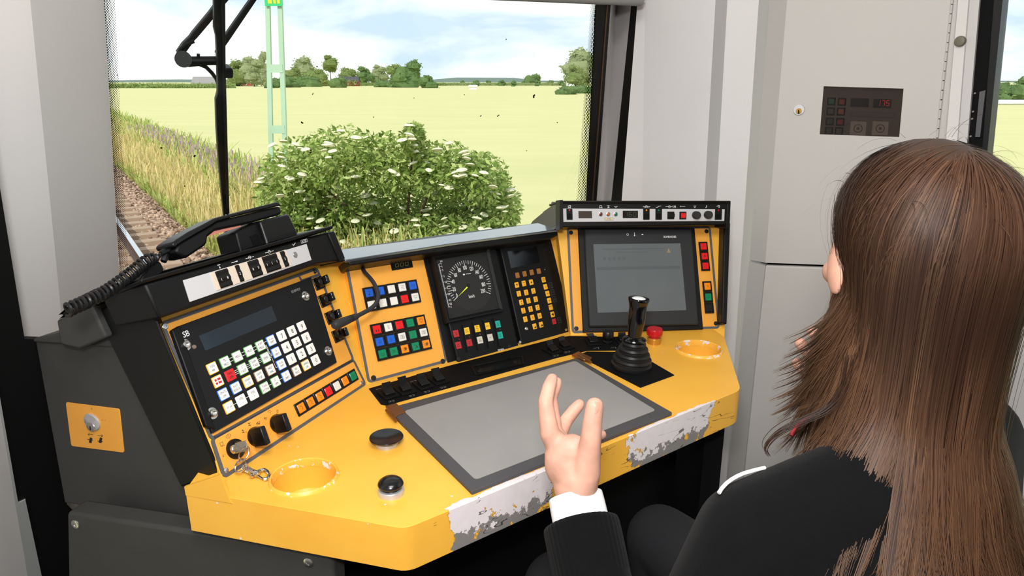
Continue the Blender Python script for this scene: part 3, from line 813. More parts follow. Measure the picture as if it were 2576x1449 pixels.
# trees, hedges and houses beyond the field
def gdist(py): return ray(CX, py) * ((GZ - EYE.z) / ray(CX, py).z)
M_trunk = mat('tree_trunk', srgb(112, 98, 84), .9)
TCNT = [0]
def tree(px, base, topy, w, lab, tones, crown0=.15, group='trees beyond the field', cat='tree', name='tree', trunk=True, nl=1100, slim=False):
    TCNT[0] += 1
    y = gdist(base + ((TCNT[0] * 7) % 5 - 2) * .8).y
    k = y / FPX; w = w * (1.3 if crown0 else 1.1)
    foot = ypt(px, base, y); foot.z = GZ
    tp = ypt(px, topy, y); H = tp.z - GZ; W = w * k
    T = thing(name, lab, cat, foot, group)
    T.matrix_world = Matrix.Translation(foot)
    bl_ = []
    nb = 7
    for q in range(nb):
        zc = H * (crown0 + (1 - crown0) * (q + .5) / (nb + .3)); tt = (q + .5) / nb
        rr = W * .5 * (.55 + .45 * math.sin(math.pi * min(1, tt * 1.05 + .08)))
        off = W * .22
        bl_.append((foot + Vector((R.uniform(-off, off), R.uniform(-off, off), zc)), (rr * R.uniform(.75, 1.05), rr * .9, max(H * (1 - crown0) / nb * 1.5, rr * .62))))
    vs, fs, cols = leaves(bl_, nl, W * .04 + .10, tones)
    # solid heart of the crown
    for c, rad in bl_:
        o = len(vs); N = 8
        rings_ = []
        for i in range(1, 5):
            ph = math.pi * i / 5
            for j in range(N):
                th = 2 * math.pi * j / N; s = .82 * R.uniform(.8, 1.1)
                vs.append(c + Vector((rad[0] * math.sin(ph) * math.cos(th) * s, rad[1] * math.sin(ph) * math.sin(th) * s, rad[2] * math.cos(ph) * s))); cols.append(mixc(tones[0], tones[-1], R.random() * .5))
        for i in range(3):
            for j in range(N):
                fs.append((o + i * N + j, o + i * N + (j + 1) % N, o + (i + 1) * N + (j + 1) % N, o + (i + 1) * N + j))
    cr = cloud_mesh('crown', vs, fs, cols, M_leafv, T)
    if trunk:
        mb = MB(); mb.tube([foot, foot + Vector((0, 0, H * .5)), foot + Vector((0, 0, H * .85))], [max(.12, W * .035), W * .025, .06], 6); build('trunk', mb, M_trunk, T)
    return T
TG = [(.17, .23, .07), (.25, .32, .10), (.34, .40, .15)]
TD = [(.10, .18, .06), (.16, .26, .08), (.23, .32, .11)]
TP = [(.26, .31, .15), (.35, .39, .20), (.44, .47, .26)]
for a in ((597, 217, 157, 56, 'broad bright green tree just right of the wiper blade', TG),
          (640, 216, 146, 46, 'grey green tree between the wiper blade and the mast', TP),
          (662, 215, 133, 30, 'slim tall tree hidden half behind the mast', TP),
          (735, 216, 172, 40, 'low green tree directly right of the mast', TG),
          (765, 215, 147, 54, 'tall feathery grey green tree right of the mast', TP),
          (800, 215, 178, 44, 'low olive tree left of the slim tall tree', TG),
          (880, 215, 175, 44, 'olive tree behind the dark roofed red house', TG),
          (918, 216, 169, 30, 'dark rounded tree right of the dark roofed red house', TD),
          (955, 214, 166, 34, 'pale green tree left of the big dark tree', TP),
          (993, 213, 163, 36, 'mid green tree touching the big dark tree on its left', TG),
          (1029, 217, 154, 50, 'big dark green tree in the middle of the horizon', TD),
          (1343, 212, 191, 34, 'single round tree above the row of small bushes', TD),
          (1470, 216, 128, 78, 'large loose tree at the right edge of the windscreen', TP),
          (1448, 216, 165, 40, 'smaller tree in front of the large loose tree at the windscreen edge', TG)):
    tree(*a)
t5 = tree(833, 216, 141, 34, 'slim tree with a bare trunk and a small high crown', TG, crown0=.52)
for i, (px, w, ty) in enumerate(((1005, 80, 192), (1078, 44, 192), (960, 34, 203), (858, 50, 200), (780, 60, 198), (725, 50, 196), (690, 40, 200))):
    tree(px, 220, ty, w, ['wide dark hedge bush below the big dark tree', 'rounded bush at the right end of the tree group', 'small bush left of the wide hedge bush', 'low shrub left of the red house', 'low shrub under the feathery tree', 'low shrub right of the mast foot on the horizon', 'low shrub behind the mast'][i], TD, crown0=0, group='shrubs at the far field edge', cat='shrub', name='shrub', trunk=False, nl=400)
pos = ['first', 'second', 'third', 'fourth', 'fifth', 'sixth', 'seventh', 'eighth', 'ninth']
for i, px in enumerate((1163, 1197, 1228, 1262, 1292, 1322, 1353, 1384, 1412)):
    tree(px, 216, 203, 16 + 3 * (i % 2), 'small round dark bush, %s from the left in the row on the horizon' % pos[i], TD, crown0=0, group='small round bushes on the horizon', cat='bush', name='round_bush', trunk=False, nl=150)
for px, w, lab in ((1425, 46, 'left half of the low hedge at the right windscreen edge'), (1462, 46, 'right half of the low hedge at the right windscreen edge')):
    tree(px, 236, 220, w, lab, TD, crown0=0, group='low hedge near the windscreen edge', cat='hedge', name='hedge', trunk=False, nl=350)
for i, px in enumerate((2490, 2530, 2575)):
    tree(px, 258, (222, 214, 199, 212, 205)[i], 74, ['dark green tree beside the side window frame', 'green tree in the middle of the side window view', 'taller tree at the right picture edge in the side window', 'tree beyond the right picture edge outside the side window', 'far tree beyond the right picture edge outside the side window'][i], TD, crown0=0, group='trees in the side window', nl=400)
def strip(name, x0, x1, base, topy, lab, tones, cat, n):
    y = gdist(base).y; a, b = ypt(x0, base, y), ypt(x1, base, y); H = ypt(x0, topy, y).z - GZ
    cl = []
    m = max(3, int((x1 - x0) / 9))
    for q in range(m):
        f = (q + .5) / m
        cl.append((Vector((a.x + (b.x - a.x) * f, y, GZ + H * .42)), ((b.x - a.x) / m * .9, 3.0, H * R.uniform(.45, .6))))
    vs, fs, cols = leaves(cl, n, H * .12 + .12, tones)
    for c, rad in cl:
        o = len(vs); vs += [c + Vector((-rad[0], 0, -rad[2])), c + Vector((rad[0], 0, -rad[2])), c + Vector((rad[0] * .8, 1, rad[2] * .6)), c + Vector((-rad[0] * .8, 1, rad[2] * .6)), c + Vector((0, 3, -rad[2])), c + Vector((0, 3, rad[2] * .6))]
        cols += [tones[0]] * 6; fs += [(o, o + 1, o + 2, o + 3), (o, o + 3, o + 5, o + 4), (o + 1, o + 4, o + 5, o + 2), (o + 2, o + 5, o + 3)]
    ob = cloud_mesh(name, vs, fs, cols, M_leafv); tag(ob, lab, cat, kind='stuff')
strip('hedgerow', 270, 590, 222, 206, 'long green hedgerow along the far left field edge', [(.22, .30, .09), (.30, .38, .13), (.38, .44, .18)], 'hedgerow', 1800)
strip('hedgerow', 690, 900, 217, 199, 'green hedgerow left of and behind the red house', TG, 'hedgerow', 1500)
strip('hedgerow', 1090, 1480, 215.5, 206, 'olive hedgerow behind the row of small round bushes', [(.24, .30, .12), (.30, .35, .15), (.36, .40, .2)], 'hedgerow', 1800)
strip('hedgerow', 880, 1120, 216, 206, 'green hedgerow below the big dark tree', TG, 'hedgerow', 1200)
# low blue hills far away
vs = []; mb = MB()
pr = []
for k in range(60):
    px = -600 + k * 70
    hgt = max(0, 1 + 4 * mnoise.noise(Vector((k * .23, 0, 0))) + (5 if 1100 < px < 1330 else 0))
    p = ypt(px, 203, 1450); pr.append((p.x, 1450.0, GZ + 3 + hgt))
mb.rings([[Vector((x, y - 50, GZ)) for x, y, z in pr], [Vector((x, y, z)) for x, y, z in pr], [Vector((x, y + 40, GZ)) for x, y, z in pr]], False, False, closed=False)
struct('distant_hills', mb, mat('hill_blue_green', (.17, .22, .19, 1), 1, spec=0))
def house(px, base, w, wall_top, roof_top, lab, wallc, roofc, name='house', nwin=2):
    y = gdist(base).y; k = y / FPX; c = ypt(px, base, y); c.z = GZ
    W = w * k; h1 = ypt(px, wall_top, y).z - GZ; h2 = ypt(px, roof_top, y).z - GZ; D = W * .5
    T = thing(name, lab, 'house', c); T.matrix_world = Matrix.Translation(c)
    mb = MB(); mb.slab([c + Vector((-W / 2, 0, 0)), c + Vector((W / 2, 0, 0)), c + Vector((W / 2, D, 0)), c + Vector((-W / 2, D, 0))], (0, 0, h1))
    for sx_ in (-1, 1): mb.slab([c + Vector((sx_ * W / 2, 0, h1)), c + Vector((sx_ * W / 2, D, h1)), c + Vector((sx_ * W / 2, D / 2, h2))], (-sx_ * .1, 0, 0))
    build('wall', mb, mat(name + '_wall_' + str(px), wallc, .8), T, smooth=False)
    mb = MB()
    for s in (-1, 1):
        e = c + Vector((0, D / 2 + s * (D / 2 + .3), h1 - .1)); rdg = c + Vector((0, D / 2, h2))
        mb.slab([e + Vector((-W / 2 - .3, 0, 0)), e + Vector((W / 2 + .3, 0, 0)), rdg + Vector((W / 2 + .3, 0, 0)), rdg + Vector((-W / 2 - .3, 0, 0))], (0, 0, .25))
    build('roof', mb, mat(name + '_roof_' + str(px), roofc, .8), T, smooth=False)
    for q in range(nwin):
        x = (q + .5) / nwin * W - W / 2
        mb = MB(); mb.box(c + Vector((x, -.04, h1 * .55)), (W * .09, .1, h1 * .4)); build('window', mb, M_white, T, smooth=False)
    return T
RED = (.30, .04, .03, 1)
house(877, 217, 46, 206, 194, 'red house with a dark roof among the trees beyond the field', RED, (.06, .06, .08, 1), 'farmhouse', 3)
house(519, 216, 72, 211, 194, 'long barn with a pale grey roof left of the wiper blade', RED, (.27, .25, .25, 1), 'barn', 0)
house(620, 216, 24, 208, 202, 'small red shed right of the wiper blade', RED, (.2, .1, .09, 1), 'shed', 1)
house(938, 213, 14, 200, 194, 'small grey outbuilding right of the dark rounded tree', (.35, .38, .42, 1), (.3, .32, .36, 1), 'outbuilding', 1)
house(1190, 225.5, 18, 218, 215.5, 'small white hut on the field edge', (.8, .78, .72, 1), (.7, .68, .64, 1), 'hut', 0)
house(1440, 216, 28, 208, 203, 'white house at the right windscreen edge', (.85, .85, .85, 1), (.5, .5, .55, 1), 'house', 2)
house(2545, 263, 70, 259, 256, 'long white farm building in the side window', (.8, .8, .82, 1), (.6, .62, .66, 1), 'farm_building', 4)
# ------------------------------------------------------------------ driver's desk
UP = Vector((0, 0, 1))
A = zpt(574, 1252, DZ); B = zpt(1000, 1329, DZ); C = zpt(1040, 1312, DZ); D = zpt(1864, 981, DZ); E = zpt(1822, 848, DZ)
v1 = (B - A); v1.normalize()
V1 = Plane(A, (v1.y, -v1.x, 0))
fe = (D - C).normalized()
V2 = Plane(C, (fe.y, -fe.x, 0))
# yellow lacquer with chips; the front edge is worn to primer and metal (UV: metres along the edge, metres from the edge)
M_yel = bpy.data.materials.new('yellow_lacquer'); M_yel.use_nodes = True
t = M_yel.node_tree; pb = t.nodes['Principled BSDF']
pb.inputs['Roughness'].default_value = .38; pb.inputs['Specular IOR Level'].default_value = .4
def nn(tp, **k):
    n = t.nodes.new(tp)
    for a, b in k.items(): setattr(n, a, b)
    return n
def mth(op, a, b=None, clamp=False):
    n = nn('ShaderNodeMath', operation=op); n.use_clamp = clamp
    for i, x in enumerate((a, b)):
        if x is None: continue
        if isinstance(x, (int, float)): n.inputs[i].default_value = x
        else: t.links.new(x, n.inputs[i])
    return n.outputs[0]
def noise(vec, scale, detail=4, rough=.55, dist=0.0):
    n = nn('ShaderNodeTexNoise'); n.inputs['Scale'].default_value = scale; n.inputs['Detail'].default_value = detail; n.inputs['Roughness'].default_value = rough; n.inputs['Distortion'].default_value = dist
    t.links.new(vec, n.inputs['Vector']); return n.outputs['Fac']
def mixcol(f, a, b):
    n = nn('ShaderNodeMix', data_type='RGBA')
    t.links.new(f, n.inputs['Factor'])
    for s, x in (('A', a), ('B', b)):
        i = [q for q in n.inputs if q.name == s and q.type == 'RGBA'][0]
        if isinstance(x, tuple): i.default_value = x
        else: t.links.new(x, i)
    return [q for q in n.outputs if q.type == 'RGBA'][0]
tcn = nn('ShaderNodeTexCoord'); obj = tcn.outputs['Object']
uvn = nn('ShaderNodeUVMap'); uvn.uv_map = 'UVMap'; spn = nn('ShaderNodeSeparateXYZ'); t.links.new(uvn.outputs[0], spn.inputs[0])
U, V = spn.outputs[0], spn.outputs[1]
base = nn('ShaderNodeValToRGB'); base.color_ramp.elements[0].position = .3; base.color_ramp.elements[1].position = .7
base.color_ramp.elements[0].color = srgb(241, 177, 62); base.color_ramp.elements[1].color = srgb(246, 186, 72)
t.links.new(noise(obj, 9, 5), base.inputs[0])
LEN = (D - C).length
wear = nn('ShaderNodeValToRGB'); cr = wear.color_ramp
def sfrac(px): return (zpt(px, 1312 + (px - 1040) * (981 - 1312) / (1864 - 1040), DZ) - C).length / LEN
stops = [(1040, .10), (1110, .30), (1140, .95), (1330, .95), (1400, .7), (1480, .25), (1545, .30), (1570, .62), (1640, .95), (1770, .95), (1800, .5), (1850, .25)]
cr.elements[0].position = 0; cr.elements[0].color = (.1, .1, .1, 1); cr.elements[1].position = 1; cr.elements[1].color = (.1, .1, .1, 1)
for px, w in stops:
    e_ = cr.elements.new(min(.999, max(.001, sfrac(px)))); e_.color = (w, w, w, 1)
t.links.new(mth('DIVIDE', U, LEN), wear.inputs[0])
big = noise(obj, 34, 6, .6)
# distance over the top edge or below it
topside = mth('MULTIPLY', mth('MAXIMUM', V, 0.0), 75.0)
lower = mth('MULTIPLY', mth('MAXIMUM', mth('MULTIPLY', V, -1.0), 0.0), 3.0)
lvl = mth('SUBTRACT', mth('ADD', wear.outputs[0], mth('MULTIPLY', mth('SUBTRACT', big, .5), 1.5)), mth('ADD', topside, lower))
worn = mth('GREATER_THAN', lvl, .62)
rimmask = mth('GREATER_THAN', lvl, .59)
# small chips everywhere
vo = nn('ShaderNodeTexVoronoi'); vo.inputs['Scale'].default_value = 64; t.links.new(obj, vo.inputs['Vector'])
chs = nn('ShaderNodeSeparateColor'); t.links.new(vo.outputs['Color'], chs.inputs[0])
edge_near = mth('MULTIPLY', mth('LESS_THAN', mth('ABSOLUTE', V), .014), .26)
chip = mth('MULTIPLY', mth('LESS_THAN', vo.outputs['Distance'], mth('ADD', .06, mth('MULTIPLY', noise(obj, 260, 3), .13))), mth('GREATER_THAN', chs.outputs[0], mth('SUBTRACT', .955, edge_near)))
# scratches
mpn = nn('ShaderNodeMapping'); mpn.inputs['Scale'].default_value = (7, 30, 1); mpn.inputs['Rotation'].default_value = (0, 0, .5); t.links.new(uvn.outputs[0], mpn.inputs[0])
scn1 = noise(mpn.outputs[0], 2.0, 1.5, .5, .8)
line = mth('LESS_THAN', mth('ABSOLUTE', mth('SUBTRACT', scn1, .5)), .010)
onfront = mth('MULTIPLY', mth('LESS_THAN', V, -.004), mth('GREATER_THAN', wear.outputs[0], .22))
line = mth('MULTIPLY', mth('MULTIPLY', line, onfront), mth('GREATER_THAN', noise(obj, 14, 2), .52))
metal = mth('MULTIPLY', worn, mth('GREATER_THAN', mth('ADD', mth('MULTIPLY', V, -14.0), mth('MULTIPLY', mth('SUBTRACT', noise(obj, 46, 6, .65), .5), 1.4)), .66))
c1_ = mixcol(mth('MULTIPLY', rimmask, .55), base.outputs[0], srgb(120, 90, 50))
prim = mixcol(noise(obj, 60, 5), srgb(222, 212, 214), srgb(236, 228, 230))
c2_ = mixcol(worn, c1_, prim)
c3_ = mixcol(chip, c2_, srgb(226, 220, 220))
c4_ = mixcol(metal, c3_, srgb(132, 128, 126))
c5_ = mixcol(mth('MULTIPLY', line, .8), c4_, srgb(40, 34, 28))
t.links.new(c5_, pb.inputs['Base Color'])
bm_ = nn('ShaderNodeBump'); bm_.inputs['Strength'].default_value = .3; bm_.inputs['Distance'].default_value = .0006
t.links.new(mth('ADD', mth('MULTIPLY', noise(obj, 1300, 2), .25), mth('MULTIPLY', worn, -.8)), bm_.inputs['Height']); t.links.new(bm_.outputs[0], pb.inputs['Normal'])

desk = thing('driver_desk', 'yellow driver desk with worn white front edge and black hooded consoles', 'desk', zpt(1200, 1150, DZ) + Vector((0, 0, -.78)))
bpy.context.view_layer.update()
def desk_uv(o):
    me = o.data; uvl = me.uv_layers.new(name='UVMap')
    off = o.matrix_world.translation
    for p in me.polygons:
        wn_ = p.normal
        for li in p.loop_indices:
            w = off + me.vertices[me.loops[li].vertex_index].co
            s_ = (w - C).dot(fe)
            if abs(wn_.z) > .6: v_ = (C - w).dot(V2.n)
            elif wn_.dot(V2.n) > .75: v_ = w.z - DZ
            elif wn_.dot(V1.n) > .75: v_ = w.z - DZ; s_ = -.2
            else: v_ = -.03 + .0 * w.z; s_ = -.2
            uvl.data[li].uv = (s_, v_)
L0 = V1.P(465, 1226)
L0.z = DZ
pLb, pMb, pRa, pRb = zpt(562, 1206, DZ), zpt(924, 966, DZ), zpt(1440, 842, DZ), zpt(1815, 825, DZ)
back = AXF
def smooth_corner(P, Q, S, r, n=5):
    a = (P - Q).normalized(); b = (S - Q).normalized(); o = []
    p0, p1 = Q + a * r, Q + b * r
    for k in range(n + 1):
        f = k / n; o.append(p0 * (1 - f) ** 2 + Q * 2 * f * (1 - f) + p1 * f ** 2)
    return o
Cc = zpt(1020, 1330, DZ)
top_poly = [L0] + smooth_corner(L0, Cc, D, .016) + smooth_corner(Cc, D, E, .02) + [E, pRb + back * .06, pRa + back * .06, pMb + back * .06, pLb + Vector((-.05, .1, 0))]
# cup wells cut by laying the top as a ring mesh round each hole: done with a boolean-free triangulation
HOLES = []
for (cxp, cyp, rx) in ((765, 1201, 80), (1758, 880, 55)):
    c = zpt(cxp, cyp, DZ); r = (zpt(cxp + rx, cyp, DZ) - zpt(cxp - rx, cyp, DZ)).length / 2
    HOLES.append((c, r))
THK = .070
def top_mesh(name, outer, holes, z0, z1, m, parent, bev):
    bm = bmesh.new()
    org = parent.matrix_world.translation
    def loop(pts, z): return [bm.verts.new((p.x - org.x, p.y - org.y, z - org.z)) for p in pts]
    hp = [[c + Vector((r * math.cos(2 * math.pi * k / 40), r * math.sin(2 * math.pi * k / 40), 0)) for k in range(40)] for c, r in holes]
    o1 = loop(outer, z1); h1 = [loop(h, z1) for h in hp]
    es = []
    for l in [o1] + h1:
        for i in range(len(l)): es.append(bm.edges.new((l[i], l[(i + 1) % len(l)])))
    bmesh.ops.triangle_fill(bm, use_beauty=True, edges=es)
    o0 = loop(outer, z0)
    for i in range(len(o1)): j = (i + 1) % len(o1); bm.faces.new((o1[i], o1[j], o0[j], o0[i]))
    bm.faces.new(list(reversed(o0)))
    for l, h in zip(h1, hp):
        l0 = loop(h, z1 - .055)
        for i in range(40): j = (i + 1) % 40; bm.faces.new((l[j], l[i], l0[i], l0[j]))
    bmesh.ops.recalc_face_normals(bm, faces=bm.faces)
    me = bpy.data.meshes.new(name); bm.to_mesh(me); bm.free()
    me.materials.append(m); me.polygons.foreach_set('use_smooth', [True] * len(me.polygons)); me.set_sharp_from_angle(angle=.7)
    ob = bpy.data.objects.new(name, me); COL.objects.link(ob); ob.parent = parent; ob.matrix_world = Matrix.Translation(org)
    bv = ob.modifiers.new('bevel', 'BEVEL'); bv.width = bev; bv.segments = 3; bv.limit_method = 'ANGLE'; bv.angle_limit = 1.0
    bv.harden_normals = False
    return ob
wt = top_mesh('worktop', top_poly, HOLES, DZ - THK, DZ, M_yel, desk, .008)
desk_uv(wt)
# cup holders: raised lip and bowl
M_yel2 = mat('yellow_lacquer_plain', srgb(243, 181, 66), .38, spec=.4)
M_lip = bpy.data.materials.new('yellow_lip_chipped'); M_lip.use_nodes = True
t = M_lip.node_tree; pb = t.nodes['Principled BSDF']; pb.inputs['Roughness'].default_value = .38
tcn = nn('ShaderNodeTexCoord'); ch = mth('GREATER_THAN', noise(tcn.outputs['Object'], 70, 5, .6), .575)
t.links.new(mixcol(ch, srgb(244, 183, 68), srgb(230, 224, 220)), pb.inputs['Base Color'])
M_lip2 = M_lip.copy(); M_lip2.name = 'yellow_lip_worn'
[n for n in M_lip2.node_tree.nodes if n.type == 'MATH'][0].inputs[1].default_value = .54
for (c, r), lab, ml in zip(HOLES, ('left', 'right'), (M_lip, M_lip2)):
    mb = MB(); mb.lathe(c, UP, [(r * 1.10, -.001), (r * 1.06, .0035), (r * 1.02, .0052), (r * .985, .0042), (r * .965, .0), (r * .955, -.008)], 48, cap0=False, cap1=False)
    cup = build('cup_holder', mb, ml, desk)
    mb = MB(); mb.lathe(c, UP, [(r * .965, -.002), (r * .955, -.03), (r * .90, -.046), (r * .75, -.053), (0.001, -.055)], 48, cap0=False, cap1=False)
    build('cup_well', mb, M_yel2, cup)
# yellow flank that runs up under the left console
mb = MB(); mb.prism(V1, [(464, 1224), (553, 1195), (577, 1256), (585, 1266), (468, 1246)], -.004, .0006)
o = build('left_flank', mb, M_yel2, desk, smooth=False)
# grey lower body and side
lu = Vector((-LP.n.y, LP.n.x, 0)).normalized()
CH = Plane(zpt(560, 1206, DZ), -lu)
mb = MB(); mb.prism(CH, [(70, 862), (300, 845), (470, 1218), (530, 1340), (146, 1274)], -.05, -.012)
body = build('side_body', mb, M_grey, desk, mod=.003)
mb = MB(); mb.prism(CH, [(70, 856), (150, 838), (270, 842), (270, 880), (70, 866)], -.16, -.008); build('side_ledge', mb, M_grey, desk, mod=.006)
mb = MB(); mb.prism(CH.off(.012), [(141, 806), (228, 769), (266, 850), (200, 879), (152, 868)], -.12, 0); build('cable_box', mb, M_grey, desk, mod=.004)
KP = V1.off(-.02)
mb = MB(); mb.prism(KP, [(167, 1289), (815, 1388), (829, 1396), (836, 1412), (846, 1700), (175, 1700)], -.04, .0); kick = build('kick_panel', mb, M_grey, desk, mod=.006)
def torx(pl, px, py, r, name, parent, m=M_steel, h=0.0, hexa=False):
    c = pl.P(px, py, h)
    mb = MB(); mb.lathe(c, pl.n, [(r, -.0005), (r * .96, .0008), (r * .8, .0015), (r * .38, .0016), (r * .34, .0008), (.0001, .0008)], 16, cap0=False, cap1=False)
    s_ = build(name, mb, m, parent)
    return s_
for px, py in ((190, 1319), (776, 1416)):
    torx(KP, px, py, .0085, 'screw', kick)
mb = MB(); mb.prism(KP, [(420, 1320), (1000, 1395), (1000, 1700), (420, 1700)], -.16, -.12); build('understructure', mb, M_blackm, desk)
# knee space back
mb = MB(); pts = [B + AXF * .25 + Vector((0, 0, -.07)), D + AXF * .15 + Vector((0, 0, -.07))]
mb.slab([pts[0], pts[1], Vector((pts[1].x, pts[1].y, .02)), Vector((pts[0].x, pts[0].y, .02))], AXF * .05); build('knee_panel', mb, M_blackm, desk)
mb = MB(); e1 = zpt(1858, 1040, DZ - .07); e2 = zpt(1835, 900, DZ - .07)
mb.slab([e1 + AXF * .03, e2 + AXF * .1, Vector((e2.x, e2.y, .02)) + AXF * .1, Vector((e1.x, e1.y, .02)) + AXF * .03], (-.04, -.0, 0)); build('right_leg_panel', mb, M_blackm, desk)

# --- consoles: yellow faces, hoods, cheeks
def face(name, pl, poly, h0, h1, m, parent=desk, mod=None, smooth=True):
    mb = MB(); mb.prism(pl, poly, h0, h1); return build(name, mb, m, parent, mod=mod, smooth=smooth)
face('left_console_face', LP, [(384, 745), (840, 600), (868, 655), (925, 966), (559, 1208)], -.03, 0, M_yel2, smooth=False)
face('middle_console_face', MP, [(868, 652), (1400, 578), (1437, 843), (923, 967)], -.03, 0, M_yel2, smooth=False)
face('right_console_face', RP, [(1401, 568), (1836, 562), (1822, 850), (1436, 845)], -.03, 0, M_yel2, smooth=False)
# left cheek
mb = MB()
f_ = [LP.P(365, 715, .045), LP.P(386, 800, .03), LP.P(552, 1190, .022), LP.P(540, 1200, .015)]
fr4 = [CH.P(365, 715, .0), CH.P(388, 800, .0), CH.P(551, 1192, .0), CH.P(455, 1226, .0), CH.P(238, 786, .0)]
mb.slab(fr4, CH.n * -.006); cheek = build('left_cheek', mb, M_black, desk, mod=.003)
LH = Plane(LP.P(600, 740, .05), Vector((LP.n.x, LP.n.y, 0)).normalized() * math.cos(.26) + UP * math.sin(.26))
hood = face('left_hood', LH, [(362, 714), (841, 580), (870, 655), (800, 664), (402, 802)], -.10, 0, M_black, mod=.004)
mb = MB(); a, b = LH.P(355, 703, .006), LH.P(838, 567, .006); bk = -Vector((LP.n.x, LP.n.y, 0)).normalized()
def flange(name, pts, backv, thick, m, parent=desk, mod=.003):
    mb = MB(); n = len(pts)
    r0 = [p for p in pts] + [p + backv for p in reversed(pts)]
    mb.slab(r0, (0, 0, -thick)); return build(name, mb, m, parent, mod=mod)
cl = CH.P(168, 786, .004)
bv_ = bk * .10 + UP * -.026
mb = MB(); mb.slab([cl, a, b, b + bv_, a + bv_, a + bv_ * .95 + (cl - a) * .25, cl + bv_ * .12], (0, 0, -.0065)); build('left_hood_lip', mb, M_black, desk, mod=.002)
# right end of the left hood
mb = MB(); q = [LH.P(826, 586, .004), LH.P(842, 580, .004), LH.P(872, 656, .004), LH.P(858, 660, .004)]
mb.slab(q, -LH.n * .10); build('hood_end', mb, M_black, desk, mod=.003)
# middle hood
MH = Plane(MP.P(1130, 640, .055), MP.n)
mbk = -Vector((MP.n.x, MP.n.y, 0)).normalized()
face('middle_hood', MH, [(872, 652), (1402, 577), (1404, 592), (1380, 602), (1060, 640), (880, 668)], -.055, 0, M_black, mod=.003)
M_hoodtop = mat('hood_top_satin', srgb(60, 64, 72), .16, spec=1.0, coat=1.0)
M_hoodtop.node_tree.nodes['Principled BSDF'].inputs['Coat Roughness'].default_value = .12
M_hoodtop.node_tree.nodes['Principled BSDF'].inputs['Coat IOR'].default_value = 2.2
flange('middle_hood_top', [MH.P(868, 654, .004), MH.P(1130, 613, .004), MH.P(1403, 577, .004)], mbk * .075 + UP * .004, .006, M_hoodtop, mod=.0015)
# right hood
RH = Plane(RP.P(1620, 545, .07), Vector((RP.n.x, RP.n.y, 0)).normalized() * math.cos(.16) + UP * math.sin(.16))
rbk = -Vector((RP.n.x, RP.n.y, 0)).normalized()
face('right_hood', RH, [(1409, 508), (1838, 508), (1834, 566), (1412, 572)], -.11, 0, M_black, mod=.003)
flange('right_hood_lip', [RH.P(1406, 505, .008), RH.P(1839, 505, .008)], rbk * .12 + UP * -.028, .0055, M_black, mod=.002)
ru = (RP.P(1700, 700) - RP.P(1500, 702)); ru.z = 0; ru.normalize()
RC = Plane(RH.P(1408, 540, .0), -ru)
mb = MB(); mb.prism(RC, [(1368, 533), (1408, 505), (1410, 578), (1366, 566)], -.004, .002); build('hood_side', mb, mat('hood_side_grey', srgb(92, 92, 90), .5), desk)
mb = MB(); mb.slab([RC.P(1340, 556), RC.P(1368, 533), RC.P(1366, 568), RC.P(1330, 572)], -RC.n * .004); build('hood_side', mb, MATS['hood_side_grey'], desk)
mb = MB(); mb.prism(RC, [(1402, 505), (1412, 503), (1412, 577), (1402, 580)], -.004, .004); build('hood_edge', mb, M_black, desk)
# right cheek
RK = Plane(RP.P(1825, 700, .03), RP.n)
face('right_cheek', RH.off(.002), [(1829, 508), (1839, 508), (1836, 575), (1826, 575)], -.1, .0, M_black, mod=.002)
face('right_cheek', RK, [(1822, 560), (1838, 560), (1829, 816), (1816, 812)], -.10, 0, M_black, mod=.003)
# front bulkhead below the windscreen (behind the desk)
zb = WS.P(900, 700)
mb = MB(); wl_, wr_ = at_z(wl, .80), at_z(wr, .80)
mb.slab([wl_ - AXR * .6, wr_ + AXR * .25, Vector((wr_.x, wr_.y, 0)) + AXR * .25, Vector((wl_.x, wl_.y, 0)) - AXR * .6], AXF * .06)
struct('wall_windscreen', mb, M_blackm)
# ------------------------------------------------------------------ instruments
def ink(name, c): return mat('lens_' + name, c, .25, spec=.5)
LENS = dict(red=ink('red', srgb(226, 24, 28)), green=ink('green', srgb(0, 128, 84)), blue=ink('blue', srgb(28, 92, 200)), white=ink('white', srgb(226, 223, 216)),
            orange=ink('orange', srgb(242, 138, 14)), yellow=ink('yellow', srgb(240, 190, 26)), teal=ink('teal', srgb(0, 164, 144)), black=ink('black', srgb(24, 24, 24)),
            cream=ink('cream', srgb(206, 200, 184)), darkred=ink('dark_red', srgb(178, 26, 30)))
def circ(cx, cy, r, a0=0, a1=360, n=14): return [(cx + r * math.cos(math.radians(a0 + (a1 - a0) * k / n)), cy + r * math.sin(math.radians(a0 + (a1 - a0) * k / n))) for k in range(n + 1)]
SQ = lambda x0, y0, x1, y1: [(x0, y0), (x1, y0), (x1, y1), (x0, y1), (x0, y0)]
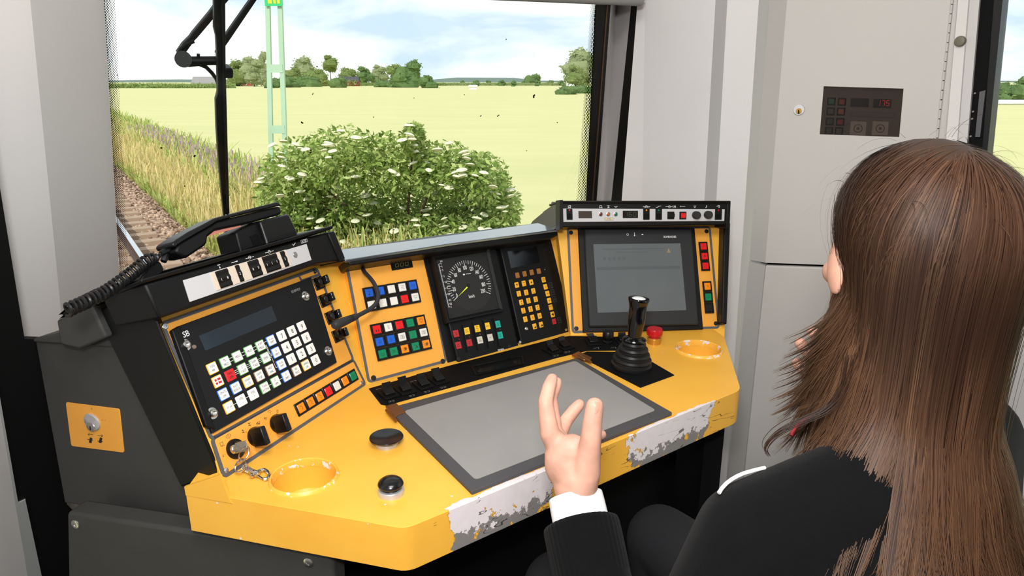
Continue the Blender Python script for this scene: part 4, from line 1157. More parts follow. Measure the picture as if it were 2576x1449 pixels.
SYM = {
 'note': ([[(0, .6), (0, -.7), (.35, -.2)]], [circ(-.2, .6, .25)]),
 'curve': ([[(-.7, .6), (-.2, .5), (.0, -.6), (.7, -.6)], [(-.7, -.1), (-.3, .4)]], []),
 'zig': ([[(-.7, -.7), (.6, -.7), (-.5, .1), (.7, .1)], [(-.7, .55), (.7, .55)]], []),
 'lamp_d': ([circ(.25, 0, .45, -90, 90), [(.25, -.45), (.25, .45)], [(-.7, -.35), (0, -.35)], [(-.7, 0), (0, 0)], [(-.7, .35), (0, .35)]], []),
 'tri': ([[(-.6, .6), (0, -.6), (.6, .6), (-.6, .6)]], []),
 'tri_dn': ([[(-.6, -.6), (0, .6), (.6, -.6), (-.6, -.6)]], []),
 'tri_dn_c': ([[(-.6, -.5), (0, .6), (.6, -.5), (-.6, -.5)], circ(0, -.05, .75)], []),
 'wiper': ([[(-.7, -.4), (-.3, -.6), (.3, -.6), (.7, -.4), (.5, .3), (-.5, .3), (-.7, -.4)], [(-.1, .6), (.2, -.2)]], []),
 'bars': ([], [SQ(-.6, .1, -.2, .8), SQ(.2, .1, .6, .8)]),
 'eight': ([circ(0, -.35, .28), circ(0, .35, .28)], []),
 'loop': ([circ(0, 0, .5, -120, 120), [(-.25, -.45), (-.6, -.45)], [(-.25, .45), (-.6, .45)]], []),
 'bell': ([[(-.6, .5), (-.5, -.1), circ(0, -.1, .5, 180, 360)[4], circ(0, -.1, .5, 180, 360)[10], (.5, -.1), (.6, .5), (-.6, .5)], circ(0, .2, .25)], []),
 'lampray': ([circ(0, -.1, .25), [(-.2, .3), (.2, .3)], [(-.6, .6), (-.3, .2)], [(.6, .6), (.3, .2)], [(0, -.7), (0, -.45)], [(0, .4), (0, .8)]], []),
 'door': ([SQ(-.7, -.6, .7, .6), SQ(-.35, -.35, .0, .6), SQ(.1, -.35, .4, .6)], []),
 'stick': ([[(0, -.6), (0, .7)], [(-.2, -.3), (.2, -.3)]], []),
 'train': ([SQ(-.7, -.2, .7, .5), [(-.5, .7), (.5, .7)], [(-.4, .1), (.4, .1)]], []),
 'plug': ([circ(.1, 0, .4), [(-.7, -.4), (-.1, -.4)], [(-.7, .4), (-.1, .4)], [(-.3, 0), (.4, 0)]], []),
 'bin': ([SQ(-.7, -.2, -.45, .5), [(.5, -.4), (.5, .5)], circ(.6, -.1, .2)], [SQ(-.25, -.5, .0, .6), SQ(.1, -.5, .38, .6)]),
 'people': ([SQ(-.6, -.6, -.1, -.2), [(-.6, .5), (.6, .5)]], [SQ(.15, -.3, .5, .6)]),
 'panto': ([[(-.4, -.6), (.5, -.1), (-.1, .6), (.6, .7)], [(-.5, -.6), (.1, -.8)]], []),
 'back': ([[(-.5, -.3), (.5, -.3), (.5, .4), (-.2, .4), (-.2, .1)]], []),
 'hook': ([circ(-.1, 0, .4, 60, 300), [(.4, -.2), (.4, .2)]], []),
 'pin': ([[(-.5, -.4), (-.5, .1)], [(.3, -.4), (.3, .1)], [(-.5, -.2), (.4, -.2)], [(-.5, .6), (-.2, .6)], [(.2, .6), (.5, .6)]], []),
 'star': ([circ(0, 0, .35), [(0, -.7), (0, .7)], [(-.7, 0), (.7, 0)], [(-.5, -.5), (.5, .5)], [(-.5, .5), (.5, -.5)]], []),
 'bomb': ([circ(0, .2, .4), [(-.4, -.5), (.4, -.5)], [(0, -.5), (0, -.2)]], []),
 'q': ([circ(0, 0, .4), [(.1, .1), (.5, .5)]], []),
 'a': ([[(-.35, .5), (0, -.5), (.35, .5)], [(-.2, .15), (.2, .15)]], []),
 'bolt': ([[(-.6, 0), (.6, 0)], [(-.3, -.3), (-.6, 0), (-.3, .3)]], []),
}
def draw(mb, g, name, a, b, sz, w, h):
    ls, fs = SYM[name]
    for l in ls: mb.stroke(g, [(a + x * sz, b + y * sz) for x, y in l], w, h)
    for f in fs: mb.poly(g, [(a + x * sz, b + y * sz) for x, y in f[:-1]], h)
def lit_button(parent, g, s0, t0, s1, t1, col, sym=None, txt=None, gap=.35, h=3.0, inset=.17, name='push_button', ts=None, lensh=1.6, tm=None):
    w, hh = s1 - s0, t1 - t0
    mb = MB(); mb.rbox(g, s0 + gap, t0 + gap, s1 - gap, t1 - gap, 0, h, .8, .5, 2); o = build(name, mb, M_plastic, parent)
    mb = MB(); mb.rbox(g, s0 + w * inset, t0 + hh * inset, s1 - w * inset, t1 - hh * inset, h - .3, h + lensh, .9, .8, 2); build('button_lens', mb, LENS[col], o)
    if sym or txt:
        mb = MB()
        if sym: draw(mb, g, sym, (s0 + s1) / 2, (t0 + t1) / 2, min(w, hh) * (.5 - inset) * .72, .45, h + lensh + .12)
        if txt: mb.text(g, txt, (s0 + s1) / 2, (t0 + t1) / 2, ts or hh * .2, h + lensh + .12, xs=.8)
        build('symbol', mb, tm or M_ink, o, recalc=False)
    return o
def screws(parent, pl, pts, r=.0042, m=M_steel, h=.001):
    for px, py in pts: torx(pl, px, py, r, 'screw', parent, m, h)
M_bscrew = mat('black_screw', srgb(46, 46, 48), .35, metal=.6)

# ---- left console: upper and lower orange plates with grey trim
GU = Grid(LP, [(402, 812), (797, 672), (890, 905), (528, 1107)])
GD = Grid(LP, [(528, 1107), (890, 905), (921, 968), (561, 1207)])
lsw = thing('switch_panel', 'orange switch panel with three black rotary switches below the radio keypad', 'switch panel', LP.P(740, 1085))
bpy.context.view_layer.update()
mb = MB(); mb.rbox(GD, 3, 0, GD.W - 3, GD.H - 3, 0, 1.0, 6, .3); build('plate', mb, M_orange, lsw)
mb = MB(); mb.frame(GD, 0, -3, GD.W, GD.H, 5.5, 0, 1.8, 9, 4); build('trim', mb, M_trim, lsw)
screws(lsw, LP, [(569, 1183), (910, 964)])
GR = Grid(LP, [(736, 1019), (889, 927), (901, 955), (750, 1050)])
cols = ['orange', 'orange', 'orange', 'red', 'white', 'orange', 'green']; sy = ['panto', 'panto', 'panto', 'back', None, 'hook', 'pin']
for k in range(7):
    lit_button(lsw, GR, GR.W * k / 7, 0, GR.W * (k + 1) / 7, GR.H, cols[k], sy[k])
def lathe_px(mbx, pl, px, py, prof, n=28, h=0.0, axis=None, **k): mbx.lathe(pl.P(px, py, h), axis or pl.n, prof, n, **k)
RX = [(590, 1130, 'key'), (642, 1099, 'bar'), (697, 1066, 'bar')]
luv = (GD.at(100, 20) - GD.at(20, 20)).normalized(); ldn = (GD.at(50, 30) - GD.at(50, 10)).normalized()
key_c = None
for px, py, kd in RX:
    mb = MB(); lathe_px(mb, LP, px, py, [(.0160, 0), (.0160, .004), (.0150, .006), (.0112, .0075), (.0105, .012), (.0095, .0135)], 32)
    o = build('rotary_switch', mb, M_plastic, lsw)
    c = LP.P(px, py, .0135)
    if kd == 'bar':
        pts = [c + luv * q_ * .0052 + ldn * w_ * .0150 for q_, w_ in ((-1, -1), (1, -1), (1, 1), (-1, 1))]
        mb = MB(); mb.rings([[p - LP.n * .004 for p in pts], [p + LP.n * .024 + ldn * .003 for p in pts]]); kb = build('switch_handle', mb, M_plastic, o, mod=.0018)
    else:
        key_c = c
        mb = MB(); mb.lathe(c, LP.n, [(.0072, -.001), (.0072, .0035), (.0062, .0045), (.0001, .0045)], 24); build('lock_face', mb, M_steel, o)
mb = MB()
c2 = lambda x, y: GD.st(380 + x / 3.6224, 860 + y / 3.6224)
def mark(mbx, pts, w=.5): mbx.stroke(GD, [c2(*p) for p in pts], w, 1.15)
mark(mb, [(622, 925), (645, 912), (655, 938), (632, 952), (622, 925)]); mark(mb, [(635, 957), (660, 943)]); mark(mb, [(663, 942), (669, 945)])
mark(mb, [(678, 868), (688, 850), (712, 840), (722, 850), (712, 872), (690, 880), (678, 868)]); mark(mb, [(690, 862), (710, 856)]); mark(mb, [(707, 880), (709, 886)])
mb.text(GD, '0', *c2(653, 1040), 5.2, 1.15, rot=0); mark(mb, [(667, 1030), (674, 1025)])
for ox, oy in ((837, 815), (893, 750)): mark(mb, [(ox - 8, oy - 14), (ox + 2, oy + 14)], .7); mark(mb, [(ox - 12, oy + 16), (ox + 14, oy + 8)], .7); mark(mb, [(ox - 14, oy - 2), (ox + 8, oy - 10)], .7)
mark(mb, [(955, 745), (985, 725), (988, 745), (960, 760), (955, 745), (988, 745)]); mark(mb, [(960, 730), (985, 755)])
for ox in (1028, 1042): mark(mb, [(ox - 4, 705), (ox + 2, 700), (ox, 695), (ox + 4, 690)], .9)
mark(mb, [(1065, 650), (1062, 635), (1072, 624), (1085, 630), (1088, 645)]); mark(mb, [(1075, 640), (1082, 648)])
mark(mb, [(1140, 625), (1152, 620), (1156, 640), (1144, 646), (1140, 625)]); mark(mb, [(1145, 630), (1150, 628)])
for p, q in (((868, 828), (862, 822)), ((905, 772), (902, 765)), ((1047, 715), (1042, 709)), ((1085, 662), (1083, 655)), ((1142, 658), (1144, 651))): mark(mb, [p, q])
build('symbols', mb, M_ink, lsw, recalc=False)

lup = thing('radio_surround', 'orange surround plate with grey trim around the black radio keypad', 'panel', LP.P(650, 900))
bpy.context.view_layer.update()
mb = MB(); mb.rbox(GU, 3, 3, GU.W - 3, GU.H - 3, 0, 1.0, 6, .3); build('plate', mb, M_orange, lup)
mb = MB(); mb.frame(GU, 0, 0, GU.W, GU.H + 2.5, 5.5, 0, 1.8, 9, 4); build('trim', mb, M_trim, lup)
screws(lup, LP, [(415, 821), (791, 683)], .0055)
p_ = [(1585, 560), (1610, 625), (1690, 580)]
mb = MB(); a = [GU.st(380 + x / 4.262, 560 + y / 4.262) for x, y in ((1580, 575), (1608, 628), (1800, 560))]; mb.stroke(GU, a, 5, 1.9); build('trim', mb, M_trim, lup, recalc=False)
# four knobs at the right of the radio keypad
for k, (x, y, x2, y2) in enumerate(((1762, 655, 1830, 615), (1820, 838, 1905, 800), (1890, 1020, 1980, 980), (1965, 1215, 2060, 1175))):
    px, py = 380 + x / 4.262, 560 + y / 4.262; qx, qy = 380 + x2 / 4.262, 560 + y2 / 4.262
    a, b = GU.st(px + 6, py); mb = MB(); mb.rbox(GU, a - 12, b - 12, a + 14, b + 12, 0, 3.5, 1, .5); o = build('knob', mb, M_plastic, lup)
    c = LP.P(px + 8, py - 2, .003)
    mb = MB(); mb.lathe(c, LP.n, [(.0100, 0), (.0098, .010), (.0085, .011)], 24); build('knob_collar', mb, M_plastic, o)
    mb = MB(); q = [c + luv * s1 * .0042 + ldn * s2 * .0085 for s1, s2 in ((-1, -1), (1, -1), (1, 1), (-1, 1))]
    mb.rings([[p + LP.n * .009 for p in q], [p + LP.n * .026 for p in q]]); build('knob_grip', mb, M_gloss, o, mod=.0018)

# ---- radio keypad
rk = thing('radio_keypad', 'black radio unit with white membrane keys and dark display on the left console', 'radio keypad', LP.P(690, 960))
bpy.context.view_layer.update()
GF = Grid(LP, [(450, 820), (783, 697), (848, 911), (540, 1087)], 7)
mb = MB(); mb.rbox(GF, -4, 0, GF.W, GF.H, -7, 0, 1.5, .6); build('unit_body', mb, mat('radio_black', srgb(16, 17, 19), .5, bump=.15, bscale=1500, spec=.3), rk)
mb = MB(); mb.prism(LP, [(423, 834), (444, 822), (534, 1084), (510, 1076)], 0, .009); build('guard_strip', mb, M_black, rk, mod=.002)
x = lambda a, b: GF.st(380 + a / 4.262, 560 + b / 4.262)
def polyst(mbx, g, pts, h): mbx.poly(g, pts, h)
mb = MB(); mb.poly(GF, [x(510, 1215), x(1290, 895), x(1350, 1050), x(580, 1375)], .35); build('display_glass', mb, mat('display_blue_black', srgb(26, 36, 46), .15, spec=.5), rk, recalc=False)
M_txtgrey = mat('grey_print', srgb(150, 150, 152), .6)
mb = MB(); a, b = x(1548, 720); mb.text(GF, 'stento', a, b, 9.5, .3, rot=-.0); build('lettering', mb, M_txtgrey, rk, recalc=False)
mb = MB(); a, b = x(350, 1200); mb.text(GF, 'SB', a + 4, b, 13, .3); build('lettering', mb, M_white, rk, recalc=False)
mb = MB(); a, b = x(462, 1333); mb.lathe(GF.at(a, b), LP.n, [(.0038, 0), (.003, .002), (.001, .003)], 14); build('indicator', mb, mat('led_clear', srgb(120, 105, 96), .3), rk)
for px, py in ((768, 745), (825, 883), (534, 1040), (466, 868)):
    c = LP.P(px, py, .007)
    mb = MB(); mb.lathe(c, LP.n, [(.0092, 0), (.0092, .0012), (.0062, .0014), (.0062, .0055), (.005, .0062), (.0032, .0062), (.0030, .003), (.0001, .003)], 20, cap0=False, cap1=False); build('hex_bolt', mb, M_steel, rk)
GK = Grid(LP, [(535.2, 926), (759.4, 820.5), (794.9, 905.3), (577.1, 1024.2)], 8.6)
# keys were measured at unequal photo spacing, so each takes its own measured centre
KC = [[(92, 640), (173, 838), (260, 1035), (345, 1233)], [(285, 548), (365, 745), (449, 937), (531, 1130)], [(470, 462), (550, 652), (630, 842), (711, 1032)], [(649, 377), (727, 565), (805, 752), (888, 936)], [(821, 298), (898, 481), (974, 663), (1052, 845)], [(985, 219), (1061, 400), (1137, 580), (1213, 759)], [(1143, 147), (1217, 322), (1292, 499), (1367, 675)], [(1298, 75), (1370, 248), (1443, 421), (1515, 592)], [(1446, 4), (1517, 175), (1588, 345), (1660, 515)]]
KL = [['TOG\nNR', None, 'ON/TL\nOFF', 'HT (H)'], ['TIL-\nMELD', 'N\u00d8D\nOPK', 'KVIT\nRDATA', 'VOL\n-'], ['MELD!', 'C-\nVAGT', 'KNAP\nLYS', 'VOL\n+'], ['MELD!', 'SAM-\nTALE', 'SAMT\nTGF', 'TAVS\nKTONE'], ['KVIT\nMELD', 'SEND', 'H\u00d8JT\nANL', 'C-\nOPK'], ['FC (A)\nDRIFT', 'D\nDRIFT', 'FC (B)\nDRIFT', 'C\nDRIFT'], ['7', '4', '1', 'RE-\nPEAT'], ['8', '5', '2', 'ANNUL\nLER'], ['9', '6', '3', '0']]
KB = ['yybY', 'grbw', 'ggyw', 'ggng', 'ggng', 'bbbb', 'wwwn', 'wwwy', 'wwww']
KM = {c: mat('key_edge_' + n, v, .5) for c, n, v in (('y', 'yellow', srgb(246, 184, 40)), ('Y', 'yellow', srgb(246, 184, 40)), ('b', 'blue', srgb(60, 128, 226)), ('g', 'green', srgb(86, 160, 80)), ('n', 'brown', srgb(150, 116, 84)), ('w', 'white', srgb(240, 240, 240)), ('r', 'red', srgb(206, 30, 36)))}
M_key = mat('key_white', srgb(238, 236, 232), .5)
kst = [[GK.st(520 + p[0] / 6.038, 820 + p[1] / 6.038) for p in c] for c in KC]
pw = GK.W / 8; ph = GK.H / 3
for i in range(9):
    for j in range(4):
        a, b = kst[i][j]; w, h = pw * .36, ph * .40; c = KB[i][j]
        mb = MB(); mb.rbox(GK, a - w, b - h, a + w, b + h, -1.6, -.1, 1.6, .4); o = build('key', mb, KM[c], rk)
        mb = MB(); mb.rbox(GK, a - w + 1.1, b - h + 1.1, a + w - 1.1, b + h - 1.1, -.3, .25, 1.1, .2); build('key_cap', mb, KM['r'] if c == 'r' else M_key, o)
        mb = MB(); t_ = KL[i][j]
        if t_ is None:
            fl = KM['r']; u_ = w * .62; v_ = h * .5
            for q in (SQ(-u_, -v_, -u_ * .35, -v_ * .2), SQ(-u_ * .05, -v_, u_, -v_ * .2), SQ(-u_, v_ * .2, -u_ * .35, v_), SQ(-u_ * .05, v_ * .2, u_, v_)): mb.poly(GK, [(a + p, b + r_) for p, r_ in q[:-1]], .4)
            build('flag_print', mb, mat('flag_red', srgb(196, 24, 40), .5), o, recalc=False)
        else:
            ln = max(len(q) for q in t_.split('\n'))
            mb.text(GK, t_, a, b, ph * .52 if ln == 1 else min(ph * .24, pw * .95 / ln), .4, xs=.85 if ln > 1 else .9, lead=1.25 if ln > 1 else 1)
            build('key_print', mb, M_ink, o, recalc=False)
mb = MB()
def link_(i0, j0, i1, j1, offs, g=.36):
    for o_ in offs:
        (a, b), (c, d) = kst[i0][j0], kst[i1][j1]; mb.stroke(GK, [(a + pw * g, b + o_), (c - pw * g, d + o_)], .7, -1.4)
for i in (1, 2, 3): link_(i, 0, i + 1, 0, (-2.4, 2.8))
link_(4, 0, 5, 0, (-2.4,))
for i in (1, 2, 3): link_(i, 1, i + 1, 1, (-3, 0, 3))
link_(4, 1, 5, 1, (-1.2, 1.2))
for a in ((0, 3, 1, 3), (1, 3, 2, 3), (3, 3, 4, 3), (4, 3, 5, 3)): link_(*a, (0,))
(a, b), (c, d) = kst[4][0], kst[4][1]
for q in (0, 2.0): mb.stroke(GK, [(a + pw * .40 + q, b + 3), (a + pw * .40 + q + .5, b + 3), (c + pw * .42 + q * .9, d - 3.2), (c + pw * .6, d - 3.2)], .7, -1.4)
(e_, f_) = kst[5][2]
mb.stroke(GK, [(c + pw * .38, d + 3.4), (c + pw * .5, d + 3.4), (e_ - pw * .5, f_ + 1), (e_ - pw * .36, f_ + 1)], .7, -1.4)
build('key_link_lines', mb, M_white, rk, recalc=False)

# ---- thumbwheel strip in the left hood
cw = lambda a, b: (380 + a / 4.262, 560 + b / 4.262)
tw = thing('thumbwheel_strip', 'light grey strip with black number thumbwheels under the left hood', 'switch strip', LH.P(620, 690))
bpy.context.view_layer.update()
GT = Grid(LH, [cw(345, 618), cw(1668, 228), cw(1722, 400), cw(418, 850)], 1.5)
mb = MB(); mb.rbox(GT, 0, 0, GT.W, GT.H, -1.5, 0, .5, .2); build('plate', mb, M_strip, tw)
M_cream = mat('thumbwheel_cream', srgb(216, 200, 184), .5)
GW = Grid(LH, [cw(630, 540), cw(1440, 290), cw(1505, 460), cw(700, 730)], 2)
mb = MB(); mb.rbox(GW, 0, 0, GW.W, GW.H, -1.5, 1.2, .5, .2); build('wheel_housing', mb, M_cream, tw)
# black wheels: (start, end) as fractions along the housing, digit
for a, b, chx in ((.05, .13, '1'), (.13, .20, '8'), (.295, .345, '2'), (.455, .53, '0'), (.53, .595, '5'), (.65, .715, '1'), (.715, .785, '1'), (.785, .85, '1'), (.905, .965, '3')):
    w0, w1 = a * GW.W, b * GW.W
    mb = MB(); prof = [(0, 1.0), (.12, 2.4), (.3, 1.6), (.5, 3.2), (.7, 1.6), (.88, 2.4), (1, 1.0)]
    mb.rings([[GW.at(w, f * GW.H, h) for w in (w0, w1)] + [GW.at(w, f * GW.H, .2) for w in (w1, w0)] for f, h in prof])
    o = build('thumbwheel', mb, M_plastic, tw, sharp=.3)
    mb = MB(); mb.text(GW, chx, (w0 + w1) / 2 - 1, GW.H * .5, 6.2, 3.5); build('digit', mb, M_white, o, recalc=False)
screws(tw, LH, [cw(1545, 345)], .0055, M_steel, .002)
mb = MB(); GQ = Grid(LH, [cw(345, 560), cw(1668, 170), cw(1722, 400), cw(418, 850)], .6)
qs = lambda a, b: GQ.st(*cw(a, b))
def ws(pts, w=.6): mb.stroke(GQ, [qs(*p) for p in pts], w, .2)
ws([(1515, 230), (1527, 245), (1545, 218)], 1); ws([(1605, 190), (1670, 174), (1676, 205), (1611, 222), (1605, 190)], .5)
mb.text(GQ, 'ATSS', *qs(1641, 198), 5.6, .2, rot=.0)
ws([(710, 458), (740, 448)], .8); ws([(724, 455), (735, 480)], .8); mb.disc(GQ, qs(738, 484), 1.2, .2)
ws([(862, 432), (928, 412)], .8); ws([(915, 410), (928, 412), (918, 421)], .7)
for ox, oy in ((1056, 375), (1267, 313)): ws([(ox - 44, oy + 12), (ox + 44, oy - 12)], .7); mb.ringp(GQ, qs(ox, oy), 2.6, .7, .2)
build('printed_symbols', mb, M_white, tw, recalc=False)

# ---- middle console: button panel
c3 = lambda a, b: (860 + a / 3.8133, 580 + b / 3.8133)
bp_ = thing('button_panel', 'orange button panel with twenty-five coloured push buttons left of the speedometer', 'button panel', MP.P(1020, 940))
bpy.context.view_layer.update()
GB = Grid(MP, [(868, 664), (1066, 632), (1122, 911), (925, 965)])
mb = MB(); mb.rbox(GB, 2, 0, GB.W, GB.H - 2, 0, 1, 7, .3); build('plate', mb, M_orange, bp_)
mb = MB(); mb.frame(GB, 0, -6, GB.W + 3, GB.H, 5.5, 0, 1.8, 9, 4); build('trim', mb, M_trim, bp_)
screws(bp_, MP, [c3(62, 315), c3(725, 222), c3(968, 1255), c3(304, 1415)], .0058, M_bscrew)
G1 = Grid(MP, [c3(190, 553), c3(712, 468), c3(760, 688), c3(238, 786)], 3)
tab = [[('blue', 'note'), ('blue', 'curve'), ('white', None), ('white', 'zig'), ('blue', 'lamp_d')], [('white', None), ('white', None), ('white', None), ('red', 'tri'), ('white', 'wiper')]]
def block(g, tab):
    n, m_ = len(tab[0]), len(tab)
    for j, row in enumerate(tab):
        for i, (c, s_) in enumerate(row): lit_button(bp_, g, g.W * i / n, g.H * j / m_, g.W * (i + 1) / n, g.H * (j + 1) / m_, c, s_)
block(G1, tab)
G2 = Grid(MP, [c3(262, 905), c3(788, 803), c3(865, 1135), c3(343, 1258)], 3)
block(G2, [[('red', 'bars'), ('white', 'eight'), ('red', 'tri_dn'), ('green', 'loop'), ('orange', 'tri_dn_c')], [('blue', 'bell'), ('blue', 'lampray'), ('white', 'door'), ('green', 'stick'), ('white', 'door')], [('green', 'train'), ('green', 'plug'), ('orange', 'bin'), ('green', 'people'), ('orange', 'bin')]])
GS = Grid(MP, [c3(458, 278), c3(665, 243), c3(684, 352), c3(482, 385)], 2)
mb = MB(); mb.rbox(GS, 0, 0, GS.W, GS.H, -2, 0, 1, .4); dd = build('digit_display', mb, M_gloss, bp_)
mb = MB()
for k in range(3): seg7(mb, GS, '8', GS.W * (.2 + k * .23), GS.H * .2, GS.W * .14, GS.H * .55, 1.3, .25)
build('digits', mb, mat('digit_amber_dim', srgb(92, 84, 30), .5), dd, recalc=False)
mb = MB(); mb.lathe(MP.P(*c3(139, 356), .0008), MP.n, [(.0052, 0), (.0052, .0006), (.0001, .0007)], 20); build('cable_hole', mb, M_blackm, bp_)

# ---- speedometer unit
sp_ = thing('speedometer_unit', 'black speedometer unit with round white-on-black dial and ten lit keys below', 'speedometer', MP.P(*c3(1390, 1200)))
bpy.context.view_layer.update()
def facep(name, pts, h0, h1, m, parent, mod=None, pl=MP):
    mb = MB(); mb.prism(pl, pts, h0, h1); return build(name, mb, m, parent, mod=mod)
facep('base_plate', [c3(760, 195), c3(1462, 80), c3(1690, 1115), c3(1015, 1290)], 0, .004, M_black, sp_, .001)
facep('module_frame', [c3(830, 235), c3(1440, 130), c3(1672, 1140), c3(1088, 1275)], .004, .014, M_black, sp_, .003)
GM = Grid(MP, [c3(870, 245), c3(1418, 155), c3(1560, 770), c3(1020, 885)], 26)
mb = MB(); mb.rings([[GM.at(a, b, -22) for a, b in ((0, 0), (GM.W, 0), (GM.W, GM.H), (0, GM.H))], [GM.at(a, b, 0) for a, b in ((0, 0), (GM.W, 0), (GM.W, GM.H), (0, GM.H))],
          [GM.at(a, b, 0) for a, b in ((4, 4), (GM.W - 4, 4), (GM.W - 4, GM.H - 4), (4, GM.H - 4))], [GM.at(a, b, -5) for a, b in ((9, 9), (GM.W - 9, 9), (GM.W - 9, GM.H - 9), (9, GM.H - 9))]], cap0=False, cap1=False)
spd = build('instrument_frame', mb, M_black, sp_, sharp=.3)
GG = Grid(MP, [c3(905, 272), c3(1395, 192), c3(1532, 752), c3(1040, 850)], 20)
mb = MB(); mb.rbox(GG, -4, -4, GG.W + 4, GG.H + 4, -3, 0, .5, .2); build('dial_plate', mb, mat('dial_black', srgb(15, 15, 15), .55), spd)
ctr = GG.st(*c3(1222, 522)); rr = (GG.st(*c3(1425, 490))[0] - GG.st(*c3(1018, 555))[0]) / 2
mb = MB(); mb.disc(GG, ctr, rr * 1.04, .25, 48); build('dial_disc', mb, mat('dial_charcoal', srgb(25, 25, 26), .6), spd, recalc=False)
mb = MB()
for k in range(41):
    a = math.radians(-120 + 240 * k / 40 - 90); r1 = rr * (.80 if k % 4 == 0 else .86 if k % 2 == 0 else .89)
    mb.stroke(GG, [(ctr[0] + math.cos(a) * r1, ctr[1] + math.sin(a) * r1), (ctr[0] + math.cos(a) * rr, ctr[1] + math.sin(a) * rr)], 1.0 if k % 2 == 0 else .7, .4)
for n_, (px, py) in zip(range(0, 201, 20), ((1102, 622), (1077, 562), (1066, 490), (1090, 425), (1126, 380), (1180, 355), (1243, 365), (1297, 398), (1335, 443), (1358, 515), (1353, 577))):
    mb.text(GG, str(n_), *GG.st(*c3(px, py)), rr * .235, .4, xs=.62)
mb.text(GG, 'km/t', *GG.st(*c3(1245, 628)), rr * .19, .4, xs=.75)
mb.disc(GG, GG.st(*c3(1170, 422)), 2.6, .4, 16, 1.8)
for q in range(3): mb.stroke(GG, [GG.st(*c3(1190 + q * 16, 418 - q * 2)), GG.st(*c3(1202 + q * 16, 416 - q * 2))], 1.2, .4)
# distance scale at the left
for lab, x_, y_ in (('km', 953, 292), ('5', 950, 316), ('4', 958, 345), ('3', 966, 379), ('2', 979, 436), ('1,6', 998, 492), ('1,2', 1011, 550), ('0,8', 1024, 609), ('0,4', 1038, 665), ('0,2', 1044, 702), ('0', 1047, 731)):
    mb.text(GG, lab, *GG.st(*c3(x_, y_)), rr * .115, .4, xs=.7)
for x_, y_ in ((938, 318), (942, 347), (950, 381), (962, 438), (980, 495), (993, 553), (1006, 611), (1020, 668), (1028, 705), (1032, 733)):
    mb.stroke(GG, [GG.st(*c3(x_ - 6, y_ + 1)), GG.st(*c3(x_ + 4, y_ - 1))], .6, .4)
build('dial_markings', mb, M_white, spd, recalc=False)
mb = MB(); mb.stroke(GG, [GG.st(*c3(928, 325)), GG.st(*c3(1026, 735))], 2.4, .3); build('scale_bar', mb, M_txtgrey, spd, recalc=False)
mb = MB(); mb.poly(GG, [GG.st(*c3(1113, 634)), GG.st(*c3(1205, 530)), GG.st(*c3(1215, 540))], .9); nd = build('needle', mb, mat('needle_yellow', srgb(226, 240, 30), .5), spd, recalc=False)
mb = MB(); mb.disc(GG, GG.st(*c3(1212, 530)), 4.5, 1.2, 20); build('needle_hub', mb, M_plastic, spd, recalc=False)
for x_, y_ in ((1365, 240), (1480, 728), (1050, 815)):
    mb = MB(); mb.lathe(GG.at(*GG.st(*c3(x_, y_)), .1), MP.n, [(.0022, 0), (.0016, .0008), (.0004, .001)], 10); build('screw', mb, M_bscrew, spd)
# ten lit keys
GA = Grid(MP, [c3(1045, 905), c3(1550, 808), c3(1615, 1080), c3(1110, 1180)], 15)
mb = MB(); mb.rbox(GA, -1, -1, GA.W + 1, GA.H + 1, -6, -2, 1, .3); build('key_bed', mb, M_blackm, sp_)
for x0, y0, x1, y1 in ((1152, 905, 1205, 1170), (1252, 885, 1305, 1150), (1352, 862, 1408, 1128), (1450, 842, 1508, 1105)):
    a, b = GA.st(*c3(x0, y0)), GA.st(*c3(x1, y1))
    mb = MB(); mb.rings([[GA.at(a[0] - .7, a[1], -2), GA.at(a[0] + .7, a[1], -2), GA.at(b[0] + .7, b[1], -2), GA.at(b[0] - .7, b[1], -2)], [GA.at(a[0] - .7, a[1], 4), GA.at(a[0] + .7, a[1], 4), GA.at(b[0] + .7, b[1], 3), GA.at(b[0] - .7, b[1], 3)]]); build('divider', mb, M_plastic, sp_)
for x_, y_, c, tx in ((1096, 988, 'darkred', 'FEJL\nTILB'), (1120, 1100, 'darkred', 'N\u00d8D\nBREMSE'), (1200, 963, 'yellow', 'DRIFTS\nBREMSE'), (1224, 1076, 'darkred', 'FRAK\nTION'), (1300, 940, 'yellow', 'F\u00d8RE\nSIGNA-\nLER'), (1326, 1050, 'cream', 'KVIT-\nTERING'), (1396, 916, 'yellow', '\u00c6NDER'), (1424, 1026, 'cream', 'TEST'), (1496, 898, 'teal', 'ATC\nINDE'), (1519, 1004, 'teal', 'L\u00d8S\nATC')):
    a, b = GA.st(*c3(x_, y_)); w, h = 7.0, 7.8
    mb = MB(); mb.rbox(GA, a - w, b - h, a + w, b + h, -2.2, 0, .6, .3); o = build('lit_key', mb, LENS[c], sp_)
    mb = MB(); mb.text(GA, tx, a, b, 3.3, .15, xs=.72, lead=1.25); build('key_print', mb, M_ink, o, recalc=False)
for x_, y_, c in ((1127, 1040, 'darkred'), (1186, 1028, 'darkred'), (1229, 1018, 'darkred'), (1327, 993, 'orange'), (1520, 947, 'green')):
    mb = MB(); mb.lathe(GA.at(*GA.st(*c3(x_, y_)), -1.8), MP.n, [(.0013, 0), (.001, .0008), (.0003, .001)], 8); build('indicator', mb, LENS[c], sp_)
GN = Grid(MP, [c3(830, 235), c3(1440, 130), c3(1672, 1140), c3(1088, 1275)], 14)
mb = MB(); a, b = GN.st(*c3(1524, 1142)); mb.text(GN, 'SIEMENS', a, b, 5.6, .25, xs=.9); build('lettering', mb, M_white, sp_, recalc=False)
screws(sp_, MP, [c3(1118, 1232), c3(1608, 1110)], .0045, M_bscrew, .0142)

